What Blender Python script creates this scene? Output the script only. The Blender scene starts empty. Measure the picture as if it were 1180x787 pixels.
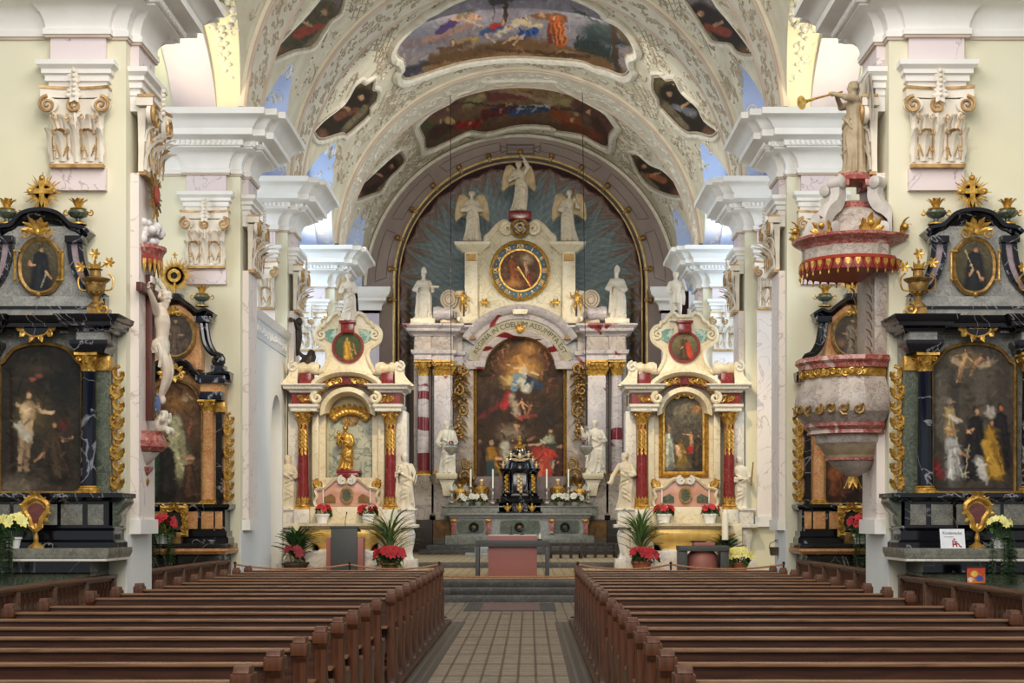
import bpy, bmesh, math, random
import numpy as np
from mathutils import Vector, Matrix
random.seed(7)
SC = bpy.context.scene
COL = SC.collection
PI = math.pi
# ---- camera measures (metres; floor of the nave is z = 0, the axis of the nave is x = 0, looking along +y)
F = 1750.0; CX = 610.0; CY = 600.0; EX = 0.31; EZ = 1.64
def X(px, Y): return EX + (px - CX) * Y / F
def Z(py, Y): return EZ - (py - CY) * Y / F
def M_(px, Y): return px * Y / F
def lin(c): return tuple(((v/255.0)/12.92 if v/255.0 <= .04045 else ((v/255.0+.055)/1.055)**2.4) for v in c)

# ---------------------------------------------------------------- materials
MATS = {}
def _new(name):
    m = bpy.data.materials.new(name); m.use_nodes = True
    nt = m.node_tree; b = nt.nodes['Principled BSDF']; MATS[name] = m
    return m, nt, b
def _n(nt, t, **kw):
    n = nt.nodes.new(t)
    for k, v in kw.items(): setattr(n, k, v)
    return n
def _ramp(nt, stops, fac):
    r = _n(nt, 'ShaderNodeValToRGB')
    e = r.color_ramp.elements
    while len(e) < len(stops): e.new(.5)
    for i, (p, c) in enumerate(stops):
        e[i].position = p; e[i].color = (*c, 1)
    nt.links.new(fac, r.inputs['Fac'])
    return r
def _coord(nt, scale=(1, 1, 1)):
    tc = _n(nt, 'ShaderNodeTexCoord'); mp = _n(nt, 'ShaderNodeMapping')
    mp.inputs['Scale'].default_value = scale
    nt.links.new(tc.outputs['Object'], mp.inputs['Vector'])
    return mp.outputs['Vector']
def _noise(nt, vec, scale, detail=4, dist=0, rough=.5):
    n = _n(nt, 'ShaderNodeTexNoise'); n.inputs['Scale'].default_value = scale
    n.inputs['Detail'].default_value = detail; n.inputs['Distortion'].default_value = dist
    n.inputs['Roughness'].default_value = rough
    nt.links.new(vec, n.inputs['Vector']); return n.outputs['Fac']
def _bump(nt, b, h, strength, dist=.02):
    bp = _n(nt, 'ShaderNodeBump'); bp.inputs['Strength'].default_value = strength
    bp.inputs['Distance'].default_value = dist
    nt.links.new(h, bp.inputs['Height']); nt.links.new(bp.outputs['Normal'], b.inputs['Normal'])
def mat(name, col, col2=None, rough=.5, metal=0, var=.1, scale=5, bump=0, bscale=30, stretch=(1, 1, 1), emit=0, coat=0):
    if name in MATS: return MATS[name]
    m, nt, b = _new(name)
    c = lin(col)
    c2 = lin(col2) if col2 else tuple(min(1, v*(1+var)) for v in c)
    c1 = c if col2 else tuple(v*(1-var) for v in c)
    v = _coord(nt, stretch)
    r = _ramp(nt, [(.3, c1), (.7, c2)], _noise(nt, v, scale, 5))
    nt.links.new(r.outputs['Color'], b.inputs['Base Color'])
    b.inputs['Roughness'].default_value = rough; b.inputs['Metallic'].default_value = metal
    if coat: b.inputs['Coat Weight'].default_value = coat
    if bump: _bump(nt, b, _noise(nt, v, bscale, 4), bump)
    if emit:
        nt.links.new(r.outputs['Color'], b.inputs['Emission Color']); b.inputs['Emission Strength'].default_value = emit
    return m
def marble(name, base, vein, base2=None, scale=2.5, width=.05, rough=.3, patch=None, pt=.56, pscale=1.2, stretch=(1, 1, 1), dist=1.2):
    """stone with thin veins, a second tone, and (patch) hard-edged blotches of another stone"""
    if name in MATS: return MATS[name]
    m, nt, b = _new(name)
    v = _coord(nt, stretch)
    tone = _ramp(nt, [(.3, lin(base)), (.7, lin(base2 or base))], _noise(nt, v, scale*.8, 6))
    n = _noise(nt, v, scale, 7, dist)
    s = _n(nt, 'ShaderNodeMath', operation='SUBTRACT'); s.inputs[1].default_value = .5
    a = _n(nt, 'ShaderNodeMath', operation='ABSOLUTE')
    nt.links.new(n, s.inputs[0]); nt.links.new(s.outputs[0], a.inputs[0])
    k = _ramp(nt, [(0, (1, 1, 1)), (width, (0, 0, 0))], a.outputs[0])
    mx = _n(nt, 'ShaderNodeMix', data_type='RGBA'); mx.inputs['B'].default_value = (*lin(vein), 1)
    nt.links.new(tone.outputs['Color'], mx.inputs['A']); nt.links.new(k.outputs['Color'], mx.inputs['Factor'])
    out = mx.outputs['Result']
    if patch:
        p = _ramp(nt, [(pt, (0, 0, 0)), (pt+.02, (1, 1, 1))], _noise(nt, v, pscale, 3, .6))
        m2 = _n(nt, 'ShaderNodeMix', data_type='RGBA'); m2.inputs['B'].default_value = (*lin(patch), 1)
        nt.links.new(out, m2.inputs['A']); nt.links.new(p.outputs['Color'], m2.inputs['Factor'])
        out = m2.outputs['Result']
    nt.links.new(out, b.inputs['Base Color']); b.inputs['Roughness'].default_value = rough
    return m
def wood(name, c1, c2, rough=.4, stretch=(1, 12, 12), scale=2.5):
    if name in MATS: return MATS[name]
    m, nt, b = _new(name)
    v = _coord(nt, stretch)
    n = _noise(nt, v, scale, 6, .8)
    r = _ramp(nt, [(.3, lin(c1)), (.5, tuple((p+q)/2 for p, q in zip(lin(c1), lin(c2)))), (.72, lin(c2))], n)
    nt.links.new(r.outputs['Color'], b.inputs['Base Color']); b.inputs['Roughness'].default_value = rough
    _bump(nt, b, n, .15, .01)
    return m
def painted():
    """paint laid on in the mesh's own colour layer, with a little canvas mottling"""
    if 'oil_paint' in MATS: return MATS['oil_paint']
    m, nt, b = _new('oil_paint')
    at = _n(nt, 'ShaderNodeAttribute', attribute_name='paint')
    mx = _n(nt, 'ShaderNodeMix', data_type='RGBA', blend_type='MULTIPLY'); mx.inputs['Factor'].default_value = 1
    r = _ramp(nt, [(.3, (.86, .86, .86)), (.7, (1.1, 1.1, 1.1))], _noise(nt, _coord(nt), 14, 5))
    nt.links.new(at.outputs['Color'], mx.inputs['A']); nt.links.new(r.outputs['Color'], mx.inputs['B'])
    nt.links.new(mx.outputs['Result'], b.inputs['Base Color']); b.inputs['Roughness'].default_value = .55
    b.inputs['Specular IOR Level'].default_value = .25
    return m
GOLD = mat('gilding', (150, 104, 36), (228, 184, 92), rough=.36, metal=.55, scale=14, bump=.3, bscale=26)
GOLDD = mat('old_gilding', (104, 78, 38), (176, 138, 78), rough=.42, metal=.45, scale=12, bump=.2)
SILV = mat('silver', (170, 168, 162), (215, 212, 205), rough=.3, metal=.8)
WALL = mat('yellow_plaster', (222, 216, 188), (230, 226, 204), rough=.85, scale=.6, bump=.05, bscale=60)
WHITE = mat('white_stucco', (232, 228, 222), (242, 240, 236), rough=.8, scale=1.5, bump=.06, bscale=40)
LOWW = mat('white_plaster', (222, 224, 222), (232, 233, 232), rough=.85, scale=1)
LILAC = marble('lilac_stucco_marble', (222, 208, 210), (176, 160, 170), (228, 214, 214), scale=1.3, width=.012, rough=.5)
PINKW = marble('pinkish_stucco_marble', (232, 220, 214), (196, 178, 176), (236, 226, 220), scale=1.3, width=.012, rough=.5)
LILACP = mat('lilac_plaster', (196, 188, 200), (210, 202, 212), rough=.85, scale=1)
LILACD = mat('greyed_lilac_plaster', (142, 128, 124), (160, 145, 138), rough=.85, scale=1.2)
VGREEN = mat('green_plaster', (206, 210, 190), (214, 218, 200), rough=.85, scale=.7)
VAULTM = mat('vault_stucco', (212, 202, 176), (236, 228, 206), rough=.85, scale=1.6, bump=.5, bscale=9)
VYEL = mat('vault_yellow', (226, 220, 184), (234, 228, 200), rough=.85, scale=.8, bump=.15, bscale=12)
RELIEF = mat('stucco_relief', (214, 206, 188), (236, 230, 216), rough=.8, scale=6)
RELIEFD = mat('toned_relief', (164, 148, 124), (198, 183, 160), rough=.8, scale=6)
RIBM = mat('arch_stucco', (216, 206, 186), (234, 226, 208), rough=.8, scale=2, bump=.5, bscale=11)
RIBE = mat('arch_edge', (188, 168, 152), (204, 186, 170), rough=.8, scale=2)
STATW = mat('white_carving', (206, 196, 178), (230, 222, 206), rough=.45, scale=4)
STATC = mat('cream_carving', (196, 184, 160), (224, 212, 190), rough=.5, scale=4)
BLACK = marble('black_marble', (12, 12, 16), (150, 150, 158), (22, 22, 30), scale=.9, width=.006, rough=.12)
NAVY = marble('navy_black_marble', (12, 15, 28), (150, 152, 160), (20, 26, 44), scale=.7, width=.006, rough=.12)
GREYM = marble('grey_green_marble', (98, 98, 90), (152, 152, 142), (140, 138, 126), scale=9, width=.04, rough=.25, dist=2)
GREYL = marble('pale_grey_marble', (138, 138, 134), (112, 112, 112), (172, 170, 164), scale=11, width=.04, rough=.28, dist=2)
GREEND = marble('dark_green_marble', (62, 72, 60), (110, 116, 98), (92, 98, 82), scale=6, width=.05, rough=.22, dist=2)
MAUVE = marble('mauve_marble', (142, 122, 130), (168, 152, 158), (162, 144, 150), scale=5, width=.05, rough=.25)
ORANGE = marble('orange_marble', (204, 150, 98), (216, 174, 128), (182, 118, 72), scale=7, width=.04, rough=.24, dist=2)
REDM = marble('red_marble', (108, 26, 28), (150, 76, 70), (134, 38, 38), scale=6, width=.02, rough=.18)
REDW = marble('red_white_marble', (140, 60, 54), (190, 140, 130), (166, 92, 82), scale=7, width=.05, rough=.28, patch=(200, 178, 168), pt=.6, pscale=3)
CREAMM = marble('cream_marble', (222, 208, 176), (206, 188, 154), (232, 222, 196), scale=3, width=.025, rough=.32)
WHITEM = marble('white_marble', (216, 210, 200), (190, 184, 180), (228, 222, 212), scale=3, width=.025, rough=.32)
SILVERM = marble('silver_marble', (150, 136, 124), (122, 110, 104), (184, 170, 156), scale=3, width=.035, rough=.3, patch=(186, 168, 152), pt=.6, pscale=.8)
BANDM = marble('red_banded_marble', (186, 172, 170), (156, 142, 150), (208, 196, 192), scale=3, width=.03, rough=.22, patch=(116, 30, 38), pt=.53, pscale=1.0, stretch=(.4, .4, 1.6))
ENTM = marble('lilac_white_marble', (184, 176, 178), (164, 152, 166), (208, 198, 192), scale=3, width=.04, rough=.28, patch=(140, 48, 52), pt=.63, pscale=1.1)
GABLEM = marble('ivory_green_marble', (206, 194, 162), (180, 176, 148), (220, 210, 182), scale=3, width=.04, rough=.32)
PULPM = marble('grey_pink_marble', (160, 146, 136), (138, 122, 116), (194, 182, 170), scale=5, width=.04, rough=.38, dist=2)
PEWW = wood('pew_wood', (104, 68, 44), (150, 112, 80), rough=.32)
PEWD = wood('pew_dark_wood', (50, 27, 15), (82, 46, 26), rough=.45)
PEWE = wood('pew_end_wood', (62, 34, 19), (104, 60, 33), rough=.4, stretch=(12, 12, 1))
BALW = wood('balustrade_wood', (66, 40, 24), (108, 68, 40), rough=.4, stretch=(12, 1, 12))
DARKW = wood('dark_oak', (34, 22, 16), (58, 38, 26), rough=.5)
STEPW = wood('step_wood', (142, 84, 44), (178, 112, 64), rough=.45)
SLATE = marble('dark_slate', (50, 47, 43), (92, 88, 80), (70, 66, 60), scale=4, width=.03, rough=.4)
PORPH = mat('pink_porphyry', (150, 92, 86), (166, 106, 98), rough=.5, scale=60, bump=.02)
ANTHR = mat('anthracite_stone', (62, 64, 66), (76, 78, 78), rough=.5, scale=30)
CANVAS = mat('dark_canvas', (50, 40, 32), (62, 50, 40), rough=.6)
IRON = mat('black_iron', (22, 20, 18), (38, 34, 30), rough=.5, metal=.4)
ROPE = mat('rope', (150, 104, 70), (186, 136, 96), rough=.8, scale=40)
WAX = mat('wax', (238, 232, 212), (246, 242, 228), rough=.5)
LEAF = mat('leaf_green', (36, 66, 32), (76, 110, 56), rough=.5, scale=7)
LEAFL = mat('palm_green', (54, 88, 44), (104, 136, 78), rough=.5, scale=5)
REDF = mat('poinsettia_red', (160, 14, 30), (206, 36, 50), rough=.6, scale=12)
YELF = mat('poinsettia_cream', (226, 214, 106), (246, 240, 170), rough=.6, scale=12)
POTW = mat('white_ceramic', (228, 228, 226), (238, 238, 236), rough=.35)
TERRA = mat('terracotta', (136, 74, 48), (160, 94, 64), rough=.8, scale=8)
CLOTH = mat('white_cloth', (206, 200, 190), (222, 216, 206), rough=.9)

# ---------------------------------------------------------------- mesh generators: each returns (verts, faces)
def g_box(x0, x1, y0, y1, z0, z1):
    if x0 > x1: x0, x1 = x1, x0
    v = [(x0,y0,z0),(x1,y0,z0),(x1,y1,z0),(x0,y1,z0),(x0,y0,z1),(x1,y0,z1),(x1,y1,z1),(x0,y1,z1)]
    return v, [(0,3,2,1),(4,5,6,7),(0,1,5,4),(1,2,6,5),(2,3,7,6),(3,0,4,7)]
def g_lathe(prof, c=(0, 0, 0), seg=20, a0=0, a1=2*PI, sx=1, sy=1):
    full = abs(a1-a0-2*PI) < 1e-6
    n = seg if full else seg+1
    v = []; f = []
    for i in range(n):
        a = a0+(a1-a0)*i/seg
        for r, z in prof: v.append((c[0]+math.cos(a)*r*sx, c[1]+math.sin(a)*r*sy, c[2]+z))
    k = len(prof)
    for i in range(seg):
        j = (i+1) % n
        for p in range(k-1): f.append((i*k+p, j*k+p, j*k+p+1, i*k+p+1))
    if full:
        if prof[0][0] > 1e-4: f.append(tuple(i*k for i in range(n))[::-1])
        if prof[-1][0] > 1e-4: f.append(tuple(i*k+k-1 for i in range(n)))
    return v, f
def g_tube(pts, r, seg=6, closed=False, flat=1.0):
    pts = [Vector(p) for p in pts]; n = len(pts)
    rs = r if isinstance(r, (list, tuple)) else [r]*n
    v = []; f = []; up = None
    for i, p in enumerate(pts):
        if closed: t = pts[(i+1) % n]-pts[i-1]
        else: t = pts[min(i+1, n-1)]-pts[max(i-1, 0)]
        if t.length < 1e-9: t = Vector((0, 0, 1))
        t.normalize()
        if up is None:
            up = Vector((0, 1, 0)) if abs(t.y) < .9 else Vector((1, 0, 0))
        s = t.cross(up)
        if s.length < 1e-6: s = t.cross(Vector((.3, .2, .9)))
        s.normalize(); up = s.cross(t).normalized()
        for k in range(seg):
            a = 2*PI*k/seg
            v.append(tuple(p+s*math.cos(a)*rs[i]+up*math.sin(a)*rs[i]*flat))
    for i in range(n if closed else n-1):
        j = (i+1) % n
        for k in range(seg):
            l = (k+1) % seg
            f.append((i*seg+k, i*seg+l, j*seg+l, j*seg+k))
    if not closed:
        f.append(tuple(range(seg))[::-1]); f.append(tuple((n-1)*seg+k for k in range(seg)))
    return v, f
def g_plate(o, y0, y1):
    n = len(o)
    v = [(x, y0, z) for x, z in o]+[(x, y1, z) for x, z in o]
    f = [tuple(range(n)), tuple(range(2*n-1, n-1, -1))]
    for i in range(n):
        j = (i+1) % n; f.append((i, i+n, j+n, j))
    return v, f
def offs(path, closed):
    n = len(path); ns = []
    def nr(a, b):
        dx, dy = b[0]-a[0], b[1]-a[1]; l = math.hypot(dx, dy) or 1
        return dy/l, -dx/l
    for i in range(n):
        if closed: a = nr(path[i-1], path[i]); b = nr(path[i], path[(i+1) % n])
        else:
            a = nr(path[max(i-1, 0)], path[max(i, 1)]) ; b = nr(path[min(i, n-2)], path[min(i+1, n-1)])
        d = max(.35, 1+a[0]*b[0]+a[1]*b[1])
        ns.append(((a[0]+b[0])/d, (a[1]+b[1])/d))
    return ns
def g_prof(path, prof, closed=False, mode='xy', y0=0, loop=True):
    """mode xy: a horizontal moulding, prof = (out, z); mode xz: an upright frame, prof = (out, depth towards the nave)"""
    ns = offs(path, closed); k = len(prof); v = []; f = []
    for (a, b), (nx, ny) in zip(path, ns):
        for o, h in prof:
            if mode == 'xy': v.append((a+o*nx, b+o*ny, h))
            else: v.append((a+o*nx, y0-h, b+o*ny))
    n = len(path)
    for i in range(n if closed else n-1):
        j = (i+1) % n
        for p in range(k if loop else k-1):
            q = (p+1) % k; f.append((i*k+p, j*k+p, j*k+q, i*k+q))
    if not closed and loop:
        f.append(tuple(range(k))); f.append(tuple((n-1)*k+p for p in range(k))[::-1])
    return v, f
def g_ball(c, r, seg=10, rings=6):
    if not isinstance(r, (tuple, list)): r = (r, r, r)
    v = [(c[0], c[1], c[2]-r[2])]; f = []
    for i in range(1, rings):
        t = -PI/2+PI*i/rings
        for k in range(seg):
            a = 2*PI*k/seg
            v.append((c[0]+r[0]*math.cos(t)*math.cos(a), c[1]+r[1]*math.cos(t)*math.sin(a), c[2]+r[2]*math.sin(t)))
    v.append((c[0], c[1], c[2]+r[2])); L = len(v)-1
    for k in range(seg):
        f.append((0, 1+(k+1) % seg, 1+k)); b = 1+(rings-2)*seg; f.append((L, b+k, b+(k+1) % seg))
    for i in range(rings-2):
        for k in range(seg):
            a = 1+i*seg; l = (k+1) % seg
            f.append((a+k, a+l, a+seg+l, a+seg+k))
    return v, f
def g_leaf(base, up, out, L, W, curl=.5, n=6, fold=.25, lobes=True):
    """a leaf growing from base along up and bending towards out"""
    up = Vector(up).normalized(); out = Vector(out).normalized(); side = up.cross(out).normalized()
    p = Vector(base); v = []; f = []; st = L/n
    for i in range(n+1):
        t = i/n; a = curl*PI*t*t
        d = up*math.cos(a)+out*math.sin(a)
        w = W*.5*math.sin(PI*min(1, .12+t*.88))**.7 if t < 1 else W*.04
        if lobes and i % 2 == 1: w *= .72
        nrm = d.cross(side).normalized()
        v += [tuple(p+side*w), tuple(p-nrm*W*fold*.5), tuple(p-side*w)]
        p = p+d*st
    for i in range(n):
        a = i*3; b = a+3
        f += [(a, a+1, b+1, b), (a+1, a+2, b+2, b+1)]
    return v, f
def spiral(cx, cz, r0, turns=1.6, a0=0, d=1, n=22, rmin=.12):
    """points of a spiral from the outside in"""
    return [(cx+math.cos(a0+d*2*PI*turns*i/n)*r0*(1-(1-rmin)*i/n), cz+math.sin(a0+d*2*PI*turns*i/n)*r0*(1-(1-rmin)*i/n)) for i in range(n+1)]
def arc(cx, cz, r, a0, a1, n=20, rz=None):
    rz = rz or r
    return [(cx+r*math.cos(math.radians(a0+(a1-a0)*i/n)), cz+rz*math.sin(math.radians(a0+(a1-a0)*i/n))) for i in range(n+1)]
def smooth(pts, k=6):
    """Catmull-Rom through the points (2-D or 3-D)"""
    o = []; n = len(pts)
    for i in range(n-1):
        p0, p1, p2, p3 = pts[max(i-1, 0)], pts[i], pts[i+1], pts[min(i+2, n-1)]
        for j in range(k):
            t = j/k
            o.append(tuple(.5*(2*b+(c-a)*t+(2*a-5*b+4*c-d)*t*t+(3*b-a-3*c+d)*t**3) for a, b, c, d in zip(p0, p1, p2, p3)))
    o.append(tuple(pts[-1])); return o
def mirror(half, cx=0):
    """half outline given on the +d side from bottom to top -> closed outline"""
    return [(cx+d, z) for d, z in half]+[(cx-d, z) for d, z in reversed(half)]

OFF = {}
class MB:
    def __init__(s): s.v = []; s.f = []
    def add(s, g, fn=None, M=None):
        v, f = g; o = len(s.v)
        if M is not None: v = [tuple(M @ Vector(p)) for p in v]
        if fn: v = [fn(*p) for p in v]
        s.v += v; s.f += [tuple(i+o for i in q) for q in f]; return s
    def box(s, *a): return s.add(g_box(*a))
    def pieces(s):
        n = len(s.v); par = list(range(n))
        def fd(i):
            while par[i] != i: par[i] = par[par[i]]; i = par[i]
            return i
        for q in s.f:
            r = fd(q[0])
            for i in q[1:]: par[fd(i)] = r
        ro = np.array([fd(i) for i in range(n)]); u, isl = np.unique(ro, return_inverse=True); k = len(u)
        if k < 2 or k > 500: return None
        P = np.array(s.v); lo = np.full((k, 3), 1e9); hi = -lo
        np.minimum.at(lo, isl, P); np.maximum.at(hi, isl, P)
        size = (hi-lo).max(1); gap = np.maximum(0, np.maximum(lo[:, None]-hi[None], lo[None]-hi[:, None]))
        near = np.sqrt((gap**2).sum(2)) <= np.maximum(.019, .49*np.maximum(size[:, None], size[None]))
        lab = np.arange(k)
        for _ in range(60):
            new = np.where(near, lab[None], k).min(1)
            if (new == lab).all(): break
            lab = new
        g = lab[isl]; ids = np.unique(g)
        if not 1 < len(ids) <= 40: return None
        out = []
        for i in ids:
            idx = np.nonzero(g == i)[0]; mp = {int(a): b for b, a in enumerate(idx)}
            t = MB(); t.v = [s.v[a] for a in idx]; t.f = [tuple(mp[a] for a in q) for q in s.f if q[0] in mp]; out.append(t)
        return out
    def build(s, name, m, parent=None, loc=None, ang=38, bevel=0, flat=False, whole=False):
        ps = None if (parent is None or whole or name.endswith('_tmp') or len(s.v) > 12000) else s.pieces()
        if ps:
            os_ = [p.build(name, m, parent, loc, ang, bevel, flat, True) for p in ps]
            return os_[0]
        off = OFF[parent.name] if parent else (loc or (0, 0, 0))
        me = bpy.data.meshes.new(name)
        me.from_pydata([(x-off[0], y-off[1], z-off[2]) for x, y, z in s.v], [], s.f)
        bm = bmesh.new(); bm.from_mesh(me)
        bmesh.ops.recalc_face_normals(bm, faces=bm.faces)
        if bevel:
            es = [e for e in bm.edges if len(e.link_faces) == 2 and e.calc_face_angle(0) > .6]
            bmesh.ops.bevel(bm, geom=es, offset=bevel, segments=2, affect='EDGES', profile=.6, clamp_overlap=True)
        th = math.radians(ang)
        for fc in bm.faces: fc.smooth = not flat
        for e in bm.edges: e.smooth = len(e.link_faces) != 2 or e.calc_face_angle(0) < th
        bm.to_mesh(me); bm.free()
        o = bpy.data.objects.new(name, me); COL.objects.link(o)
        if m: me.materials.append(m)
        if parent: o.parent = parent
        else: o.location = off
        OFF[o.name] = off
        return o
def tag(o, label=None, cat=None, group=None, kind=None):
    if label: o['label'] = label
    if cat: o['category'] = cat
    if group: o['group'] = group
    if kind: o['kind'] = kind
    return o
def thing(name, loc, label, cat, group=None):
    o = bpy.data.objects.new(name, None); COL.objects.link(o); o.location = loc
    o.empty_display_size = .2; OFF[o.name] = tuple(loc)
    return tag(o, label, cat, group)
def struct(name, mb, m, loc=None, **kw):
    o = mb.build(name, m, None, loc, **kw); o['kind'] = 'structure'; return o
def copy_tree(o, parent=None):
    c = o.copy(); COL.objects.link(c)
    if parent: c.parent = parent
    OFF[c.name] = OFF.get(o.name, (0, 0, 0))
    for ch in [k for k in o.children]: copy_tree(ch, c)
    return c
def fuse(mb, name, m, parent, voxel, it=3, fac=.5):
    """weld the rough pieces of a figure into one continuous carved surface"""
    o = mb.build(name+'_tmp', None, parent)
    md = o.modifiers.new('r', 'REMESH'); md.mode = 'VOXEL'; md.voxel_size = voxel
    sm = o.modifiers.new('s', 'SMOOTH'); sm.factor = fac; sm.iterations = it
    dg = bpy.context.evaluated_depsgraph_get(); dg.update()
    me = bpy.data.meshes.new_from_object(o.evaluated_get(dg)); me.name = name
    off = OFF[o.name]; old = o.data
    bpy.data.objects.remove(o); bpy.data.meshes.remove(old)
    r = bpy.data.objects.new(name, me); COL.objects.link(r)
    if parent: r.parent = parent
    else: r.location = off
    OFF[r.name] = off
    me.materials.clear(); me.materials.append(m)
    me.shade_smooth()
    return r
def text(s, name, size, m, parent, place, extrude=.006, align='CENTER'):
    cu = bpy.data.curves.new(name, 'FONT'); cu.body = s; cu.size = size; cu.extrude = extrude
    cu.align_x = align; cu.align_y = 'CENTER'; cu.resolution_u = 3
    t = bpy.data.objects.new(name, cu); COL.objects.link(t)
    dg = bpy.context.evaluated_depsgraph_get(); dg.update()
    me = bpy.data.meshes.new_from_object(t.evaluated_get(dg))
    bpy.data.objects.remove(t); bpy.data.curves.remove(cu)
    v = [place(*p.co) for p in me.vertices]; f = [tuple(p.vertices) for p in me.polygons]
    bpy.data.meshes.remove(me)
    mb = MB(); mb.v = v; mb.f = f
    return mb.build(name, m, parent)

# ---------------------------------------------------------------- painter: brush strokes laid on a grid of photo-sized cells
class Canvas:
    def __init__(s, x0, x1, y0, y1, res, bg, bg2=None, seed=1, warp=1):
        s.b = (x0, x1, y0, y1); s.w = max(8, int((x1-x0)*res)); s.h = max(8, int((y1-y0)*res))
        s.gx, s.gy = np.meshgrid(np.linspace(x0, x1, s.w+1), np.linspace(y0, y1, s.h+1))
        t = ((s.gy-y0)/(y1-y0))[..., None]
        s.a = np.array(bg, float)*(1-t)+np.array(bg2 or bg, float)*t
        s.rng = np.random.default_rng(seed); s.ox, s.oy = s.gx, s.gy
        wp = .0126*max(y1-y0, x1-x0)**.8*warp
        s.gx = s.gx+wp*s._n(5)+wp*.7*s._n(13); s.gy = s.gy+wp*s._n(5)+wp*.7*s._n(13)
    def _n(s, k):
        h, w = max(2, int((s.b[3]-s.b[2])/24*k)+2), max(2, int((s.b[1]-s.b[0])/24*k)+2)
        g = s.rng.uniform(-1, 1, (h, w))
        yy = (s.oy-s.b[2])/(s.b[3]-s.b[2])*(h-1.001); xx = (s.ox-s.b[0])/(s.b[1]-s.b[0])*(w-1.001)
        iy, ix = yy.astype(int), xx.astype(int); fy, fx = yy-iy, xx-ix
        return g[iy, ix]*(1-fy)*(1-fx)+g[iy+1, ix]*fy*(1-fx)+g[iy, ix+1]*(1-fy)*fx+g[iy+1, ix+1]*fy*fx
    def brush(s, n=260, L=5, w=1.1, var=.3, op=.75):
        """short strokes in the colours already there, lighter or darker, to break up the broad shapes"""
        for k in range(n):
            j, i = s.rng.integers(0, s.h+1), s.rng.integers(0, s.w+1); col = s.a[j, i]*(1+s.rng.uniform(-var, var)); t = s.rng.uniform(0, PI)
            x, y = s.ox[j, i], s.oy[j, i]; l = s.rng.uniform(.4, 1)*L; ww = w*s.rng.uniform(.6, 1.3)
            dx, dy = math.cos(t)*l*.5, math.sin(t)*l*.5; q = l*.5+ww+1
            cx0 = max(0, int((x-q-s.b[0])/(s.b[1]-s.b[0])*s.w)); cx1 = int((x+q-s.b[0])/(s.b[1]-s.b[0])*s.w)+2
            cy0 = max(0, int((y-q-s.b[2])/(s.b[3]-s.b[2])*s.h)); cy1 = int((y+q-s.b[2])/(s.b[3]-s.b[2])*s.h)+2
            X_, Y_ = s.ox[cy0:cy1, cx0:cx1], s.oy[cy0:cy1, cx0:cx1]; vx, vy = 2*dx, 2*dy
            tt = np.clip(((X_-x+dx)*vx+(Y_-y+dy)*vy)/(vx*vx+vy*vy), 0, 1)
            al = (np.clip((1-np.hypot(X_-x+dx-tt*vx, Y_-y+dy-tt*vy)/ww)*1.6, 0, 1)*op)[..., None]
            s.a[cy0:cy1, cx0:cx1] = s.a[cy0:cy1, cx0:cx1]*(1-al)+col*al
        return s
    def _mix(s, al, col): s.a = s.a*(1-al[..., None])+np.array(col, float)*al[..., None]
    def e(s, cx, cy, rx, ry, col, rot=0, soft=.4, op=1):
        c, n = math.cos(math.radians(rot)), math.sin(math.radians(rot))
        dx, dy = s.gx-cx, s.gy-cy
        d = np.sqrt(((dx*c+dy*n)/rx)**2+((-dx*n+dy*c)/ry)**2)
        s._mix(np.clip((1-d)/max(soft, .02)+0, 0, 1)*op, col); return s
    def c(s, x0, y0, x1, y1, r0, r1, col, soft=.4, op=1):
        vx, vy = x1-x0, y1-y0; L = vx*vx+vy*vy or 1
        t = np.clip(((s.gx-x0)*vx+(s.gy-y0)*vy)/L, 0, 1)
        d = np.hypot(s.gx-x0-t*vx, s.gy-y0-t*vy)/(r0+(r1-r0)*t)
        s._mix(np.clip((1-d)/max(soft, .02), 0, 1)*op, col); return s
    def noise(s, sc, amp):
        for k, am in ((sc, amp), (sc*2.3, amp*.6), (sc*5, amp*.4)):
            n = s._n(k)
            s.a = s.a*(1+am*n[..., None])
        return s
    def fig(s, x, y, h, robe, skin=(196, 150, 112), lean=0, arms=(), hair=(60, 40, 28), dark=.55, w=1.0):
        """a draped figure: head at (x, y), robe down to y + h"""
        rb = np.array(robe, float)
        s.c(x, y+.2*h, x+lean, y+.86*h, .12*h*w, .19*h*w, rb*dark, .35)
        s.c(x-.02*h, y+.2*h, x+lean-.03*h, y+.8*h, .095*h*w, .13*h*w, rb, .6)
        for k in range(4):
            o = (k-1.5)*.07*h*w
            s.c(x+o*.5, y+.32*h, x+lean+o*1.3, y+.9*h, .015*h, .03*h, rb*(1.25 if k % 2 else .6), .8, .7)
        for ax, ay in arms:
            mx, my = (x+ax)/2, (y+.28*h+ay)/2+.03*h
            s.c(x+(.07*h if ax > x else -.07*h), y+.2*h, mx, my, .06*h, .05*h, rb*.95, .5)
            s.c(mx, my, ax, ay, .035*h, .025*h, skin, .5)
        s.e(x, y+.02*h, .062*h, .075*h, hair, 0, .4); s.e(x+.01*h, y+.035*h, .048*h, .06*h, skin, 0, .5)
        return s
    def nude(s, x, y, h, skin=(206, 164, 124), lean=0, arms=(), cloth=None):
        sk = np.array(skin, float)
        s.c(x+lean*.5-.03*h, y+.5*h, x+lean-.05*h, y+h, .07*h, .035*h, sk*.85, .5)
        s.c(x+lean*.5+.03*h, y+.5*h, x+lean+.03*h, y+h, .07*h, .035*h, sk*.7, .5)
        s.c(x, y+.2*h, x+lean*.5, y+.48*h, .11*h, .085*h, sk, .5); s.c(x+.04*h, y+.22*h, x+lean*.5+.04*h, y+.45*h, .04*h, .03*h, sk*.75, .8, .6)
        if cloth: s.e(x+lean*.5, y+.53*h, .11*h, .09*h, cloth, 0, .4)
        for ax, ay in arms: s.c(x, y+.18*h, ax, ay, .045*h, .025*h, sk, .5)
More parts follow.
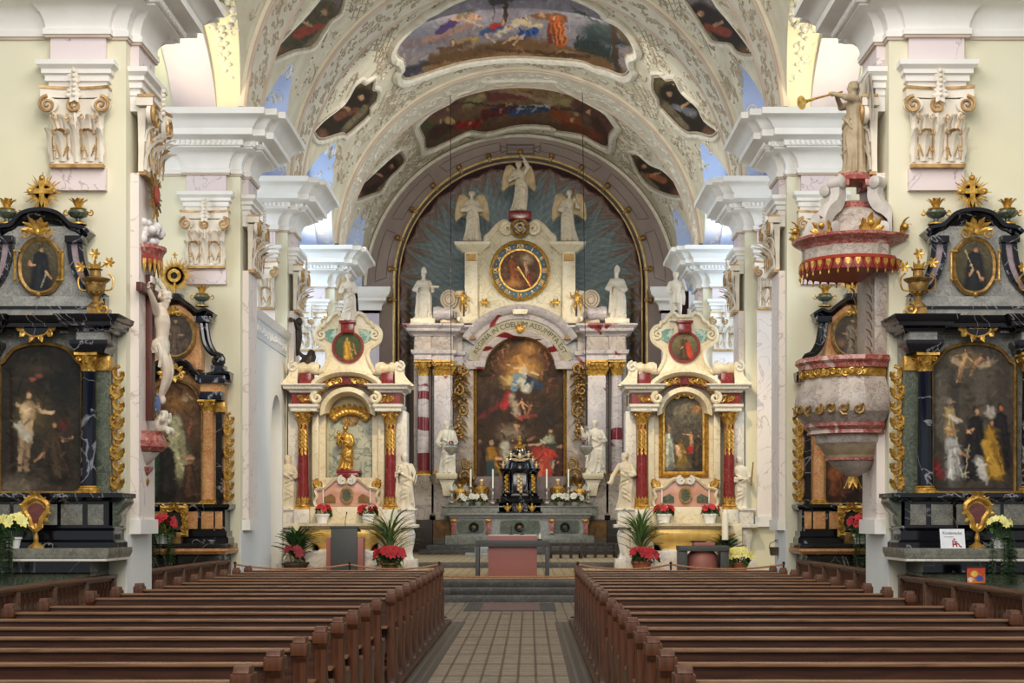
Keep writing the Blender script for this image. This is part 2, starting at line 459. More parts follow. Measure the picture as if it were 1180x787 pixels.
        s.e(x, y+.03*h, .06*h, .075*h, (70, 46, 30), 0, .4); s.e(x, y+.045*h, .045*h, .058*h, sk*1.05, 0, .5)
        return s
    def build(s, name, parent, place, inside=None, loc=None):
        u = (s.b[3]-s.b[2])/100; s.brush(int(40+260*min(1, s.w*s.h/9000)), 4.5*u+2, .9*u+.35, .32)
        W, H = s.w+1, s.h+1
        v = [place(x, y) for x, y in zip(s.ox.ravel(), s.oy.ravel())]
        f = []
        cxs = (s.ox[:-1, :-1]+s.ox[1:, 1:])/2; cys = (s.oy[:-1, :-1]+s.oy[1:, 1:])/2
        for j in range(s.h):
            for i in range(s.w):
                if inside is None or inside(cxs[j, i], cys[j, i]):
                    a = j*W+i; f.append((a, a+W, a+W+1, a+1))
        me = bpy.data.meshes.new(name); off = OFF[parent.name] if parent else (loc or (0, 0, 0))
        me.from_pydata([(p[0]-off[0], p[1]-off[1], p[2]-off[2]) for p in v], [], f)
        c = np.clip(s.a.reshape(-1, 3)/255.0, 0, 1)
        c = np.where(c <= .04045, c/12.92, ((c+.055)/1.055)**2.4)
        at = me.color_attributes.new('paint', 'FLOAT_COLOR', 'POINT')
        at.data.foreach_set('color', np.concatenate([c, np.ones((len(c), 1))], 1).ravel())
        bm = bmesh.new(); bm.from_mesh(me)
        bmesh.ops.delete(bm, geom=[q for q in bm.verts if not q.link_faces], context='VERTS')
        bm.to_mesh(me); bm.free()
        me.materials.append(painted()); me.shade_smooth()
        o = bpy.data.objects.new(name, me); COL.objects.link(o)
        if parent: o.parent = parent
        else: o.location = off
        OFF[o.name] = off
        return o
def in_poly(poly):
    P = list(poly)
    def t(x, y):
        r = False; j = len(P)-1
        for i in range(len(P)):
            xi, yi = P[i]; xj, yj = P[j]
            if (yi > y) != (yj > y) and x < (xj-xi)*(y-yi)/(yj-yi)+xi: r = not r
            j = i
        return r
    return t
def in_ell(cx, cy, rx, ry): return lambda x, y: ((x-cx)/rx)**2+((y-cy)/ry)**2 <= 1
# ================================================================ THE ROOM
R0 = 5.4; ZS = 9.5; YE = 52.0; HC = 1.9
PIERS = [(21.5, 22.9), (30.0, 31.4), (35.8, 37.2), (44.5, 45.9)]
BAYS = [(22.9, 30.0), (31.4, 35.8), (37.2, 44.5), (45.9, 52.0)]
def vray(px, py, R=R0-.02):
    dx, dz = (px-CX)/F, -(py-CY)/F; oz = EZ-ZS
    a = dx*dx+dz*dz; b = EX*dx+oz*dz; c = EX*EX+oz*oz-R*R
    t = (-b+math.sqrt(max(0, b*b-a*c)))/a
    return EX+dx*t, t, EZ+dz*t
def proj(x, y, z): return CX+F*(x-EX)/y, CY-F*(z-EZ)/y

# floor
def tiles(name, c1, c2, mortar, size):
    m, nt, b = _new(name)
    v = _coord(nt)
    t = _n(nt, 'ShaderNodeTexBrick'); t.offset = 0; t.squash = 1
    t.inputs['Color1'].default_value = (*lin(c1), 1); t.inputs['Color2'].default_value = (*lin(c2), 1)
    t.inputs['Mortar'].default_value = (*lin(mortar), 1); t.inputs['Scale'].default_value = 1
    t.inputs['Mortar Size'].default_value = .016; t.inputs['Brick Width'].default_value = size; t.inputs['Row Height'].default_value = size
    nt.links.new(v, t.inputs['Vector'])
    r = _ramp(nt, [(.3, (.8, .8, .8)), (.7, (1.12, 1.12, 1.12))], _noise(nt, v, 9, 6))
    mx = _n(nt, 'ShaderNodeMix', data_type='RGBA', blend_type='MULTIPLY'); mx.inputs['Factor'].default_value = 1
    nt.links.new(t.outputs['Color'], mx.inputs['A']); nt.links.new(r.outputs['Color'], mx.inputs['B'])
    nt.links.new(mx.outputs['Result'], b.inputs['Base Color']); b.inputs['Roughness'].default_value = .42
    return m
def dark_rows(m):
    """darkens a band one tile deep in every seven rows"""
    nt = m.node_tree; b = nt.nodes['Principled BSDF']; src = b.inputs['Base Color'].links[0].from_socket
    sp = _n(nt, 'ShaderNodeSeparateXYZ'); nt.links.new(_coord(nt), sp.inputs[0])
    d = _n(nt, 'ShaderNodeMath', operation='DIVIDE'); d.inputs[1].default_value = 1.33; nt.links.new(sp.outputs['Y'], d.inputs[0])
    fr = _n(nt, 'ShaderNodeMath', operation='FRACT'); nt.links.new(d.outputs[0], fr.inputs[0])
    lt = _n(nt, 'ShaderNodeMath', operation='LESS_THAN'); lt.inputs[1].default_value = .143; nt.links.new(fr.outputs[0], lt.inputs[0])
    mx = _n(nt, 'ShaderNodeMix', data_type='RGBA', blend_type='MULTIPLY'); mx.inputs['B'].default_value = (.62, .6, .58, 1)
    nt.links.new(lt.outputs[0], mx.inputs['Factor']); nt.links.new(src, mx.inputs['A']); nt.links.new(mx.outputs['Result'], b.inputs['Base Color'])
TILE = tiles('grey_floor_tiles', (152, 138, 120), (138, 125, 108), (88, 78, 66), .19)
dark_rows(TILE)
TILEB = tiles('beige_choir_tiles', (188, 164, 122), (172, 148, 108), (120, 100, 74), .22)
TILED = tiles('dark_border_tiles', (72, 66, 60), (58, 54, 50), (96, 90, 82), .1)
struct('floor', MB().box(-9.6, 9.6, -1, 30.5, -.2, 0), TILE)
mb = MB()
for s in (-1, 1): mb.box(s*.72, s*.94, 4, 24.6, -.05, .004)
struct('floor', mb, TILED)
mb = MB()
for s in (-1, 1): mb.box(s*.95, s*4.25, 4, 24.5, -.05, .05)
struct('floor', mb, PEWD, bevel=.01)
for i, (y, z) in enumerate([(30.5, .14), (30.9, .28), (31.3, .42)]):
    struct('floor', MB().box(-9.6, 9.6, y-.03, [30.9, 31.3, 31.9][i]+.02, z-.14 if i else -.1, z), SLATE, bevel=.012)
struct('floor', MB().box(-9.6, 9.6, 31.9, 39.2, 0, .421), TILEB)
struct('floor', MB().box(-9.6, 9.6, 39.17, 39.6, .3, .56), SLATE, bevel=.012)
struct('floor', MB().box(-9.6, 9.6, 39.6, 54.5, .2, .561), TILEB)
for i in range(3):
    struct('floor', MB().box(-3.2+.2*i, 3.2-.2*i, 48.2+.4*i, 53, .5, .56+.15*(i+1)), SLATE, bevel=.012)

# vault: nave barrel with lunettes, and the cross vaults over the side chapels
def zc(y, y0, y1):
    t = (2*y-y0-y1)/(y1-y0)
    return HC*math.sqrt(max(0, 1-t*t)) if y0 < 31 else HC*1.2*max(0, 1-abs(t)**1.25)
bar = MB(); lun = MB(); lil = MB(); grn = MB(); lil2 = MB(); lun2 = MB()
BLUEP = mat('blue_lit_plaster', (176, 190, 224), (192, 204, 234), rough=.85, scale=1)  # blue daylight put into the plaster colour of the later bays
for y0, y1 in BAYS:
    ys = [y0+(y1-y0)*(.5-.5*math.cos(PI*i/40)) for i in range(41)]
    last = y1 == YE
    v = []; f = []; n = 48
    for y in ys:
        t0 = math.asin(zc(y, y0, y1)/R0)
        for k in range(n+1):
            a = t0+(PI-2*t0)*k/n; v.append((R0*math.cos(a), y, ZS+R0*math.sin(a)))
    for i in range(40):
        for k in range(n): a = i*(n+1)+k; f.append((a, a+1, a+n+2, a+n+1))
    bar.add((v, f))
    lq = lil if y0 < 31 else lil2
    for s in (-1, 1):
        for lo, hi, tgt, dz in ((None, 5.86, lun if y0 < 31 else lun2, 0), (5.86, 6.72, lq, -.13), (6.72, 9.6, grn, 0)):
            v = []; f = []
            for y in ys:
                z = zc(y, y0, y1); a = math.sqrt(R0*R0-z*z) if lo is None else lo
                for k in range(5): v.append((s*(a+(hi-a)*k/4), y, ZS+z+dz*(1 if z > 0 else 0)))
            for i in range(40):
                for k in range(4): p = i*5+k; f.append((p, p+1, p+6, p+5))
            tgt.add((v, f))
        for xx in (5.86, 6.72):
            v = []; f = []
            for y in ys:
                z = zc(y, y0, y1); v += [(s*xx, y, ZS+z), (s*xx, y, ZS+z-.13)]
            for i in range(40): f.append((2*i, 2*i+1, 2*i+3, 2*i+2))
            lq.add((v, f))
ceil = struct('ceiling', bar, VAULTM)
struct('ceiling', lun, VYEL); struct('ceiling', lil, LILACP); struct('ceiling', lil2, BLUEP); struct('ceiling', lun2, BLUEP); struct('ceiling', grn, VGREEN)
# transverse arches with edge mouldings
for y0, y1 in PIERS[1:]:
    a_, b_ = y0-.12, y1+.12
    pa = arc(0, ZS, R0, 0, 180, 64)
    rib = struct('trim_1', MB().add(
        ([(x*(R0-d)/R0, y, ZS+(z-ZS)*(R0-d)/R0) for x, z in pa for d, y in ((-.05, a_), (.1, a_), (.1, b_), (-.05, b_))],
         [(i*4+k, i*4+(k+1) % 4, i*4+4+(k+1) % 4, i*4+4+k) for i in range(64) for k in range(4)])), RIBM)
    for yy in (a_+.02, b_-.02):
        MB().add(g_tube([(x*(R0-.11)/R0, yy, ZS+(z-ZS)*(R0-.11)/R0) for x, z in pa], .042, 8)).build('arch_moulding', RIBE, rib)
    mb = MB(); rr = random.Random(int(y0))
    for k in range(260):
        th = math.radians(4+172*(k+rr.random()*.6)/260); yc = rr.uniform(a_+.25, b_-.25)
        r = rr.uniform(.07, .16); sp = spiral(0, 0, r, rr.uniform(.7, 1.3), rr.uniform(0, 6.28), rr.choice((-1, 1)), 10)
        pts = []
        for u, w in sp:
            t = th+u/R0; pts.append(((R0-.105)*math.cos(t), yc+w, ZS+(R0-.105)*math.sin(t)))
        mb.add(g_tube(pts, [.024-.014*i/10 for i in range(11)], 4))
    MB.build(mb, 'arch_scrollwork', RELIEF if y0 > 40 else RELIEFD, rib)

# ceiling paintings, set into the barrel
def fresco_outline(pts, k=3): return smooth(pts+[pts[0]], k)[:-1]
f1 = [(459,66),(457,58),(463,46),(476,33),(488,25),(495,19),(506,14),(516,8),(534,0),(560,-8),(597,-12),(636,-8),(661,0),(679,8),(690,15),(694,21),(709,28),(722,41),(730,56),(728,62),(721,65),(722,74),(725,79),(717,86),(697,79),(684,76),(669,70),(636,67),(590,65),(554,68),(531,72),(506,79),(473,90),(464,88),(463,81),(467,76),(465,69)]
f2 = [(558,95),(592,93.6),(636,94.6),(641,100),(664,112),(676,118),(694,128),(704,140),(708,147),(702,155),(700,169),(684,163),(669,155),(636,150),(633,145.5),(598,144.4),(561,152.6),(542,151),(524,159),(493,172),(489,159),(483,146),(488,138),(501,127),(519,118),(531,109),(549,103)]
def k37(l, ox, oy=0, s=3.6875): return [(ox+a/s, oy+b/s) for a, b in l]
m1 = k37([(330,-10),(425,-30),(410,60),(370,90),(330,150),(290,200),(215,215),(130,250),(118,235),(130,205),(160,170),(215,115),(270,60)], 280)
m2 = k37([(300,550),(350,500),(430,440),(470,375),(500,350),(520,360),(555,342),(550,380),(572,390),(565,430),(540,460),(535,490),(480,540),(440,572),(420,565),(345,588),(315,580)], 280)
m3 = [(407,223),(415,213),(432,198),(453,180),(461,176),(466,184),(462,192),(448,206),(440,219),(428,224),(410,230)]
n1 = k37([(735,-15),(855,-10),(900,40),(950,95),(1020,180),(1055,235),(1030,248),(980,235),(950,200),(880,190),(855,170),(800,80)], 600, 0, 3.933)
n2 = k37([(605,350),(640,348),(660,365),(700,365),(735,425),(800,480),(830,535),(890,580),(865,615),(800,600),(760,600),(720,575),(640,490),(625,450),(600,400)], 600, 0, 3.933)
n3 = [(727,178),(736,179),(750,190),(764,196),(777,208),(787,225),(770,224),(748,214),(736,199)]
FRES = [f1, f2, m1, m2, m3, n1, n2, n3]
def bbox(p, e=1): return min(a for a, b in p)-e, max(a for a, b in p)+e, min(b for a, b in p)-e, max(b for a, b in p)+e
def pa_f1():
    c = Canvas(*bbox(f1), 1.1, (128, 122, 136), (150, 138, 132), 3, 1.7)
    c.noise(3, .08)
    c.e(480, 40, 40, 26, (112, 112, 122), 0, .7); c.e(540, 20, 50, 14, (150, 142, 148), 0, .8); c.e(645, 22, 45, 14, (140, 136, 140), 0, .8)
    c.c(466, 52, 510, 44, 5, 6, (122, 106, 108), .4); c.c(490, 46, 545, 28, 5, 4, (150, 118, 104), .5)
    c.c(455, 88, 520, 66, 8, 7, (66, 66, 78), .5); c.c(500, 70, 600, 50, 9, 10, (110, 80, 52), .5); c.c(600, 50, 700, 72, 12, 10, (124, 90, 58), .5)
    c.c(490, 80, 600, 58, 4, 5, (150, 110, 70), .6); c.c(600, 60, 720, 84, 5, 4, (142, 102, 64), .6); c.c(560, 56, 680, 66, 2, 3, (84, 58, 38), .7)
    c.e(690, 36, 28, 12, (60, 72, 72), 0, .5); c.e(684, 54, 26, 11, (38, 50, 58), 15, .5); c.c(680, 42, 720, 50, 5, 6, (50, 62, 64), .6)
    for k in range(9): c.c(665+k*5, 54+k*2, 667+k*5, 40+k*1.5, 3.4, .8, (46, 60, 56), .5)
    c.c(706, 26, 712, 84, 5, 4, (70, 54, 46), .4); c.c(705, 25, 726, 50, 3, 6, (92, 78, 58), .6); c.c(700, 34, 660, 8, 3, 1, (72, 84, 74), .6)
    c.c(583, -10, 582, 20, 3.2, 3.2, (58, 44, 38), .2); c.c(572, -6, 568, 24, 1, 1, (80, 62, 50), .2); c.c(568, 3, 600, -4, 5, 5, (64, 60, 64), .4)
    c.c(505, 36, 527, 24, 4, 4, (74, 56, 96), .4); c.c(523, 22, 552, 19, 3.4, 3, (192, 146, 116), .5); c.c(528, 19, 545, 14, 3, 2, (120, 106, 84), .5)
    c.c(556, 38, 580, 27, 4, 5, (56, 82, 122), .4); c.c(566, 32, 580, 26, 3, 3, (172, 50, 44), .4)
    c.c(574, 40, 606, 22, 4, 5, (206, 190, 168), .5); c.c(600, 40, 616, 36, 6, 6, (44, 76, 132), .35); c.c(594, 24, 622, 30, 4, 4, (200, 178, 142), .5)
    c.c(618, 18, 648, 22, 5, 7, (120, 78, 50), .4); c.c(640, 24, 646, 48, 9, 9, (176, 88, 42), .3); c.c(646, 28, 650, 50, 3, 3, (206, 116, 60), .6); c.c(632, 30, 634, 48, 3, 3, (118, 56, 34), .6)
    c.e(624, 17, 5, 5, (172, 136, 104), 0, .5); c.c(524, 52, 550, 46, 6, 5, (170, 138, 92), .4); c.c(510, 58, 540, 50, 5, 4, (110, 82, 60), .5)
    for x, y, r in ((581, 25, 3), (604, 23, 2.6), (612, 21, 2.6), (640, 20, 3), (552, 20, 2.4), (536, 22, 2.4), (521, 50, 3), (588, 33, 2.6)):
        c.e(x, y-.8, r*1.1, r*1.2, (84, 60, 42), 0, .4).e(x, y, r*.8, r, (206, 164, 128), 0, .4)
    for x0, y0, x1, y1 in ((603, 40, 590, 52), (596, 42, 580, 50), (560, 40, 570, 48), (540, 24, 556, 30)): c.c(x0, y0, x1, y1, 2.2, 1.4, (204, 168, 134), .5)
    for k in range(6): c.c(637+k*2.6, 28, 639+k*2.8, 50, 1, 1.4, (218, 128, 72) if k % 2 else (116, 56, 30), .6, .8)
    for k in range(5): c.c(598+k*4, 33, 602+k*4, 41, 1, 1, (84, 118, 168) if k % 2 else (28, 48, 92), .6, .8)
    for k in range(9): c.c(490+k*22, 74-k*2, 512+k*22, 71-k*1.5, 1.6, 1, (176, 140, 98) if k % 2 else (76, 54, 38), .6, .7)
    return c.noise(8, .06)
def pa_f2():
    c = Canvas(*bbox(f2), 1.1, (150, 124, 92), (84, 58, 46), 4, 1.7)
    c.e(595, 98, 45, 8, (198, 158, 92), 0, .7); c.c(590, 104, 560, 112, 4, 4, (150, 128, 118), .6); c.c(560, 112, 610, 110, 6, 5, (120, 64, 62), .4); c.c(585, 104, 640, 120, 3, 3, (166, 138, 110), .5)
    c.c(500, 130, 560, 112, 8, 8, (110, 74, 66), .6); c.c(540, 120, 556, 112, 8, 6, (156, 146, 104), .5); c.c(636, 112, 664, 122, 7, 6, (160, 144, 98), .5)
    c.c(664, 120, 700, 140, 8, 8, (98, 62, 56), .5); c.c(686, 140, 702, 162, 8, 6, (74, 48, 44), .5)
    c.c(492, 145, 505, 160, 9, 8, (84, 84, 60), .5); c.c(500, 155, 520, 142, 9, 6, (72, 50, 42), .4); c.c(516, 138, 522, 141, 5, 4, (196, 164, 116), .4)
    c.c(530, 146, 552, 142, 7, 4, (158, 34, 36), .35); c.c(560, 132, 592, 124, 8, 6, (104, 44, 48), .4); c.c(590, 130, 632, 124, 5, 5, (58, 84, 132), .35); c.c(596, 124, 632, 122, 3, 3, (168, 184, 196), .5)
    c.c(640, 130, 668, 144, 7, 6, (150, 76, 44), .4); c.c(650, 142, 690, 158, 5, 6, (126, 60, 40), .5); c.c(520, 154, 600, 138, 4, 4, (106, 78, 56), .6); c.c(600, 140, 660, 150, 4, 4, (98, 70, 50), .6)
    c.e(664, 131, 4, 4, (190, 150, 112), 0, .5); c.e(588, 121, 4, 4, (196, 156, 120), 0, .5); c.c(520, 118, 680, 128, 1.5, 1.5, (74, 60, 54), .6)
    for x, y in ((508, 140), (541, 141), (583, 121), (633, 122), (660, 138), (556, 111), (648, 108), (678, 128), (516, 126)): c.e(x, y, 2.6, 3, (198, 158, 120), 0, .4)
    for k in range(7): c.c(568+k*9, 128+(k % 2), 574+k*9, 122, 1.2, 1, (190, 200, 206) if k % 2 else (34, 54, 100), .6, .7)
    for k in range(6): c.c(524+k*5, 147, 530+k*5, 138, 1, 1, (196, 74, 62) if k % 2 else (94, 18, 24), .6, .7)
    return c.noise(7, .1)
def pa_med(p, robe, sky, extra):
    b = bbox(p); c = Canvas(*b, 1.3, sky, (58, 46, 38), int(b[0]), 1.6)
    mx, my = (b[0]+b[1])/2, (b[2]+b[3])/2; w, h = b[1]-b[0], b[3]-b[2]
    sg = 1 if mx > 600 else -1
    c.c(mx-sg*w*.25, my-h*.22, mx+sg*w*.3, my+h*.3, w*.17, w*.24, tuple(v*.6 for v in robe), .35); c.c(mx-sg*w*.3, my-h*.02, mx+sg*w*.02, my+h*.34, w*.07, w*.06, (122, 110, 84), .5)
    c.c(mx-sg*w*.1, my+h*.02, mx+sg*w*.2, my+h*.3, w*.08, w*.13, tuple(v*.55 for v in robe), .6)
    c.c(mx-sg*w*.18, my, mx+sg*w*.12, my+h*.12, w*.05, w*.09, extra, .5)
    c.e(mx-sg*w*.24, my-h*.2, w*.06, w*.06, (176, 136, 104), 0, .5); c.c(mx-sg*w*.05, my+h*.0, mx+sg*w*.06, my-h*.06, w*.035, w*.025, (176, 136, 104), .5)
    c.c(mx+sg*w*.35, my+h*.42, mx+sg*w*.45, my+h*.48, w*.12, w*.12, (112, 78, 56), .6)
    return c.noise(6, .12)
for nm, outl, c, lab in (
    ('ceiling_painting', f1, pa_f1(), 'large ceiling painting of mourners at a cross, cut by the top edge of the photo'),
    ('ceiling_painting', f2, pa_f2(), 'broad curved ceiling painting just above the grey choir arch'),
    ('ceiling_painting', m1, pa_med(m1, (132, 118, 78), (120, 108, 100), (150, 60, 40)), 'dark oval ceiling medallion at upper left, cut by the top edge, with red drapery'),
    ('ceiling_painting', m2, pa_med(m2, (70, 56, 40), (98, 86, 62), (116, 72, 52)), 'brown shield-shaped ceiling medallion, middle of the left row of three'),
    ('ceiling_painting', m3, pa_med(m3, (96, 60, 46), (104, 80, 62), (72, 48, 38)), 'small dark ceiling medallion nearest the choir arch on the left'),
    ('ceiling_painting', n1, pa_med(n1, (64, 44, 38), (128, 120, 118), (140, 62, 44)), 'dark oval ceiling medallion at upper right, cut by the top edge, with grey sky'),
    ('ceiling_painting', n2, pa_med(n2, (58, 46, 36), (104, 92, 62), (112, 112, 118)), 'brown shield-shaped ceiling medallion, middle of the right row of three'),
    ('ceiling_painting', n3, pa_med(n3, (92, 62, 44), (112, 90, 66), (150, 92, 58)), 'small dark ceiling medallion nearest the choir arch on the right')):
    ol = fresco_outline(outl)
    cx = sum(a for a, b in ol)/len(ol); cy = sum(b for a, b in ol)/len(ol)
    t = thing(nm, vray(cx, cy), lab, 'ceiling painting', 'paintings set into the vault')
    c.build('painted_field', t, lambda x, y: vray(x, y, R0-.03), in_poly(ol))
    big = outl in (f1, f2)
    MB().add(g_tube([vray(a, b, R0-.05) for a, b in ol], .03 if big else .028, 6, True)).build('gilt_edge', RELIEFD, t)
    gx = 1.045 if big else 1.07
    MB().add(g_tube([vray(cx+(a-cx)*gx, cy+(b-cy)*(gx+.06), R0-.02) for a, b in ol if cy+(b-cy)*(gx+.06) < 400], .14 if big else .07, 6, True)).build('stucco_frame', RELIEF, t)
# scrollwork and trellis panels in relief on the vault
polys = [(in_poly([(a, b) for a, b in p]), bbox(p, 7)) for p in FRES]
def clear(x, y, z):
    px, py = proj(x, y, z)
    for t, b in polys:
        if b[0] < px < b[1] and b[2] < py < b[3] and t(px, py): return False
    return True
def vp(th, y, d=.01): return ((R0-d)*math.cos(th), y, ZS+(R0-d)*math.sin(th))
mb = MB(); md = MB(); rr = random.Random(3)
for (y0, y1), cnt in zip(BAYS[:], (260, 420, 560, 560)):
    for k in range(cnt):
        th = math.radians(rr.uniform(20, 160)); yc = rr.uniform(y0+.3, y1-.3)
        if not clear(*vp(th, yc)) or not clear(*vp(th+.05, yc+.2)) or not clear(*vp(th-.05, yc-.2)): continue
        r = rr.uniform(.08, .24); a0 = rr.uniform(0, 6.28); d = rr.choice((-1, 1))
        sp = spiral(0, 0, r, rr.uniform(.6, 1.25), a0, d, 12)
        tl = [(sp[0][0]+d*math.sin(a0)*r*q, sp[0][1]-d*math.cos(a0)*r*q) for q in (1.6, .8)]
        pts = [vp(th+u/R0, yc+w) for u, w in tl+sp]
        (mb if rr.random() < .6 else md).add(g_tube(pts, [.01+.013*math.sin(PI*(i+1)/16) for i in range(len(pts))], 4))
        for q in range(2):
            u, w = sp[rr.randint(0, 6)]
            md.add(g_ball(vp(th+u*1.3/R0, yc+w*1.3), rr.uniform(.02, .045), 6, 4))
for y0, y1 in BAYS:
    for k in range(60):
        y = rr.uniform(y0+.15, y1-.15); s_ = rr.choice((-1, 1)); zz = zc(y, y0, y1); xg = math.sqrt(R0*R0-zz*zz); xc = rr.uniform(xg+.05, 5.8); r = rr.uniform(.05, .14)
        pts = [(s_*min(5.84, xc+u), min(y1-.05, max(y0+.05, y+w)), ZS+zc(min(y1-.05, max(y0+.05, y+w)), y0, y1)-.01) for u, w in spiral(0, 0, r, rr.uniform(.6, 1.2), rr.uniform(0, 6), rr.choice((-1, 1)), 10)]
        mb.add(g_tube(pts, .016, 4))
for s_ in (-1, 1):
    zf = lambda y: ZS+zc(y, *BAYS[0])
    mb.add(g_ball((s_*5.5, 28.2, zf(28.2)-.02), (.26, .4, .1), 14, 8))
    for k in range(12):
        a = 2*PI*k/12; y = 28.2+.5*math.sin(a); mb.add(g_ball((s_*(5.5+.3*math.cos(a)), y, zf(y)-.03), .07, 7, 5))
    for k in range(10): y = 28.75+.1*k; mb.add(g_ball((s_*(5.55+.05*(-1)**k), y, zf(y)-.03), .06-.003*k, 7, 5))
MB.build(mb, 'vault_scrollwork', RELIEF, ceil); MB.build(md, 'vault_sprays', RELIEFD, ceil)
mb = MB()
for ya, yb, ta, tb in ((37.6, 39.6, 47, 55), (41.9, 44, 42, 54), (46.1, 48.2, 46, 58), (33.5, 35.6, 44, 54), (49.5, 51.2, 45, 52)):
    for sd in (0, 1):
        for k in range(-12, 14):
            for dr in (1, -1):
                a = k*.24; pts = []
                for q in range(9):
                    u = q/8; yy = ya+(yb-ya)*u; t = ta+(tb-ta)*((u*dr*1.0+a))
                    if ta <= t <= tb:
                        th = math.radians(t if not sd else 180-t); pts.append(vp(th, yy, .005))
                if len(pts) > 1: mb.add(g_tube(pts, .016, 4))
MB.build(mb, 'vault_trellis', RELIEFD, ceil)

# ---- choir arch wall, plaque and apse
RA = 4.34; ZA = 9.78
out = [(5.45, .5)]+arc(0, ZS, 5.45, 0, 180, 60)+[(-5.45, .5)]
inn = [(RA, .5)]+arc(0, ZA, RA, 0, 180, 60)+[(-RA, .5)]
n = len(out)
v = [(x, YE, z) for x, z in out]+[(x, YE, z) for x, z in inn]+[(x, YE+1, z) for x, z in inn]
f = [(i, i+1, n+i+1, n+i) for i in range(n-1)]+[(n+i, n+i+1, 2*n+i+1, 2*n+i) for i in range(n-1)]
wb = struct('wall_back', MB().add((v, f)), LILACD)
MB().add(g_prof(arc(0, ZS, 5.36, 2, 178, 60), [(-.1, 0), (-.1, .1), (.0, .12), (.03, .03), (.03, 0)], False, 'xz', YE)).build('arch_moulding', RELIEF, wb)
mb = MB()
for a0, a1 in ((98, 124), (129, 152), (157, 178)):
    for s in (0, 1):
        aa = [(a if not s else 180-a) for a in (a0, a1)]
        A = arc(0, 9.65, 4.98, aa[0], aa[1], 14); B = arc(0, 9.74, 4.6, aa[1]+(.8 if not s else -.8)*-1, aa[0]+(.8 if not s else -.8), 14)
        mb.add(g_tube([(x, YE-.005, z) for x, z in A+B], .014, 4, True))
mb.build('arch_panel_line', mat('panel_line', (128, 112, 104), rough=.9), wb)
for s in (-1, 1):
    fl_ = (lambda x, y, z: (x, y, z)) if s < 0 else (lambda x, y, z: (-x, y, z))
    MB().add(g_prof([(-5.5, YE-.35), (-4.75, YE-.35), (-4.75, YE)], [(-.1, 8.8), (.03, 8.8), (.05, 8.95), (.16, 9.08), (.2, 9.1), (.2, 9.2), (.32, 9.3), (.36, 9.45), (.36, 9.55), (-.1, 9.55)]), fl_).add(g_box(s*4.8, s*5.4, YE-.3, YE, 8.7, 9.54)).build('impost_cornice', WHITE, wb)
    MB().box(s*4.8, s*5.4, YE-.3, YE, .5, 8.8).build('wall_pilaster', LILACP, wb)
pl = thing('inscription_plaque', (0, YE-.05, 14.35), 'small oblong plaque with lettering at the crown of the choir arch', 'plaque')
MB().add(g_prof([(-.46, 14.2), (-.46, 14.5), (.46, 14.5), (.46, 14.2)], [(-.03, 0), (-.03, .05), (.03, .05), (.03, 0)], True, 'xz', YE)).build('frame', mat('plaque_line', (112, 98, 92), rough=.9), pl)
MB().box(-.46, .46, YE-.02, YE, 14.2, 14.5).build('field', LILACD, pl)
mb = MB()
for s in (-1, 1): mb.add(g_tube([(s*.5, YE-.02, 14.3), (s*.66, YE-.02, 14.22), (s*.66, YE-.02, 14.48), (s*.5, YE-.02, 14.4)], .016, 4))
mb.build('side_tab', mat('plaque_line', (0, 0, 0)), pl)
text('RENOVATUM', 'lettering', .15, mat('plaque_line', (0, 0, 0)), pl, lambda x, y, z: (x, YE-.03-z, 14.35+y))
struct('wall_back', MB().box(-6, 6, 54.2, 54.4, 0, 16), mat('dark_maroon_wall', (54, 24, 22), (70, 34, 30), rough=.9))  # back wall in dark maroon, visible through the curtain gaps
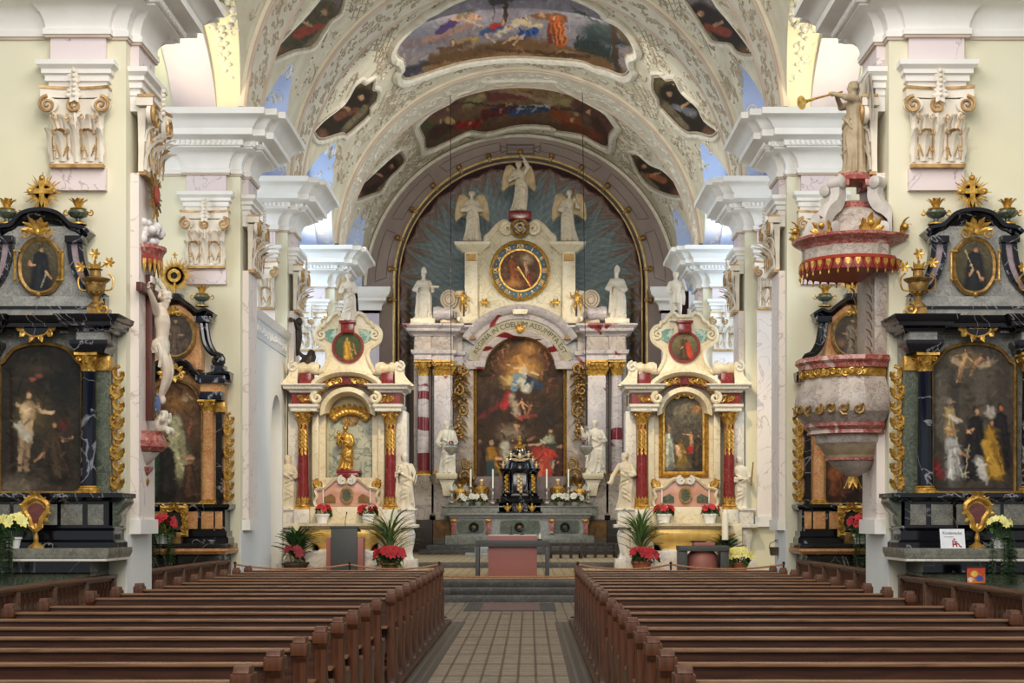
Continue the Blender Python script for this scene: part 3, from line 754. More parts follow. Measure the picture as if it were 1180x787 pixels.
# curtain gathered to the hooks of the gilt rail
hooks = [90+14*k for k in range(-9, 10)]
def curtain():
    per = 16; zlow = 2.6; path = []
    for k in range((len(hooks)-1)*per+1):
        a = hooks[0]+14*k/per
        if a < 0: path.append((RA, ZA+RA*math.radians(a), -1, 0, k))
        elif a > 180: path.append((-RA, ZA-RA*math.radians(a-180), 1, 0, k))
        else: c, q = math.cos(math.radians(a)), math.sin(math.radians(a)); path.append((RA*c, ZA+RA*q, -c, -q, k))
    path = [(RA, .9, -1, 0, 0)]+path+[(-RA, .9, 1, 0, path[-1][4])]
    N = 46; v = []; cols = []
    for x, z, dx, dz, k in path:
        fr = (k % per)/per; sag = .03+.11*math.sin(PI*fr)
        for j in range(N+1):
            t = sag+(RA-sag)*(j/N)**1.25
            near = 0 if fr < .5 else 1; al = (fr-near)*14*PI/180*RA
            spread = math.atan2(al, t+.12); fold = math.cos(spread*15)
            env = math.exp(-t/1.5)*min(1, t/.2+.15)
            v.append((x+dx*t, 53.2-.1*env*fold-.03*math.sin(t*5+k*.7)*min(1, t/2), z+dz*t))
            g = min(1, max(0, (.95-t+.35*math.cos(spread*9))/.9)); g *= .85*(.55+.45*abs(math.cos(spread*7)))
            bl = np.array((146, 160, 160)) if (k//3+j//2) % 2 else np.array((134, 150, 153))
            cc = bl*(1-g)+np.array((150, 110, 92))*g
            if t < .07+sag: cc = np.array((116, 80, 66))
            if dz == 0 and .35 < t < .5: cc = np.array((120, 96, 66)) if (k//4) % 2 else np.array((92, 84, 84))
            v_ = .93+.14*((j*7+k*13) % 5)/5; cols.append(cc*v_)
    f = []
    for i in range(len(path)-1):
        for j in range(N): p = i*(N+1)+j; f.append((p, p+N+1, p+N+2, p+1))
    me = bpy.data.meshes.new('curtain'); me.from_pydata(v, [], f)
    c = np.array(cols)/255.0; c = np.where(c <= .04045, c/12.92, ((c+.055)/1.055)**2.4)
    at = me.color_attributes.new('paint', 'FLOAT_COLOR', 'POINT')
    at.data.foreach_set('color', np.concatenate([c, np.ones((len(c), 1))], 1).ravel())
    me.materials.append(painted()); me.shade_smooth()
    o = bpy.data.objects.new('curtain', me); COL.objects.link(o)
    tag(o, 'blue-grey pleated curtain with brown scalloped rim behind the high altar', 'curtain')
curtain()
rl = thing('curtain_rail', (0, YE-.1, ZA+RA), 'gilt curved curtain rail with round knobs following the choir arch', 'curtain rail')
pth = [(RA-.02, 3.2)]+arc(0, ZA, RA-.02, 0, 180, 60)+[(-RA+.02, 3.2)]
MB().add(g_tube([(x, YE-.08, z) for x, z in pth], .05, 8)).build('rail', mat('pale_gilt_rail', (186, 152, 92), (224, 198, 140), rough=.4, metal=.3), rl)
MB().add(g_tube([(x*.965, YE+.02, ZA+(z-ZA)*.965 if z > ZA else z) for x, z in pth], .03, 8)).build('inner_rail', MATS['pale_gilt_rail'], rl)
for a in hooks[2:-2]:
    if a < 0: x, z = RA, ZA-RA*math.radians(-a)
    elif a > 180: x, z = -RA, ZA-RA*math.radians(a-180)
    else: x, z = RA*math.cos(math.radians(a)), ZA+RA*math.sin(math.radians(a))
    u = Vector((x, 0, max(0, z-ZA))).normalized()
    MB().add(g_ball((x+u.x*.12, YE-.14, z+u.z*.12), .1, 10, 7)).add(g_tube([(x-u.x*.1, YE-.1, z-u.z*.1), (x+u.x*.05, YE-.14, z+u.z*.05)], .05, 6)).build('knob', GOLDD, rl)

# ---- wall piers with pilasters, capitals and entablature
CORN = [(-.04,8.48),(.05,8.48),(.05,8.56),(.02,8.58),(.03,8.66),(.08,8.78),(.18,8.88),(.3,8.92),(.3,8.95),(.36,8.95),(.36,9.05),(.42,9.07),(.58,9.1),(.58,9.22),(.62,9.25),(.66,9.32),(.76,9.4),(.86,9.43),(.86,9.55),(-.04,9.55)]
def capital(par, T, w, h, d, main=mat('capital_white', (222, 212, 196), (238, 230, 218), rough=.7, scale=4), gild=mat('capital_gilt', (142, 104, 62), (214, 176, 116), rough=.45, metal=.25, scale=7), hero=True):
    """a composite capital: bell, leaves, volutes, curved abacus and a flower; T maps (u, out, z)"""
    mb = MB(); gb = MB()
    # bell
    rows = [(0, .44, .05), (.06, .44, .05), (.3, .43, .05), (.7, .46, .08), (.84, .5, .12)]
    v = []; f = []
    for z, a, o in rows: v += [(-a*w, 0, z*h), (-a*w, o+d*.3, z*h), (a*w, o+d*.3, z*h), (a*w, 0, z*h)]
    for i in range(len(rows)-1):
        for k in range(3): f.append((i*4+k, i*4+k+1, i*4+5+k, i*4+4+k))
    mb.add((v, f), T)
    # abacus with hollowed front
    fr = [(-.58, .34), (-.5, .3), (-.3, .2), (-.12, .17), (.12, .17), (.3, .2), (.5, .3), (.58, .34)]
    pl = [(-.58*w, 0)]+[(a*w, d*.5+b*w*.6) for a, b in fr]+[(.58*w, 0)]
    n = len(pl)
    for (za, zb, tgt, g) in ((.86, .965, mb, 0), (.965, 1.0, gb, .02)):
        v = [(u*(1+g), o+g, za*h) for u, o in pl]+[(u*(1+g), o+g, zb*h) for u, o in pl]
        f = [tuple(range(n)), tuple(range(n, 2*n))]+[(i, (i+1) % n, n+(i+1) % n, n+i) for i in range(n)]
        tgt.add((v, f), T)
    # volutes
    for u0, dr in ((-.46, 1), (.46, -1), (-.02, 1)):
        r = .15*w if abs(u0) > .1 else .125*w; o = d*.5+(.2*w if abs(u0) > .1 else .12*w)
        a0 = PI/2
        sp = spiral(u0*w, .76*h, r, 1.7, a0, dr, 22, .1)
        pts = [(u, o, z) for u, z in sp]
        gb.add(g_tube(pts, [.034*w*(1-.55*i/22) for i in range(23)], 6), T)
        mb.add(([(u0*w+math.cos(2*PI*k/14)*r*1.12, o-q, .76*h+math.sin(2*PI*k/14)*r*.92) for q in (.03*w, .09*w) for k in range(14)],
                [tuple(range(14))]+[(k, (k+1) % 14, 14+(k+1) % 14, 14+k) for k in range(14)]), T)
        st = [(u0*w*.62, d*.3+.06*w, .3*h), (u0*w*.72, d*.35+.1*w, .55*h), (sp[0][0]-.02*w*dr, o-.02, sp[0][1])]
        mb.add(g_tube(smooth(st, 4), .03*w, 5), T)
    # leaves
    for u, z, L, W in ((-.24, .4, .3, .22), (.24, .4, .3, .22), (-.08, .4, .26, .14), (.08, .4, .26, .14), (-.4, .42, .26, .14), (.4, .42, .26, .14), (-.24, .06, .44, .26), (.24, .06, .44, .26), (-.42, .05, .5, .16), (.42, .05, .5, .16), (0, .05, .56, .18), (-.14, .1, .6, .12), (.14, .1, .6, .12), (-.34, .1, .58, .12), (.34, .1, .58, .12)):
        mb.add(g_leaf((u*w, d*.3+.06, z*h), (0, .1, 1), (u*.25, 1, 0), L*h, W*w, .62, 7, .3), T)
    for u in (-.24, .24):
        gb.add(g_leaf((u*w, d*.3+.16, .36*h), (0, .5, .7), (0, .6, -1), .16*h, .2*w, .5, 4), T)
        for s in (-1, 1):
            gb.add(g_tube(smooth([(u*w+s*.03*w, d*.3+.1, .12*h), (u*w+s*.1*w, d*.3+.1, .3*h), (u*w+s*.07*w, d*.35+.12, .44*h), (u*w+s*.13*w, d*.35+.13, .56*h)], 3), .012*w, 4), T)
    gb.add(g_box(-.47*w, .47*w, 0, d*.3+.09, -.02*h, .025*h), T)
    for u in (-.24, .24):
        for sd_ in (-1, 1):
            for zz, r in ((.2, .05), (.42, .06), (.6, .05)):
                sp = spiral((u+sd_*.1)*w, zz*h, r*w, 1.3, PI/2 if sd_ > 0 else PI/2, -sd_, 12, .2)
                gb.add(g_tube([(a_, d*.4+.13+zz*.05, b_) for a_, b_ in sp], [.013*w*(1-.5*q/12) for q in range(13)], 5), T)
    for u in (-.36, -.12, .12, .36):
        gb.add(g_tube(smooth([(u*w, d*.3+.14, .06*h), (u*w*1.06, d*.35+.15, .3*h), (u*w*.98, d*.4+.17, .52*h)], 3), .011*w, 4), T)
    # flower sprig on the abacus
    rr = random.Random(2)
    for k in range(6):
        zc_ = .88*h+.36*h*k/6; q = (.16, .13, .06, .11, .12, .08)[k]
        for j in range(6):
            a = 2*PI*j/6+k; mb.add(g_leaf((0, d*.5+.2*w, zc_), (math.cos(a), -.1, math.sin(a)), (0, 1, 0), q*w, q*.55*w, .25, 4), T)
        mb.add(g_ball((0, d*.5+.22*w, zc_), .035*w, 7, 5), T)
    c = mb.build('capital', main, par); gb.build('capital_gilding', gild, c)
    return c
for ip, (y0, y1) in enumerate(PIERS):
    for s in (-1, 1):
        pier = struct('wall_left' if s < 0 else 'wall_right', MB().box(s*5.4, s*9.6, y0, y1, 0 if ip < 1 else (0 if ip < 2 else .3), 9.52), WALL)
        PX, PW = 6.05, .78
        T = lambda u, o, z, s=s, y0=y0: (s*PX+u, y0-o, z)
        zb = 6.3 if ip < 2 else 1.62
        m = LILAC if ip < 2 else PINKW
        MB().box(s*PX-PW/2, s*PX+PW/2, y0-.1, y0+.05, zb, 6.62).build('pilaster', m, pier)
        if ip >= 2: MB().box(s*PX-PW/2-.05, s*PX+PW/2+.05, y0-.15, y0+.05, 1.5, 1.75).build('pilaster_foot', WHITE, pier)
        capital(pier, lambda u, o, z, T=T: T(u, o+.08, z+6.62), PW*1.04, 1.1, .1)
        mb = MB().add(g_prof([(s*PX-s*PW/2, y0), (s*PX-s*PW/2, y0-.1), (s*PX+s*PW/2, y0-.1), (s*PX+s*PW/2, y0)][::s], [(-.02, 7.72), (.02, 7.72), (.02, 7.82), (.06, 7.82), (.06, 7.9), (.1, 7.92), (.1, 7.98), (.16, 8.03), (.16, 8.1), (-.02, 8.1)]))
        mb.box(s*PX-PW/2, s*PX+PW/2, y0-.1, y0, 7.5, 8.09); mb.build('impost_block', WHITE, pier)
        MB().box(s*PX-PW/2, s*PX+PW/2, y0-.1, y0+.05, 8.08, 8.5).build('frieze_block', LILAC, pier)
        # the face towards the nave
        ya, yb = y0+.24, y1-.24; ym = (ya+yb)/2; w2 = yb-ya
        T2 = lambda u, o, z, s=s, ym=ym: (s*(5.4-o), ym+u, z)
        MB().box(s*5.28, s*5.45, ya, yb, 1.62, 6.62).build('pilaster', PINKW, pier)
        MB().box(s*5.385, s*5.41, y0-.005, y1, .3, 1.45).build('dado', LOWW, pier)
        MB().box(s*5.24, s*5.45, ya-.05, yb+.05, 1.45, 1.66).build('pilaster_foot', WHITE, pier)
        capital(pier, lambda u, o, z, T2=T2: T2(u, o+.1, z+6.62), w2*1.04, 1.1, .1)
        mb = MB().add(g_prof([(s*5.4, ya), (s*5.28, ya), (s*5.28, yb), (s*5.4, yb)][::-s], [(-.02, 7.72), (.02, 7.72), (.02, 7.82), (.06, 7.82), (.06, 7.9), (.1, 7.92), (.1, 7.98), (.16, 8.03), (.16, 8.1), (-.02, 8.1)]))
        mb.box(s*5.28, s*5.42, ya, yb, 7.5, 8.09); mb.build('impost_block', WHITE, pier)
        MB().box(s*5.28, s*5.42, ya, yb, 8.08, 8.5).build('frieze_block', LILAC, pier)
        # entablature breaking forward over the pilasters
        P = [(9.6, y0), (PX+PW/2+.04, y0), (PX+PW/2+.04, y0-.12), (PX-PW/2-.04, y0-.12), (PX-PW/2-.04, y0), (5.4, y0), (5.4, ya), (5.27, ya), (5.27, yb), (5.4, yb), (5.4, y1), (9.6, y1)]
        P = [(-a, b) for a, b in P]
        MB().add(g_prof(P, CORN), (lambda x, y, z: (x, y, z)) if s < 0 else (lambda x, y, z: (-x, y, z))).build('cornice', WHITE, pier)
        # row of small egg mouldings under the corona
        mb = MB()
        for k in range(46):
            xx = 5.0+k*.1
            if xx > 9.4: break
            pr = .12 if PX-PW/2-.3 < xx < PX+PW/2+.3 else 0
            mb.add(g_ball((s*xx, y0-pr-.37, 9.0), (.033, .02, .045), 6, 4))
        for k in range(int((y1-y0+.6)/.1)):
            mb.add(g_ball((s*(5.4-.13-.37), y0-.3+k*.1, 9.0), (.02, .033, .045), 6, 4))
        mb.build('egg_moulding', WHITE, pier)
        # gilt line under the frieze
        MB().add(g_prof([(a*(1 if s > 0 else 1), b) for a, b in P], [(-.02, 8.44), (.03, 8.44), (.03, 8.48), (-.02, 8.48)]), (lambda x, y, z: (x, y, z)) if s < 0 else (lambda x, y, z: (-x, y, z))).build('gilt_line', RIBE, pier)
# outer walls of the side chapels
struct('wall_left', MB().box(-9.8, -9.6, 14, 54.4, 0, 12), VGREEN)
struct('wall_right', MB().box(9.6, 9.8, 14, 54.4, 0, 12), VGREEN)
# white screen wall with an arched doorway, left side before the choir
o = [(31.38, 0), (33.75, 0), (33.75, 3.6)]+[(a, b) for a, b in arc(34.5, 3.6, .75, 180, 0, 14, .9)]+[(35.25, 0), (35.82, 0), (35.82, 5.55), (31.38, 5.55)]
n = len(o); v = [(-5.43, a, b) for a, b in o]+[(-5.7, a, b) for a, b in o]
sw = struct('wall_left', MB().add((v, [tuple(range(n)), tuple(range(n, 2*n))]+[(i, (i+1) % n, n+(i+1) % n, n+i) for i in range(n)])), LOWW, ang=30)
MB().box(-5.72, -5.41, 31.4, 35.8, 5.5, 5.92).build('frieze', mat('pale_blue_stucco', (204, 208, 214), (216, 220, 224), rough=.8), sw)
MB().add(g_prof([(-5.43, 31.4), (-5.43, 35.8)], [(-.05, 5.9), (.05, 5.9), (.1, 5.96), (.14, 6.04), (-.3, 6.04)])).build('coping', WHITE, sw)
mb = MB(); rr = random.Random(8)
for k in range(26):
    sp = spiral(31.6+k*.16, 5.71, .12, .9, rr.uniform(0, 6), rr.choice((-1, 1)), 10)
    mb.add(g_tube([(-5.405, a, b) for a, b in sp], .016, 4))
mb.build('frieze_scrollwork', WHITE, sw)
struct('wall_left', MB().box(-6.2, -6.1, 33.4, 35.7, 0, 4.8), LILACP)
# ================================================================ carved figures and repeated ornament
def limb(mb, pts, rs, seg=10):
    p = smooth([Vector(q) for q in pts], 5) if len(pts) > 2 else pts
    n = len(p); k = len(rs)-1
    r = [rs[min(int(i/(n-1)*k), k-1)]*(1-(i/(n-1)*k-min(int(i/(n-1)*k), k-1)))+rs[min(int(i/(n-1)*k), k-1)+1]*(i/(n-1)*k-min(int(i/(n-1)*k), k-1)) for i in range(n)]
    mb.add(g_tube(p, r, seg)); mb.add(g_ball(p[-1], rs[-1]*1.02, 8, 6)); mb.add(g_ball(p[0], rs[0]*1.02, 8, 6))
def hand(mb, p, d, s):
    """palm with five bent fingers, d the way the fingers point"""
    d = Vector(d).normalized(); p = Vector(p)
    side = d.cross(Vector((0, -1, 0)));
    if side.length < .1: side = d.cross(Vector((0, 0, 1)))
    side.normalize(); nrm = side.cross(d)
    mb.add(g_ball(p+d*.025*s, (.02*s, .02*s, .024*s), 8, 6))
    for k, L in enumerate((.042, .05, .048, .038)):
        b = p+d*.035*s+side*(k-1.5)*.0115*s
        mb.add(g_tube([b, b+d*L*.5*s, b+d*L*s*.85+nrm*L*.45*s], [.0075*s, .007*s, .005*s], 5))
    b = p+d*.012*s-side*.018*s
    mb.add(g_tube([b, b-side*.016*s+d*.016*s, b-side*.018*s+d*.034*s], [.008*s, .0075*s, .005*s], 5))
def head(mb, c, h, turn=0, beard=False, hood=False, hair=True, tilt=0):
    """face with brow, nose, lips, chin, ears; looks along -y turned by turn degrees"""
    M = Matrix.Translation(c) @ Matrix.Rotation(math.radians(turn), 4, 'Z') @ Matrix.Rotation(math.radians(tilt), 4, 'X')
    t = MB(); u = h
    t.add(g_ball((0, .004*u, .012*u), (.046*u, .056*u, .058*u), 14, 10)); t.add(g_ball((0, -.014*u, -.026*u), (.034*u, .038*u, .046*u), 12, 8))
    t.add(g_tube([(0, -.05*u, .018*u), (0, -.06*u, -.006*u), (0, -.066*u, -.014*u)], [.007*u, .009*u, .011*u], 6))
    t.add(g_ball((0, -.048*u, -.034*u), (.016*u, .012*u, .006*u), 8, 5)); t.add(g_ball((0, -.044*u, -.058*u), (.016*u, .014*u, .013*u), 8, 5))
    for s in (-1, 1):
        t.add(g_tube([(s*.008*u, -.054*u, .022*u), (s*.022*u, -.051*u, .026*u), (s*.036*u, -.04*u, .02*u)], .0075*u, 5))
        t.add(g_ball((s*.019*u, -.044*u, .011*u), (.009*u, .008*u, .006*u), 7, 5))
        t.add(g_ball((s*.046*u, 0, -.002*u), (.008*u, .014*u, .02*u), 6, 5)); t.add(g_ball((s*.024*u, -.036*u, -.018*u), (.014*u, .014*u, .014*u), 7, 5))
    if hair:
        for k in range(16):
            a = PI*.08+PI*.84*(k/15)*2-PI*.42; z = .03 if k % 2 else -.006
            t.add(g_ball((math.sin(a*1.05)*.05*u, (.012+.045*math.cos(a))*u, (z+.012)*u), (.02*u, .02*u, .026*u), 6, 5))
        for k in range(9):
            a = 2*PI*k/9; t.add(g_ball((math.cos(a)*.034*u, math.sin(a)*.034*u+.01*u, .062*u), (.02*u, .02*u, .016*u), 6, 5))
    if beard:
        for k in range(7): t.add(g_ball(((k-3)*.011*u, (-.046+abs(k-3)*.006)*u, (-.07+abs(k-3)*.008)*u), (.012*u, .014*u, .03*u), 6, 5))
    if hood:
        t.add(g_lathe([(.05*u, -.1*u), (.066*u, -.05*u), (.066*u, .01*u), (.058*u, .05*u), (.03*u, .078*u), (0, .084*u)], (0, .016*u, 0), 14, sx=.95, sy=.95))
    mb.add((t.v, t.f), None, M)
def robed(o, h, arms, seed=1, sway=.025, wide=1.0, hd=0, beard=False, hood=False, hair=True, leg=None, tilt=0, face=0, cape=False, knee=1, M=None, name='body', m=None, voxel=None):
    """a standing draped figure carved in one piece; o is the parent; local origin at the feet, looking along -y"""
    rr = random.Random(seed); t = MB(); u = h
    S = [(0, .165, .125), (.05, .16, .122), (.14, .148, .112), (.26, .138, .104), (.38, .132, .1), (.47, .128, .094), (.55, .116, .086), (.62, .104, .078), (.68, .11, .082), (.745, .124, .084), (.79, .128, .07), (.822, .098, .056), (.845, .045, .04), (.875, .034, .036), (.9, .034, .036)]
    cx = lambda z: sway*math.sin(PI*min(1, z*1.15))*u
    S2 = [];
    for i in range(len(S)-1):
        for k in range(3):
            q = k/3; S2.append(tuple(S[i][j]*(1-q)+S[i+1][j]*q for j in range(3)))
    S2.append(S[-1]); n = 64; v = []; f = []
    p1, p2, p3 = rr.uniform(0, 6), rr.uniform(0, 6), rr.uniform(0, 6); tw = rr.uniform(-2.2, 2.2)
    for z, a, b in S2:
        am = .14*max(0, 1-z/.66)+.035*(z < .8)
        for k in range(n):
            g = 2*PI*k/n
            fo = 1+am*(.6*math.cos(9*g+p1+tw*z*2)+.4*math.cos(14*g+p2-z*5)+.35*math.cos(5*g+p3+z*7))
            w = wide if z < .8 else 1
            kn = .03*math.exp(-((z-.36)/.12)**2)*max(0, math.cos(g+PI/2-knee*.5))
            v.append((cx(z)+math.cos(g)*a*u*fo*w, math.sin(g)*b*u*fo*w-kn*u, z*u))
    for i in range(len(S2)-1):
        for k in range(n): f.append((i*n+k, i*n+(k+1) % n, (i+1)*n+(k+1) % n, (i+1)*n+k))
    f += [tuple(range(n))[::-1], tuple((len(S2)-1)*n+k for k in range(n))]
    t.add((v, f))
    # swags of drapery across the front
    for k in range(6):
        z0 = .66-.075*k; d = rr.choice((-1, 1)) if k else 1
        pts = [(d*-.11*u+cx(.5), -.06*u, z0*u), (d*-.02*u+cx(.5), -.115*u, (z0-.05)*u), (d*.07*u+cx(.5), -.105*u, (z0-.1)*u), (d*.125*u+cx(.5), -.05*u, (z0-.2)*u)]
        t.add(g_tube(smooth(pts, 5), [.008*u+.012*u*math.sin(PI*i/15) for i in range(16)], 6))
    if cape:
        for s in (-1, 1):
            t.add(g_tube(smooth([(s*.07*u, -.07*u, .8*u), (s*.12*u, -.085*u, .6*u), (s*.13*u, -.09*u, .35*u), (s*.16*u, -.08*u, .1*u)], 5), [.02*u]*8+[.03*u]*8, 7))
    t.add(g_box(-.15*u, .15*u, -.12*u, .11*u, -.015*u, .012*u))
    for s in (-1, 1): t.add(g_ball((s*.055*u, -.13*u, .015*u), (.026*u, .055*u, .02*u), 8, 6))
    for ar in arms:
        sd, el, ha, dr = ar[:4]
        sh = (sd*.112*u+cx(.8), 0, .785*u); el = tuple(q*u for q in el); ha = tuple(q*u for q in ha)
        limb(t, [sh, el], [.046*u, .04*u]); limb(t, [el, ha], [.042*u if len(ar) < 5 else .03*u, .026*u])
        if len(ar) < 5:     # hanging sleeve
            mx = tuple((a+b)/2 for a, b in zip(el, ha))
            t.add(g_tube([el, (mx[0], mx[1], mx[2]-.05*u), (ha[0]*.9+el[0]*.1, ha[1]*.9+el[1]*.1, ha[2]-.05*u)], [.035*u, .04*u, .02*u], 7))
        hand(t, ha, dr, u)
    head(t, (cx(.93), -.008*u, .935*u), u, hd, beard, hood, hair, tilt)
    if M is not None or face:
        R = Matrix.Rotation(math.radians(face), 4, 'Z')
        t.v = [tuple(R @ Vector(p)) for p in t.v]
    b = OFF[o.name]; t.v = [(p[0]+b[0], p[1]+b[1], p[2]+b[2]) for p in t.v]
    return fuse(t, name, m or STATW, o, voxel or max(.008, h*.0095), 3, .45)
def wings(o, h, m, z=.76, spread=1.0, up=0, y=.07, only=(-1, 1)):
    b = OFF[o.name]
    for s in only:
        mb = MB(); u = h
        rootp = Vector((s*.05*u, y*u, z*u))
        tip = Vector((s*.24*spread*u, (y+.06)*u, (z+.15+up)*u))
        mb.add(g_tube(smooth([rootp, rootp*.5+tip*.5+Vector((0, 0, .06*u)), tip], 5), [.035*u, .04*u, .04*u, .036*u, .032*u, .03*u, .028*u, .024*u, .02*u, .018*u, .012*u], 7))
        for k in range(11):
            q = k/10; p = rootp*(1-q)+tip*q+Vector((0, .006*u*k % .012, .045*u*math.sin(PI*q)))
            L = (.24+.34*q-.08*(q > .9))*u
            d = Vector((s*(.02+.2*q), .05, -1))
            mb.add(g_leaf(p, d, (0, -1, .0), L, .075*u, .04, 6, .12, False))
            if k < 9: mb.add(g_leaf(p+Vector((0, -.012*u, .01*u)), d, (0, -1, 0), L*.5, .07*u, .04, 5, .12, False))
        mb.v = [(p[0]+b[0], p[1]+b[1], p[2]+b[2]) for p in mb.v]
        mb.build('wing', m, o)
def rod(o, pts, r, name, m, seg=6, extra=None):
    b = OFF[o.name]; mb = MB().add(g_tube([(p[0]+b[0], p[1]+b[1], p[2]+b[2]) for p in pts], r, seg))
    if extra: extra(mb, b)
    return mb.build(name, m, o)
def mitre(o, h, sway=.025):
    b = OFF[o.name]; u = h; mb = MB()
    o2 = [(-.05, .965), (-.06, 1.0), (-.045, 1.06), (0, 1.11), (.045, 1.06), (.06, 1.0), (.05, .965)]
    for y in (-.045, .03): mb.add(g_plate([(a*u+sway*.4*u+b[0], c*u+b[2]) for a, c in o2], b[1]+y*u, b[1]+(y+.02)*u))
    return mb.build('mitre', STATW, o)
LH = (-1, (-.2, -.03, .62), (-.1, -.15, .66), (1, -.2, .3))
RH = (1, (.2, -.03, .62), (.1, -.15, .66), (-1, -.2, .3))

# ---- columns
def column(par, x, y, z0, z1, r, ms, capm=GOLD, basem=GOLD, ch=.24, bh=.1, leaves=True, blocks=None):
    zt = z1-ch
    prof = [(r*1.02, z0+bh), (r*1.02, z0+bh+.05*(zt-z0)), (r*1.0, z0+.35*(zt-z0)), (r*.88, zt-.03), (r*.94, zt-.02), (r*.94, zt)]
    c = MB().add(g_lathe(prof, (x, y, 0), 24)).build('column', ms, par)
    MB().box(x-r*1.35, x+r*1.35, y-r*1.35, y+r*1.35, z0, z0+bh*.35).add(g_lathe([(r*1.3, z0+bh*.35), (r*1.4, z0+bh*.5), (r*1.3, z0+bh*.65), (r*1.08, z0+bh*.72), (r*1.2, z0+bh*.85), (r*1.05, z0+bh)], (x, y, 0), 24)).build('column_base', basem, c)
    mb = MB().add(g_lathe([(r*.9, zt), (r*.92, zt+ch*.5), (r*1.15, zt+ch*.85)], (x, y, 0), 20))
    q = r*1.5; cc = q*.8
    pl = [(-q, -q), (0, -cc), (q, -q), (cc, 0), (q, q), (0, cc), (-q, q), (-cc, 0)]
    v = [(x+a, y+b, z) for z in (zt+ch*.86, z1) for a, b in pl]
    mb.add((v, [tuple(range(8)), tuple(range(8, 16))]+[(i, (i+1) % 8, 8+(i+1) % 8, 8+i) for i in range(8)]))
    for k in range(8):
        a = 2*PI*k/8; d = (math.cos(a), math.sin(a), 0)
        mb.add(g_leaf((x+d[0]*r*.9, y+d[1]*r*.9, zt+.02*ch), (d[0]*.15, d[1]*.15, 1), d, ch*.55, r*.75, .6, 5))
        a += PI/8; d = (math.cos(a), math.sin(a), 0)
        mb.add(g_leaf((x+d[0]*r*.9, y+d[1]*r*.9, zt+.15*ch), (d[0]*.15, d[1]*.15, 1), d, ch*.72, r*.6, .6, 5))
    for k in range(4):
        a = PI/4+PI/2*k; d = Vector((math.cos(a), math.sin(a), 0)); p0 = Vector((x, y, 0))+d*r*1.5
        sp = spiral(0, 0, r*.42, 1.4, PI/2, 1 if k % 2 else 1, 12, .15)
        mb.add(g_tube([(p0.x+d.x*u, p0.y+d.y*u, zt+ch*.68+w) for u, w in sp], r*.13, 5))
    mb.build('capital', capm, c)
    return c
def ring(cx, cz, rx, rz, n=36): return [(cx+rx*math.cos(2*PI*k/n), cz+rz*math.sin(2*PI*k/n)) for k in range(n)]
def scroll_strip(mb, x, y, z0, z1, w, sd=1, r=.02, seed=1):
    """a run of rocaille C-scrolls and leaves climbing a pilaster edge"""
    n = max(2, int((z1-z0)/(w*1.25)))
    for k in range(n):
        z = z0+(z1-z0)*(k+.5)/n; h = (z1-z0)/n; d = 1 if k % 2 else -1
        for q, e in ((.52, 1), (.3, -1)):
            sp = spiral(x+sd*w*(.12*d+.1*e), z+h*.2*e, h*q, 1.05, PI/2*d*e, sd*d*e, 14, .22)
            mb.add(g_tube([(a, y-.01*e, b) for a, b in sp], [r*1.25*(1-.6*i/14) for i in range(15)], 6))
        mb.add(g_leaf((x+sd*w*.1, y, z-h*.4), (sd*.45, -.15, .9), (sd*.4, -1, 0), h*.9, h*.42, .3, 6))
        mb.add(g_leaf((x-sd*w*.1, y, z), (-sd*.2, -.15, .9), (0, -1, 0), h*.7, h*.34, .3, 5))
        mb.add(g_ball((x+sd*w*.25*d, y-.02, z+h*.3), h*.09, 7, 5))
    return mb
def crest(mb, x, y, z, s):
    """a shell of gilt leaves over a keystone"""
    for a in (-75, -45, -18, 18, 45, 75):
        q = math.radians(a)
        mb.add(g_leaf((x, y, z), (math.sin(q), -.15, math.cos(q)), (math.sin(q), -1, 0), s*(1-.25*abs(a)/75), s*.42, .45, 6))
    for sd in (-1, 1):
        sp = spiral(x+sd*s*.55, z-.05*s, s*.3, 1.2, PI/2, -sd, 12, .2)
        mb.add(g_tube([(a, y-.02, b) for a, b in sp], [s*.07*(1-.5*i/12) for i in range(13)], 6))
    mb.add(g_ball((x, y-.04*s, z+.05*s), (s*.16, s*.12, s*.2), 8, 6))
    return mb
def g_scrolled_cartouche(x, y, z, w, h):
    mb = MB()
    mb.add(g_prof(ring(x, z, w*.36, h*.36, 24), [(-.02*w, 0), (-.03*w, .05*w), (.05*w, .06*w), (.07*w, 0)], True, 'xz', y))
    for k in range(10):
        a = 2*PI*k/10; c, s = math.cos(a), math.sin(a)
        sp = spiral(x+c*w*.48, z+s*h*.46, .1*w, 1.1, a, 1 if k % 2 else -1, 10, .2)
        mb.add(g_tube([(p, y-.02*w, q) for p, q in sp], .03*w, 5))
        mb.add(g_leaf((x+c*w*.4, y-.03*w, z+s*h*.4), (c, -.2, s), (c, -1, s), w*.2, w*.14, .3, 4))
    return mb
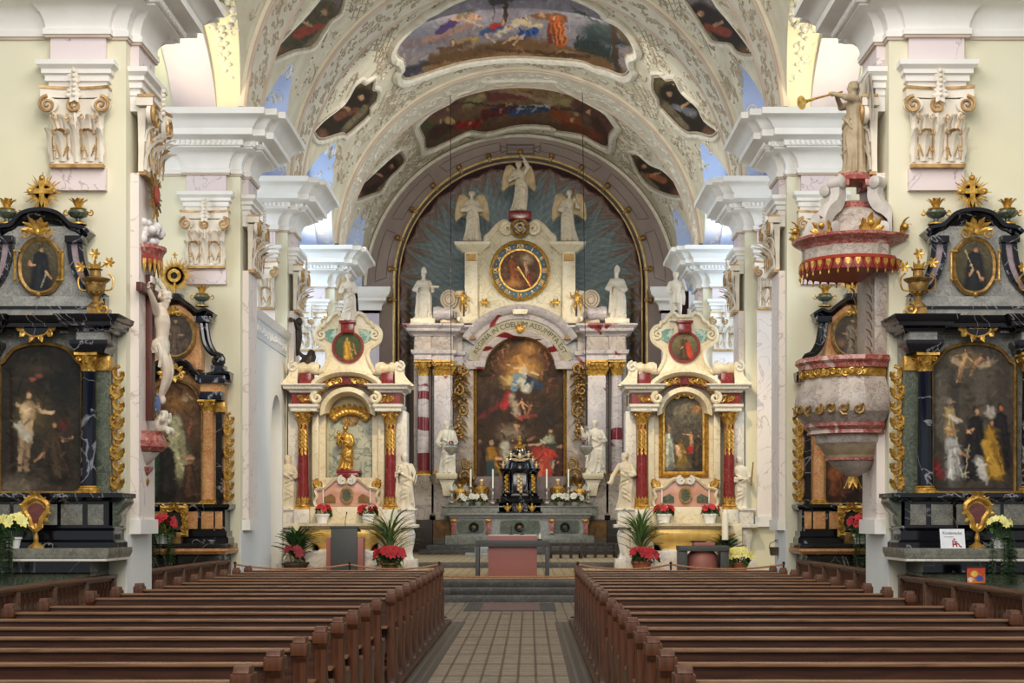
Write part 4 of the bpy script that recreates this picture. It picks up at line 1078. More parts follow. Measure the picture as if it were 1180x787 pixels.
def urn(par, x, y, z, s, flame=True, name='urn', m=GOLD, m2=GREEND):
    u = MB().add(g_lathe([(.3*s, 0), (.3*s, .06*s), (.1*s, .14*s), (.1*s, .22*s), (.3*s, .3*s), (.38*s, .42*s), (.36*s, .5*s), (.26*s, .54*s)], (x, y, z), 16)).build(name, m2, par)
    mb = MB().add(g_lathe([(.28*s, .54*s), (.31*s, .58*s), (.2*s, .62*s), (.08*s, .64*s)], (x, y, z), 14)).add(g_lathe([(.31*s, 0), (.31*s, .05*s), (.12*s, .1*s)], (x, y-.002, z), 14))
    for k in range(9):
        a = 2*PI*k/9; d = (math.cos(a), math.sin(a), 0)
        mb.add(g_leaf((x+d[0]*.08*s, y+d[1]*.08*s, z+.62*s), (d[0]*.4, d[1]*.4, 1), d, .4*s, .2*s, .5 if flame else .9, 5))
    mb.add(g_ball((x, y, z+.8*s), (.15*s, .15*s, .2*s), 10, 7))
    for sd in (-1, 1):
        sp = spiral(x+sd*.44*s, z+.42*s, .12*s, 1.1, PI/2, -sd, 10, .3); mb.add(g_tube([(a, y, b) for a, b in sp], .03*s, 5))
    mb.build('gilt_mount', m, u)
    return u
def rays(mb, x, y, z, r0, r1, n, w=.03, jag=.25, seed=4, ax='x'):
    rr = random.Random(seed)
    for k in range(n):
        a = 2*PI*k/n; L = r1*(1-jag*((k % 3)/2))*(1-rr.uniform(0, .08))
        c, s = math.cos(a), math.sin(a); p = -s, c
        o = [(c*r0+p[0]*w*.5, s*r0+p[1]*w*.5), (c*L, s*L), (c*r0-p[0]*w*.5, s*r0-p[1]*w*.5)]
        if ax == 'x': mb.add(g_plate([(x+a_, z+b_) for a_, b_ in o], y-.012, y+.012))
        else: mb.add(([(x-.012, y+a_, z+b_) for a_, b_ in o]+[(x+.012, y+a_, z+b_) for a_, b_ in o], [(0, 1, 2), (3, 4, 5), (0, 1, 4, 3), (1, 2, 5, 4), (2, 0, 3, 5)]))
    return mb
# ---- plants
def flower_plant(name, x, y, z, r, h, fm, label, cat, pot, potr, poth, seed=1, trail=False, n=16, leafm=LEAF):
    t = thing(name, (x, y, z), label, cat); rr = random.Random(seed)
    MB().add(g_lathe([(potr*.72, 0), (potr*.95, poth*.82), (potr*1.08, poth*.84), (potr*1.08, poth), (potr*.92, poth), (potr*.88, poth*.85), (0, poth*.85)], (x, y, z), 18)).build('pot', pot, t)
    fl = MB(); lf = MB(); st = MB(); z0 = z+poth*.85
    for k in range(n):
        a = rr.uniform(0, 2*PI); q = math.sqrt(rr.uniform(0, 1)); px, py = x+math.cos(a)*r*q, y+math.sin(a)*r*q*.8
        pz = z0+h*(.55+.45*math.sqrt(max(0, 1-q*q)))
        st.add(g_tube([(x+(px-x)*.2, y+(py-y)*.2, z0), (px, py, pz)], r*.025, 4))
        nr_ = Vector((math.cos(a)*q*1.1, math.sin(a)*q*1.1-.55, .75*(1-q*.6))).normalized()
        e1 = nr_.cross(Vector((0, 0, 1))).normalized(); e2 = nr_.cross(e1)
        for j in range(7):
            b = 2*PI*j/7+a; d = e1*math.cos(b)+e2*math.sin(b)
            fl.add(g_leaf((px, py, pz), d+nr_*.25, -nr_, r*rr.uniform(.34, .46), r*.24, .22, 4, .2, False))
        for j in range(5):
            b = rr.uniform(0, 6.28); d = e1*math.cos(b)+e2*math.sin(b)
            lf.add(g_leaf((px-nr_.x*.06*r, py-nr_.y*.06*r, pz-h*rr.uniform(.04, .4)), d, (0, -.3, -1), r*rr.uniform(.4, .6), r*.28, .3, 4, .2, False))
    if trail:
        for k in range(7):
            a = -PI*rr.uniform(.1, .9); d = (math.cos(a), math.sin(a)); L = rr.uniform(.5, 1)*trail
            pts = smooth([(x, y, z0), (x+d[0]*potr*1.3, y+d[1]*potr*1.5, z0+.02), (x+d[0]*potr*1.7, y+d[1]*potr*1.8, z0-L*.5), (x+d[0]*potr*1.6, y+d[1]*potr*1.8, z0-L)], 5)
            st.add(g_tube(pts, .006, 4))
            for i in range(3, len(pts)):
                for s in (-1, 1): lf.add(g_leaf(pts[i], (s, -.5, -.2), (0, 0, -1), .07, .05, .3, 4, .2, False))
    st.build('stem', leafm, t); lf.build('foliage', leafm, t); fl.build('flowers', fm, t)
    return t
def palm(name, x, y, z, h, r, label, pot=TERRA, potr=.2, poth=.3, n=34, seed=2, m=LEAFL, broad=1):
    t = thing(name, (x, y, z), label, 'potted plant'); rr = random.Random(seed)
    MB().add(g_lathe([(potr*.75, 0), (potr*.98, poth*.8), (potr*1.1, poth*.82), (potr*1.1, poth), (potr*.9, poth), (potr*.88, poth*.86), (0, poth*.86)], (x, y, z), 18)).build('pot', pot, t)
    mb = MB(); st = MB()
    for k in range(n):
        a = rr.uniform(0, 6.28); e = rr.uniform(.15, 1.0); zz = z+poth+h*rr.uniform(.05, .55)
        d = Vector((math.cos(a)*(1-e*.7), math.sin(a)*(1-e*.7), .4+e))
        mb.add(g_leaf((x, y, zz), d, (math.cos(a), math.sin(a), -.3), r*rr.uniform(.9, 1.5), .055*r*broad+.02, .42, 9, .3, False))
    st.add(g_tube([(x, y, z+poth*.8), (x+.02, y, z+poth+h*.3), (x, y, z+poth+h*.6)], .025, 6))
    st.build('stem', STEPW, t); mb.build('foliage', m, t)
    return t
# ================================================================ the two pairs of dark side altars against the wall piers
def monk(cv, x, y, h, robe, beard=True):
    cv.fig(x, y, h, robe, (186, 146, 110), 0, (), (48, 36, 26), .6, 1.25)
    return cv
def black_altar(s):
    L = s < 0; cx = s*6.5; yw = 21.5
    nm = 'left' if L else 'right'
    A = thing('side_altar', (cx, yw, 0), ('black marble altar at far left, its painting showing a bare-chested figure and kneeling monk' if L else
              'black marble altar at far right, its painting showing a gold-caped figure and white-robed boy'), 'altar')
    W = MB().box(cx-1.7, cx+1.7, 19.7, yw, 0, .2).build('altar_step', SLATE, A, bevel=.01)
    prof = [(.86, .2), (.89, .3), (.91, .5), (.9, .7), (.87, .86), (.84, .95)]
    v = [];
    for a, z in prof: v += [(cx-a, 20.9-(a-.76)*3, z), (cx+a, 20.9-(a-.76)*3, z), (cx+a, yw, z), (cx-a, yw, z)]
    MB().add((v, [(i*4+k, i*4+(k+1) % 4, i*4+4+(k+1) % 4, i*4+4+k) for i in range(5) for k in range(4)])).build('mensa_block', GREEND, A)
    MB().box(cx-.86, cx+.86, 20.55, yw, .94, 1.1).build('mensa_neck', BLACK, A)
    MB().add(g_prof([(cx-1.16, yw), (cx-1.16, 20.3), (cx+1.16, 20.3), (cx+1.16, yw)], [(-.3, 1.09), (-.06, 1.09), (0, 1.14), (.03, 1.2), (.03, 1.27), (-.3, 1.27)])).box(cx-1.1, cx+1.1, 20.4, yw, 1.1, 1.268).build('mensa_slab', GREYM, A)
    MB().add(g_prof([(cx-1.14, yw), (cx-1.14, 20.27), (cx+1.14, 20.27), (cx+1.14, yw)], [(-.02, 1.1), (.03, 1.1), (.03, 1.13), (-.02, 1.13)])).build('pale_edge', WHITEM, A)
    # predella
    MB().add(g_prof([(cx-1.1, yw), (cx-1.1, 20.9), (cx+1.1, 20.9), (cx+1.1, yw)], [(-.3, 1.26), (.02, 1.26), (.02, 1.34), (-.03, 1.38), (-.03, 1.5), (.01, 1.54), (-.3, 1.56)])).box(cx-1.06, cx+1.06, 20.95, yw, 1.26, 1.9).build('predella', BLACK, A)
    mb = MB()
    for d in (-.83, -.5, 0, .5, .83):
        w = .3 if d == 0 else (.11 if abs(d) > .7 else .15)
        mb.box(cx+d-w, cx+d+w, 20.93, 20.97, 1.58, 1.87)
    mb.build('predella_panel', GREYM, A, bevel=.008)
    for d in (-1, 1):
        o = [(cx+d*(1.1+.14*t), 1.56+.4*q) for t, q in ((0, 0), (.2, .2), (.1, .4), (.6, .6), (1, .85), (.9, 1))]+[(cx+d*1.0, 1.96), (cx+d*1.0, 1.56)]
        MB().add(g_plate(o, 20.95, 21.4)).build('console', GREEND, A, bevel=.01)
    MB().add(g_prof([(cx-1.16, yw), (cx-1.16, 20.85), (cx+1.16, 20.85), (cx+1.16, yw)], [(-.4, 1.9), (0, 1.9), (.03, 1.94), (.08, 1.96), (.08, 2.02), (-.4, 2.02)])).build('ledge', BLACK, A)
    # back of the main storey
    MB().add(g_plate([(cx-.98, 2.02), (cx+.98, 2.02), (cx+.98, 4.3), (cx-.98, 4.3)], 21.25, yw)).build('retable_back', GREYM, A)
    for d in (-1, 1):
        column(A, cx+d*.72, 20.98, 2.02, 3.95, .105, NAVY, GOLD, GOLD, .25, .1)
        MB().box(cx+d*.88-.09, cx+d*.88+.09, 21.1, 21.3, 2.02, 3.95).build('rear_pilaster', GREEND, A)
        MB().box(cx+d*.88-.11, cx+d*.88+.11, 21.06, 21.3, 3.72, 3.93).build('pilaster_capital', GOLD, A, bevel=.02)
        MB().add(g_prof([(cx+d*.77-.2, 21.3), (cx+d*.77-.2, 20.86), (cx+d*.77+.2, 20.86), (cx+d*.77+.2, 21.3)], [(-.15, 3.95), (0, 3.95), (.02, 4.0), (.06, 4.06), (.06, 4.12), (-.15, 4.12)])).build('entablature_block', BLACK, A)
        MB().box(cx+d*.77-.19, cx+d*.77+.19, 20.88, 21.3, 4.1, 4.27).build('frieze_block', GREYL, A)
        scroll_strip(MB(), cx+d*1.06, 21.2, 2.05, 3.75, .17, d, .022).build('gilt_edge_scrollwork', GOLD, A)
    P = [(-1.02, yw), (-1.02, 20.86), (-.52, 20.86), (-.52, 21.02), (.52, 21.02), (.52, 20.86), (1.02, 20.86), (1.02, yw)]
    MB().add(g_prof([(cx+a, b) for a, b in P], [(-.4, 4.24), (.02, 4.24), (.04, 4.28), (.12, 4.31), (.13, 4.36), (.18, 4.4), (.2, 4.46), (-.4, 4.46)])).build('main_cornice', BLACK, A)
    # altar painting with arched, shouldered head
    zb, zs, zt = 2.04, 3.84, 4.1
    half = [(.57, zb), (.57, zs-.02), (.5, zs+.02), (.46, zs+.08)]+[(.42*math.cos(q), zs+.1+(zt-zs-.1)*math.sin(q)) for q in [k*PI/2/8 for k in range(1, 8)]]+[(.0, zt)]
    outl = mirror(half[:-1], cx)
    outl = [(cx+a, b) for a, b in half]+[(cx-a, b) for a, b in half[-2::-1]]
    yp = 21.2
    if L:
        c = Canvas(3, 93, 398, 570, 1.1, (46, 42, 36), (52, 44, 36), 11).noise(3, .15)
        c.e(38, 478, 30, 30, (104, 88, 52), 0, .9, .8); c.e(70, 440, 22, 34, (30, 32, 32), 0, .8); c.e(45, 425, 30, 8, (70, 58, 50), 0, .9)
        c.c(14, 430, 17, 560, 2.4, 2.4, (38, 28, 22), .3); c.e(38, 437, 5, 4, (150, 82, 66), 0, .6); c.e(45, 433, 6, 4, (128, 70, 58), 0, .6)
        c.e(20, 560, 34, 18, (104, 94, 78), 0, .7); c.e(70, 566, 36, 10, (62, 52, 42), 0, .7)
        c.nude(34, 452, 90, (190, 158, 122), -6, ((58, 476), (18, 466)), (176, 166, 148)); c.c(30, 470, 34, 496, 8, 6, (206, 176, 138), .7, .6); c.c(22, 490, 34, 505, 6, 5, (182, 172, 152), .5)
        c.c(46, 474, 60, 476, 3, 2.4, (208, 174, 134), .5)
        c.fig(62, 488, 68, (70, 56, 42), (176, 132, 98), 6, ((40, 532), (82, 504)), (80, 52, 34), .5, 1.2); c.e(72, 490, 9, 10, (86, 44, 36), 0, .7); c.noise(9, .06)
        px = lambda x, y: (cx+(x-48)*.64/45*.9, yp, Z(y, 21.2))
    else:
        c = Canvas(1070, 1167, 391, 561, 1.1, (84, 78, 68), (60, 52, 44), 12).noise(3, .12)
        c.c(1082, 430, 1082, 500, 8, 8, (100, 92, 80), .4); c.c(1098, 420, 1098, 500, 6, 6, (66, 60, 54), .4); c.c(1128, 430, 1128, 490, 9, 9, (92, 84, 74), .4); c.c(1155, 420, 1155, 520, 10, 10, (70, 62, 54), .4)
        c.e(1110, 412, 26, 16, (134, 110, 78), 0, .8); c.nude(1110, 400, 38, (214, 168, 122), -8, ((1098, 408), (1124, 420))); c.nude(1128, 405, 26, (206, 150, 112), -12, ((1140, 416),)); c.e(1098, 414, 10, 5, (196, 170, 140), 30, .5); c.e(1134, 418, 12, 5, (180, 156, 128), -20, .5)
        c.fig(1091, 460, 56, (176, 150, 104), (196, 150, 112), 2, ((1104, 482),), (150, 140, 130), .6, .9); c.c(1092, 478, 1100, 484, 4, 3, (206, 198, 184), .5)
        c.fig(1122, 470, 82, (34, 30, 32), (188, 142, 106), -2, ((1112, 494),), (60, 44, 32), .6, 1.1); c.fig(1151, 466, 74, (38, 32, 36), (178, 96, 72), 2, (), (50, 36, 28), .6, 1); c.e(1140, 474, 8, 9, (170, 160, 148), 0, .5)
        c.fig(1140, 484, 66, (164, 122, 44), (170, 124, 92), 4, (), (78, 50, 32), .55, 1.25); c.c(1126, 530, 1132, 552, 8, 7, (196, 190, 178), .5); c.c(1132, 510, 1148, 545, 6, 8, (190, 146, 58), .6)
        c.fig(1093, 495, 62, (188, 184, 176), (190, 140, 104), 4, ((1114, 524),), (92, 56, 34), .55, 1.25); c.c(1114, 510, 1109, 552, 1.2, 1, (176, 160, 130), .4); c.e(1118, 556, 44, 6, (70, 62, 54), 0, .7); c.c(1072, 530, 1080, 545, 7, 7, (120, 36, 40), .6); c.noise(9, .06)
        px = lambda x, y: (cx+(x-1118.5)*.64/48.5*.9, yp, Z(y, 21.2)-.02)
    pic = in_poly(outl)
    def place(x, y): return px(x, y)
    c.build('altar_painting', A, place, lambda x, y: pic(px(x, y)[0], px(x, y)[2]))
    MB().add(g_prof(outl, [(-.012, .0), (-.012, .05), (.012, .07), (.035, .05), (.035, 0)], True, 'xz', yp)).build('picture_frame', GOLDD, A)
    cb = MB().add(g_plate(outl, yp+.01, yp+.03)).build('picture_backing', CANVAS, A)
    k = g_scrolled_cartouche(cx, 20.98, 4.3, .46, .28).build('cartouche', GOLD, A)
    MB().add(g_plate(ring(cx, 4.3, .165, .1, 20), 20.94, 20.97)).build('cartouche_field', BLACK, k)
    if not L: text('BENEDICT', 'lettering', .055, GOLD, k, lambda x, y, z: (cx+x, 20.935-z*.3, 4.3+y))
    # attic
    zz = lambda p: Z(p, 21.2)
    sweep = [(.9, 4.46), (.9, 4.62), (.86, 4.64), (.86, 4.8), (.74, 4.9), (.64, 5.06), (.57, 5.28), (.54, 5.5), (.54, 5.62), (.35, 5.75), (.0, 5.86)]
    MB().add(g_plate(mirror(sweep[:-1], cx), 21.2, yw)).build('attic_back', GREYL, A)
    MB().box(cx-.86, cx+.86, 21.1, 21.3, 4.46, 4.76).build('attic_base', GREYL, A, bevel=.015)
    MB().box(cx-.9, cx+.9, 21.08, 21.3, 4.58, 4.62).build('base_line', BLACK, A)
    for d in (-1, 1):
        crv = smooth([(.86, 4.78), (.72, 4.9), (.62, 5.06), (.55, 5.28), (.52, 5.52), (.52, 5.6)], 5)
        for w0, w1, m, y in ((0, .07, BLACK, 21.12), (-.09, 0, MAUVE, 21.15), (-.15, -.09, BLACK, 21.12)):
            pl = [(cx+d*(a+w1), b) for a, b in crv]+[(cx+d*(a+w0), b) for a, b in reversed(crv)]
            MB().add(g_plate(pl, y, 21.3)).build('curved_pilaster', m, A)
        MB().box(cx+d*.49-.13, cx+d*.49+.13, 21.06, 21.3, 5.5, 5.6).build('pilaster_head', BLACK, A, bevel=.015)
    top = smooth([(-.7, 5.66), (-.62, 5.74), (-.45, 5.78), (-.38, 5.84), (-.25, 5.95), (0, 6.0), (.25, 5.95), (.38, 5.84), (.45, 5.78), (.62, 5.74), (.7, 5.66)], 4)
    MB().add(g_prof([(cx+a, b) for a, b in top], [(0, 0), (0, .32), (.05, .32), (.06, .24), (.1, .22), (.14, .12), (.18, .1), (.18, 0)], False, 'xz', 21.42)).build('attic_cornice', BLACK, A)
    zo = Z(307, 21.15)
    ov = [(cx+a, b) for a, b in smooth([(0, zo-.37), (.14, zo-.33), (.25, zo-.18), (.275, 0+zo), (.25, zo+.18), (.14, zo+.33), (0, zo+.37)], 5)]
    ov = ov+[(2*cx-a, b) for a, b in reversed(ov[1:-1])]
    c = Canvas(30, 76, 276, 339, 1.3, (92, 84, 62), (58, 52, 40), 20)
    if L:
        c.fig(54, 287, 56, (34, 38, 44), (192, 142, 106), 0, ((40, 306), (66, 322)), (60, 44, 32), .7, 1.45); c.c(60, 316, 54, 332, 1.6, 1, (150, 140, 120), .5); c.e(41, 304, 3, 4, (180, 132, 98), 0, .5)
    else:
        c.fig(54, 287, 56, (38, 38, 42), (196, 146, 110), 0, ((60, 322), (48, 318)), (90, 74, 60), .7, 1.5); c.c(43, 290, 52, 312, 1, 1, (170, 150, 110), .4); c.e(62, 322, 4, 3, (190, 140, 104), 0, .5)
    c.noise(6, .08)
    ins = in_poly(ov); pq = lambda x, y: (cx+(x-53)*21.12/F, 21.13, zo+(307.5-y)*21.12/F*1.0)
    c.build('oval_painting', A, pq, lambda x, y: ins(pq(x, y)[0], pq(x, y)[2]))
    MB().add(g_prof(ov, [(-.02, 0), (-.02, .06), (.015, .08), (.045, .05), (.045, 0)], True, 'xz', 21.18)).build('oval_frame', GOLDD, A)
    mb = MB()
    for d in (-1, 1): mb.add(g_tube([(cx+d*.25, 21.08, zo+.2), (cx+d*.33, 21.08, zo+.2), (cx+d*.33, 21.08, zo-.2), (cx+d*.25, 21.08, zo-.2)], .015, 5)).add(g_ball((cx+d*.33, 21.07, zo+.2), .025, 6, 4)).add(g_ball((cx+d*.33, 21.07, zo-.2), .025, 6, 4))
    mb.add(g_ball((cx, 21.06, zo-.4), .035, 8, 5)); mb.build('frame_bracket', GOLD, A)
    crest(MB(), cx, 21.02, 5.62, .26).build('gilt_crest', GOLD, A)
    # cross in a burst of rays, urns and vases on the cornices
    zx = Z(223, 21.2)
    mb = rays(MB(), cx, 21.25, zx+.03, .02, .29, 36, .055, .35)
    mb.box(cx-.035, cx+.035, 21.2, 21.25, 6.02, zx+.2).box(cx-.16, cx+.16, 21.19, 21.26, zx-.0, zx+.07)
    mb.add(g_prof([(cx-.05, 21.2), (cx-.05, 21.3), (cx+.05, 21.3), (cx+.05, 21.2)], [(0, 5.98), (.06, 5.98), (.02, 6.1), (0, 6.16)]))
    for d, e in ((-.17, .035), (.17, .035), (0, .22)): mb.add(g_ball((cx+d, 21.22, zx+e), .045, 8, 5))
    mb.build('radiant_cross', GOLD, A)
    for d in (-1, 1):
        urn(A, cx+d*.5, 21.25, 5.78, .38)
        v = MB().add(g_lathe([(.1, 0), (.1, .04), (.04, .1), (.05, .16), (.12, .22), (.14, .34), (.19, .38), (.2, .4), (.12, .42), (.07, .44), (.07, .52), (.1, .53), (.05, .5)], (cx+d*.82, 20.98, 4.58), 16)).add(g_box(cx+d*.82-.1, cx+d*.82+.1, 20.9, 21.06, 4.46, 4.58))
        v = v.build('handled_vase', GOLDD, A)
        mb = MB()
        for q in (-1, 1):
            mb.add(g_tube(smooth([(cx+d*.82+q*.13, 20.98, 4.82), (cx+d*.82+q*.22, 20.98, 4.84), (cx+d*.82+q*.24, 20.98, 4.98), (cx+d*.82+q*.17, 20.98, 5.06)], 4), .013, 5))
        for fx, fz in ((-.2, 5.14), (0, 5.32), (.2, 5.2)):
            x = cx+d*.82+fx
            mb.add(g_tube(smooth([(cx+d*.82, 20.98, 5.08), (cx+d*.82+fx*.6, 20.97, (5.08+fz)/2+.03), (x, 20.95, fz)], 3), .01, 4))
            for j in range(6): b = 2*PI*j/6; mb.add(g_leaf((x, 20.95, fz), (math.cos(b), -.2, math.sin(b)), (0, -1, 0), .085, .05, .2, 3))
            mb.add(g_leaf((cx+d*.82, 20.97, 5.08), (fx*3, -.2, 1), (fx, -1, 0), .16, .07, .3, 4))
        for j in range(8): b = 2*PI*j/8; mb.add(g_leaf((cx+d*.82+.1*math.cos(b), 20.98+.1*math.sin(b), 4.78), (math.cos(b)*.2, math.sin(b)*.2, 1), (math.cos(b), math.sin(b), 0), .2, .08, .12, 4))
        sp = spiral(cx+d*.95, 4.55, .1, 1.3, PI/2, d, 14, .2); mb.add(g_tube([(a, 20.9, b) for a, b in sp], .022, 5))
        mb.build('vase_scrollwork', GOLD, v)
    # reliquary standing on the mensa
    x = X(41.5, 20.6) if L else X(1126, 20.6)
    r = thing('reliquary', (x, 20.6, 1.27), ('gilt reliquary with pointed oval window on the left black altar' if L else 'gilt reliquary with pointed oval window on the right black altar'), 'reliquary')
    MB().add(g_lathe([(.11, 0), (.11, .025), (.06, .05), (.03, .08), (.035, .14), (.022, .2), (.028, .24), (.02, .3)], (x, 20.6, 1.27), 16)).build('foot', GOLD, r)
    o = smooth([(0, 1.5), (.07, 1.55), (.1, 1.66), (.165, 1.76), (.17, 1.86), (.1, 1.93), (0, 1.97)], 4)
    o = [(x+a, b) for a, b in o]+[(x-a, b) for a, b in reversed(o[1:-1])]
    MB().add(g_prof(o, [(-.045, 0), (-.05, .03), (-.02, .055), (.02, .04), (.02, -.02), (-.045, -.02)], True, 'xz', 20.6)).add(g_plate(o, 20.6, 20.63)).build('case', GOLD, r)
    i = [(x+(a-x)*.62, 1.75+(b-1.75)*.62) for a, b in o]
    MB().add(g_plate(i, 20.585, 20.6)).build('relic_window', mat('relic_cloth', (92, 44, 44), (120, 66, 60), rough=.4, scale=30), r)
    mb = MB()
    for k in range(13):
        a = 2*PI*k/13-PI/2; mb.add(g_leaf((x+.14*math.cos(a), 20.57, 1.77+.17*math.sin(a)), (math.cos(a), -.1, math.sin(a)), (math.cos(a), -1, math.sin(a)), .08, .06, .5, 4))
    crest(mb, x, 20.57, 1.95, .12).build('filigree', GOLD, r)
    return A
black_altar(-1); black_altar(1)

def orange_altar(s):
    L = s < 0; cx = s*6.6; yw = 30.0
    A = thing('side_altar', (cx, yw, 0), ('orange and black marble altar on the second pier at left, under a gold sun monstrance' if L else
              'orange and black marble altar on the second pier at right, partly hidden behind the pulpit'), 'altar')
    MB().box(cx-1.6, cx+1.6, 28.3, yw, 0, .2).build('altar_step', SLATE, A, bevel=.01)
    MB().box(cx-1.02, cx+1.02, 29.0, yw, .2, 1.02).build('mensa_block', BLACK, A, bevel=.04)
    MB().add(g_prof([(cx-1.14, yw), (cx-1.14, 28.85), (cx+1.14, 28.85), (cx+1.14, yw)], [(-.3, 1.0), (-.03, 1.0), (.03, 1.06), (.03, 1.11), (-.3, 1.11)])).box(cx-1.1, cx+1.1, 28.9, yw, 1.0, 1.109).build('mensa_slab', ORANGE, A)
    MB().box(cx-1.15, cx+1.15, 28.84, yw, 1.11, 1.2).build('mensa_top', BLACK, A, bevel=.012)
    MB().add(g_prof([(cx-1.04, yw), (cx-1.04, 29.45), (cx+1.04, 29.45), (cx+1.04, yw)], [(-.3, 1.2), (.04, 1.2), (.04, 1.3), (0, 1.34), (0, 1.44), (-.3, 1.44)])).box(cx-1.0, cx+1.0, 29.5, yw, 1.2, 1.88).build('predella', BLACK, A)
    mb = MB()
    for d, w in ((-.88, .07), (-.66, .12), (-.34, .13), (.34, .13), (.66, .12), (.88, .07)): mb.box(cx+d-w, cx+d+w, 29.47, 29.52, 1.48, 1.82)
    mb.build('predella_panel', ORANGE, A, bevel=.01)
    MB().add(g_prof([(cx-1.06, yw), (cx-1.06, 29.42), (cx+1.06, 29.42), (cx+1.06, yw)], [(-.4, 1.85), (0, 1.85), (.05, 1.9), (.05, 1.96), (-.4, 1.96)])).build('ledge', BLACK, A)
    MB().box(cx-.95, cx+.95, 29.75, yw, 1.96, 4.5).build('retable_back', ORANGE, A)
    for d in (-1, 1):
        column(A, cx+d*.67, 29.5, 1.96, 3.98, .115, ORANGE, GOLD, GOLD, .24, .1)
        MB().box(cx+d*.86-.06, cx+d*.86+.06, 29.6, 29.8, 1.96, 3.98).build('rear_pilaster', BLACK, A)
        MB().box(cx+d*.88-.1, cx+d*.88+.1, 29.56, 29.8, 3.75, 3.96).build('pilaster_capital', GOLD, A, bevel=.02)
        MB().box(cx+d*.74-.22, cx+d*.74+.22, 29.36, 29.8, 3.98, 4.14).build('entablature_block', NAVY, A, bevel=.02)
        MB().box(cx+d*.74-.2, cx+d*.74+.2, 29.4, 29.8, 4.13, 4.3).build('frieze_block', ORANGE, A)
        MB().box(cx+d*.74-.28, cx+d*.74+.3, 29.3, 29.9, 4.3, 4.46).build('cornice_block', NAVY, A, bevel=.03)
        scroll_strip(MB(), cx+d*1.04, 29.7, 2.0, 3.7, .16, d, .022).build('gilt_edge_scrollwork', GOLD, A)
    top = smooth([(-1.12, 4.52), (-.9, 4.54), (-.62, 4.5), (-.45, 4.56), (-.32, 4.72), (-.14, 4.78), (0, 4.74), (.14, 4.78), (.32, 4.72), (.45, 4.56), (.62, 4.5), (.9, 4.54), (1.12, 4.52)], 4)
    MB().add(g_prof([(cx+a, b) for a, b in top], [(0, 0), (0, .4), (.05, .4), (.07, .32), (.13, .28), (.19, .1), (.19, 0)], False, 'xz', 29.75)).build('main_cornice', BLACK, A)
    half = [(.51, 1.98), (.51, 3.9), (.46, 3.98)]+[(.42*math.cos(q), 4.02+.34*math.sin(q)) for q in [k*PI/2/8 for k in range(1, 8)]]+[(0, 4.37)]
    outl = [(cx+a, b) for a, b in half]+[(cx-a, b) for a, b in half[-2::-1]]
    yp = 29.7
    c = Canvas(173, 236, 438, 580, 1.2, (96, 66, 42), (54, 42, 34), 31 if L else 32).noise(3, .15)
    if L:
        c.e(205, 462, 24, 16, (124, 86, 48), 0, .8); c.e(215, 458, 5, 6, (150, 128, 104), 0, .6); c.nude(188, 478, 24, (184, 120, 82), 4, ((178, 486),)); c.nude(222, 480, 22, (150, 92, 66), -3)
        c.fig(206, 482, 74, (148, 142, 106), (176, 136, 100), 4, ((222, 540), (192, 520)), (150, 146, 112), .5, 1.4); c.c(204, 484, 198, 520, 9, 5, (166, 160, 126), .5); c.c(204, 520, 216, 545, 3, 2, (186, 176, 140), .5)
        c.fig(182, 515, 60, (44, 62, 46), (150, 108, 78), -2, (), (50, 36, 26), .5, 1.4); c.fig(194, 508, 66, (40, 34, 32), (160, 116, 84), 2, (), (40, 30, 24), .6, 1.1); c.e(220, 528, 6, 7, (170, 128, 96), 0, .5); c.fig(220, 530, 46, (84, 56, 40), (168, 124, 92), 0, (), (50, 36, 26), .5, 1.3)
    else:
        c.e(200, 470, 22, 18, (124, 88, 52), 0, .8); c.nude(200, 462, 40, (184, 132, 92), 6, ((186, 474), (214, 470))); c.fig(205, 495, 80, (80, 50, 42), (170, 124, 90), -4, ((186, 520),), (60, 40, 30), .5, 1.3); c.fig(186, 520, 55, (112, 62, 36), (172, 124, 88), 0, (), (50, 34, 26), .5, 1.2); c.e(186, 545, 14, 10, (146, 84, 46), 0, .8)
    c.noise(8, .1); ins = in_poly(outl); pq = lambda x, y: (cx+(x-204.5)*29.7/F, yp, Z(y, 29.7)-.02)
    c.build('altar_painting', A, pq, lambda x, y: ins(pq(x, y)[0], pq(x, y)[2]))
    MB().add(g_plate(outl, yp+.01, yp+.03)).build('picture_backing', CANVAS, A)
    MB().add(g_prof(outl, [(-.01, 0), (-.01, .05), (.015, .06), (.04, .04), (.04, 0)], True, 'xz', yp)).build('picture_frame', GOLDD, A)
    g_scrolled_cartouche(cx, 29.34, 4.5, .46, .26).build('cartouche', GOLD, A)
    # attic
    sw = [(.5, 4.6), (.5, 4.9), (.46, 5.2), (.48, 5.6), (.5, 5.72)]
    MB().add(g_plate(mirror(sw+[(.2, 5.88)], cx), 29.7, yw)).build('attic_back', ORANGE, A)
    for d in (-1, 1):
        for o0, r in ((0, .055), (.1, .045)):
            p = smooth([(.5+o0, 5.62), (.53+o0, 5.35), (.58+o0, 5.1), (.7+o0*.8, 4.92), (.83+o0*.3, 4.88)], 5)+[(a, b) for a, b in spiral(.83, 4.76, .12-o0*.3, 1.2, PI/2, -1, 12, .3)]
            MB().add(g_tube([(cx+d*a, 29.62, b) for a, b in p], r, 7)).build('scroll_pilaster', BLACK, A)
        MB().box(cx+d*.56-.16, cx+d*.56+.16, 29.48, 29.8, 5.5, 5.62).build('pilaster_head', NAVY, A, bevel=.02)
        MB().box(cx+d*.85-.14, cx+d*.85+.14, 29.5, 29.8, 4.52, 4.66).build('scroll_foot', NAVY, A, bevel=.02)
        u = urn(A, cx+d*.52, 29.65, 5.82, .42)
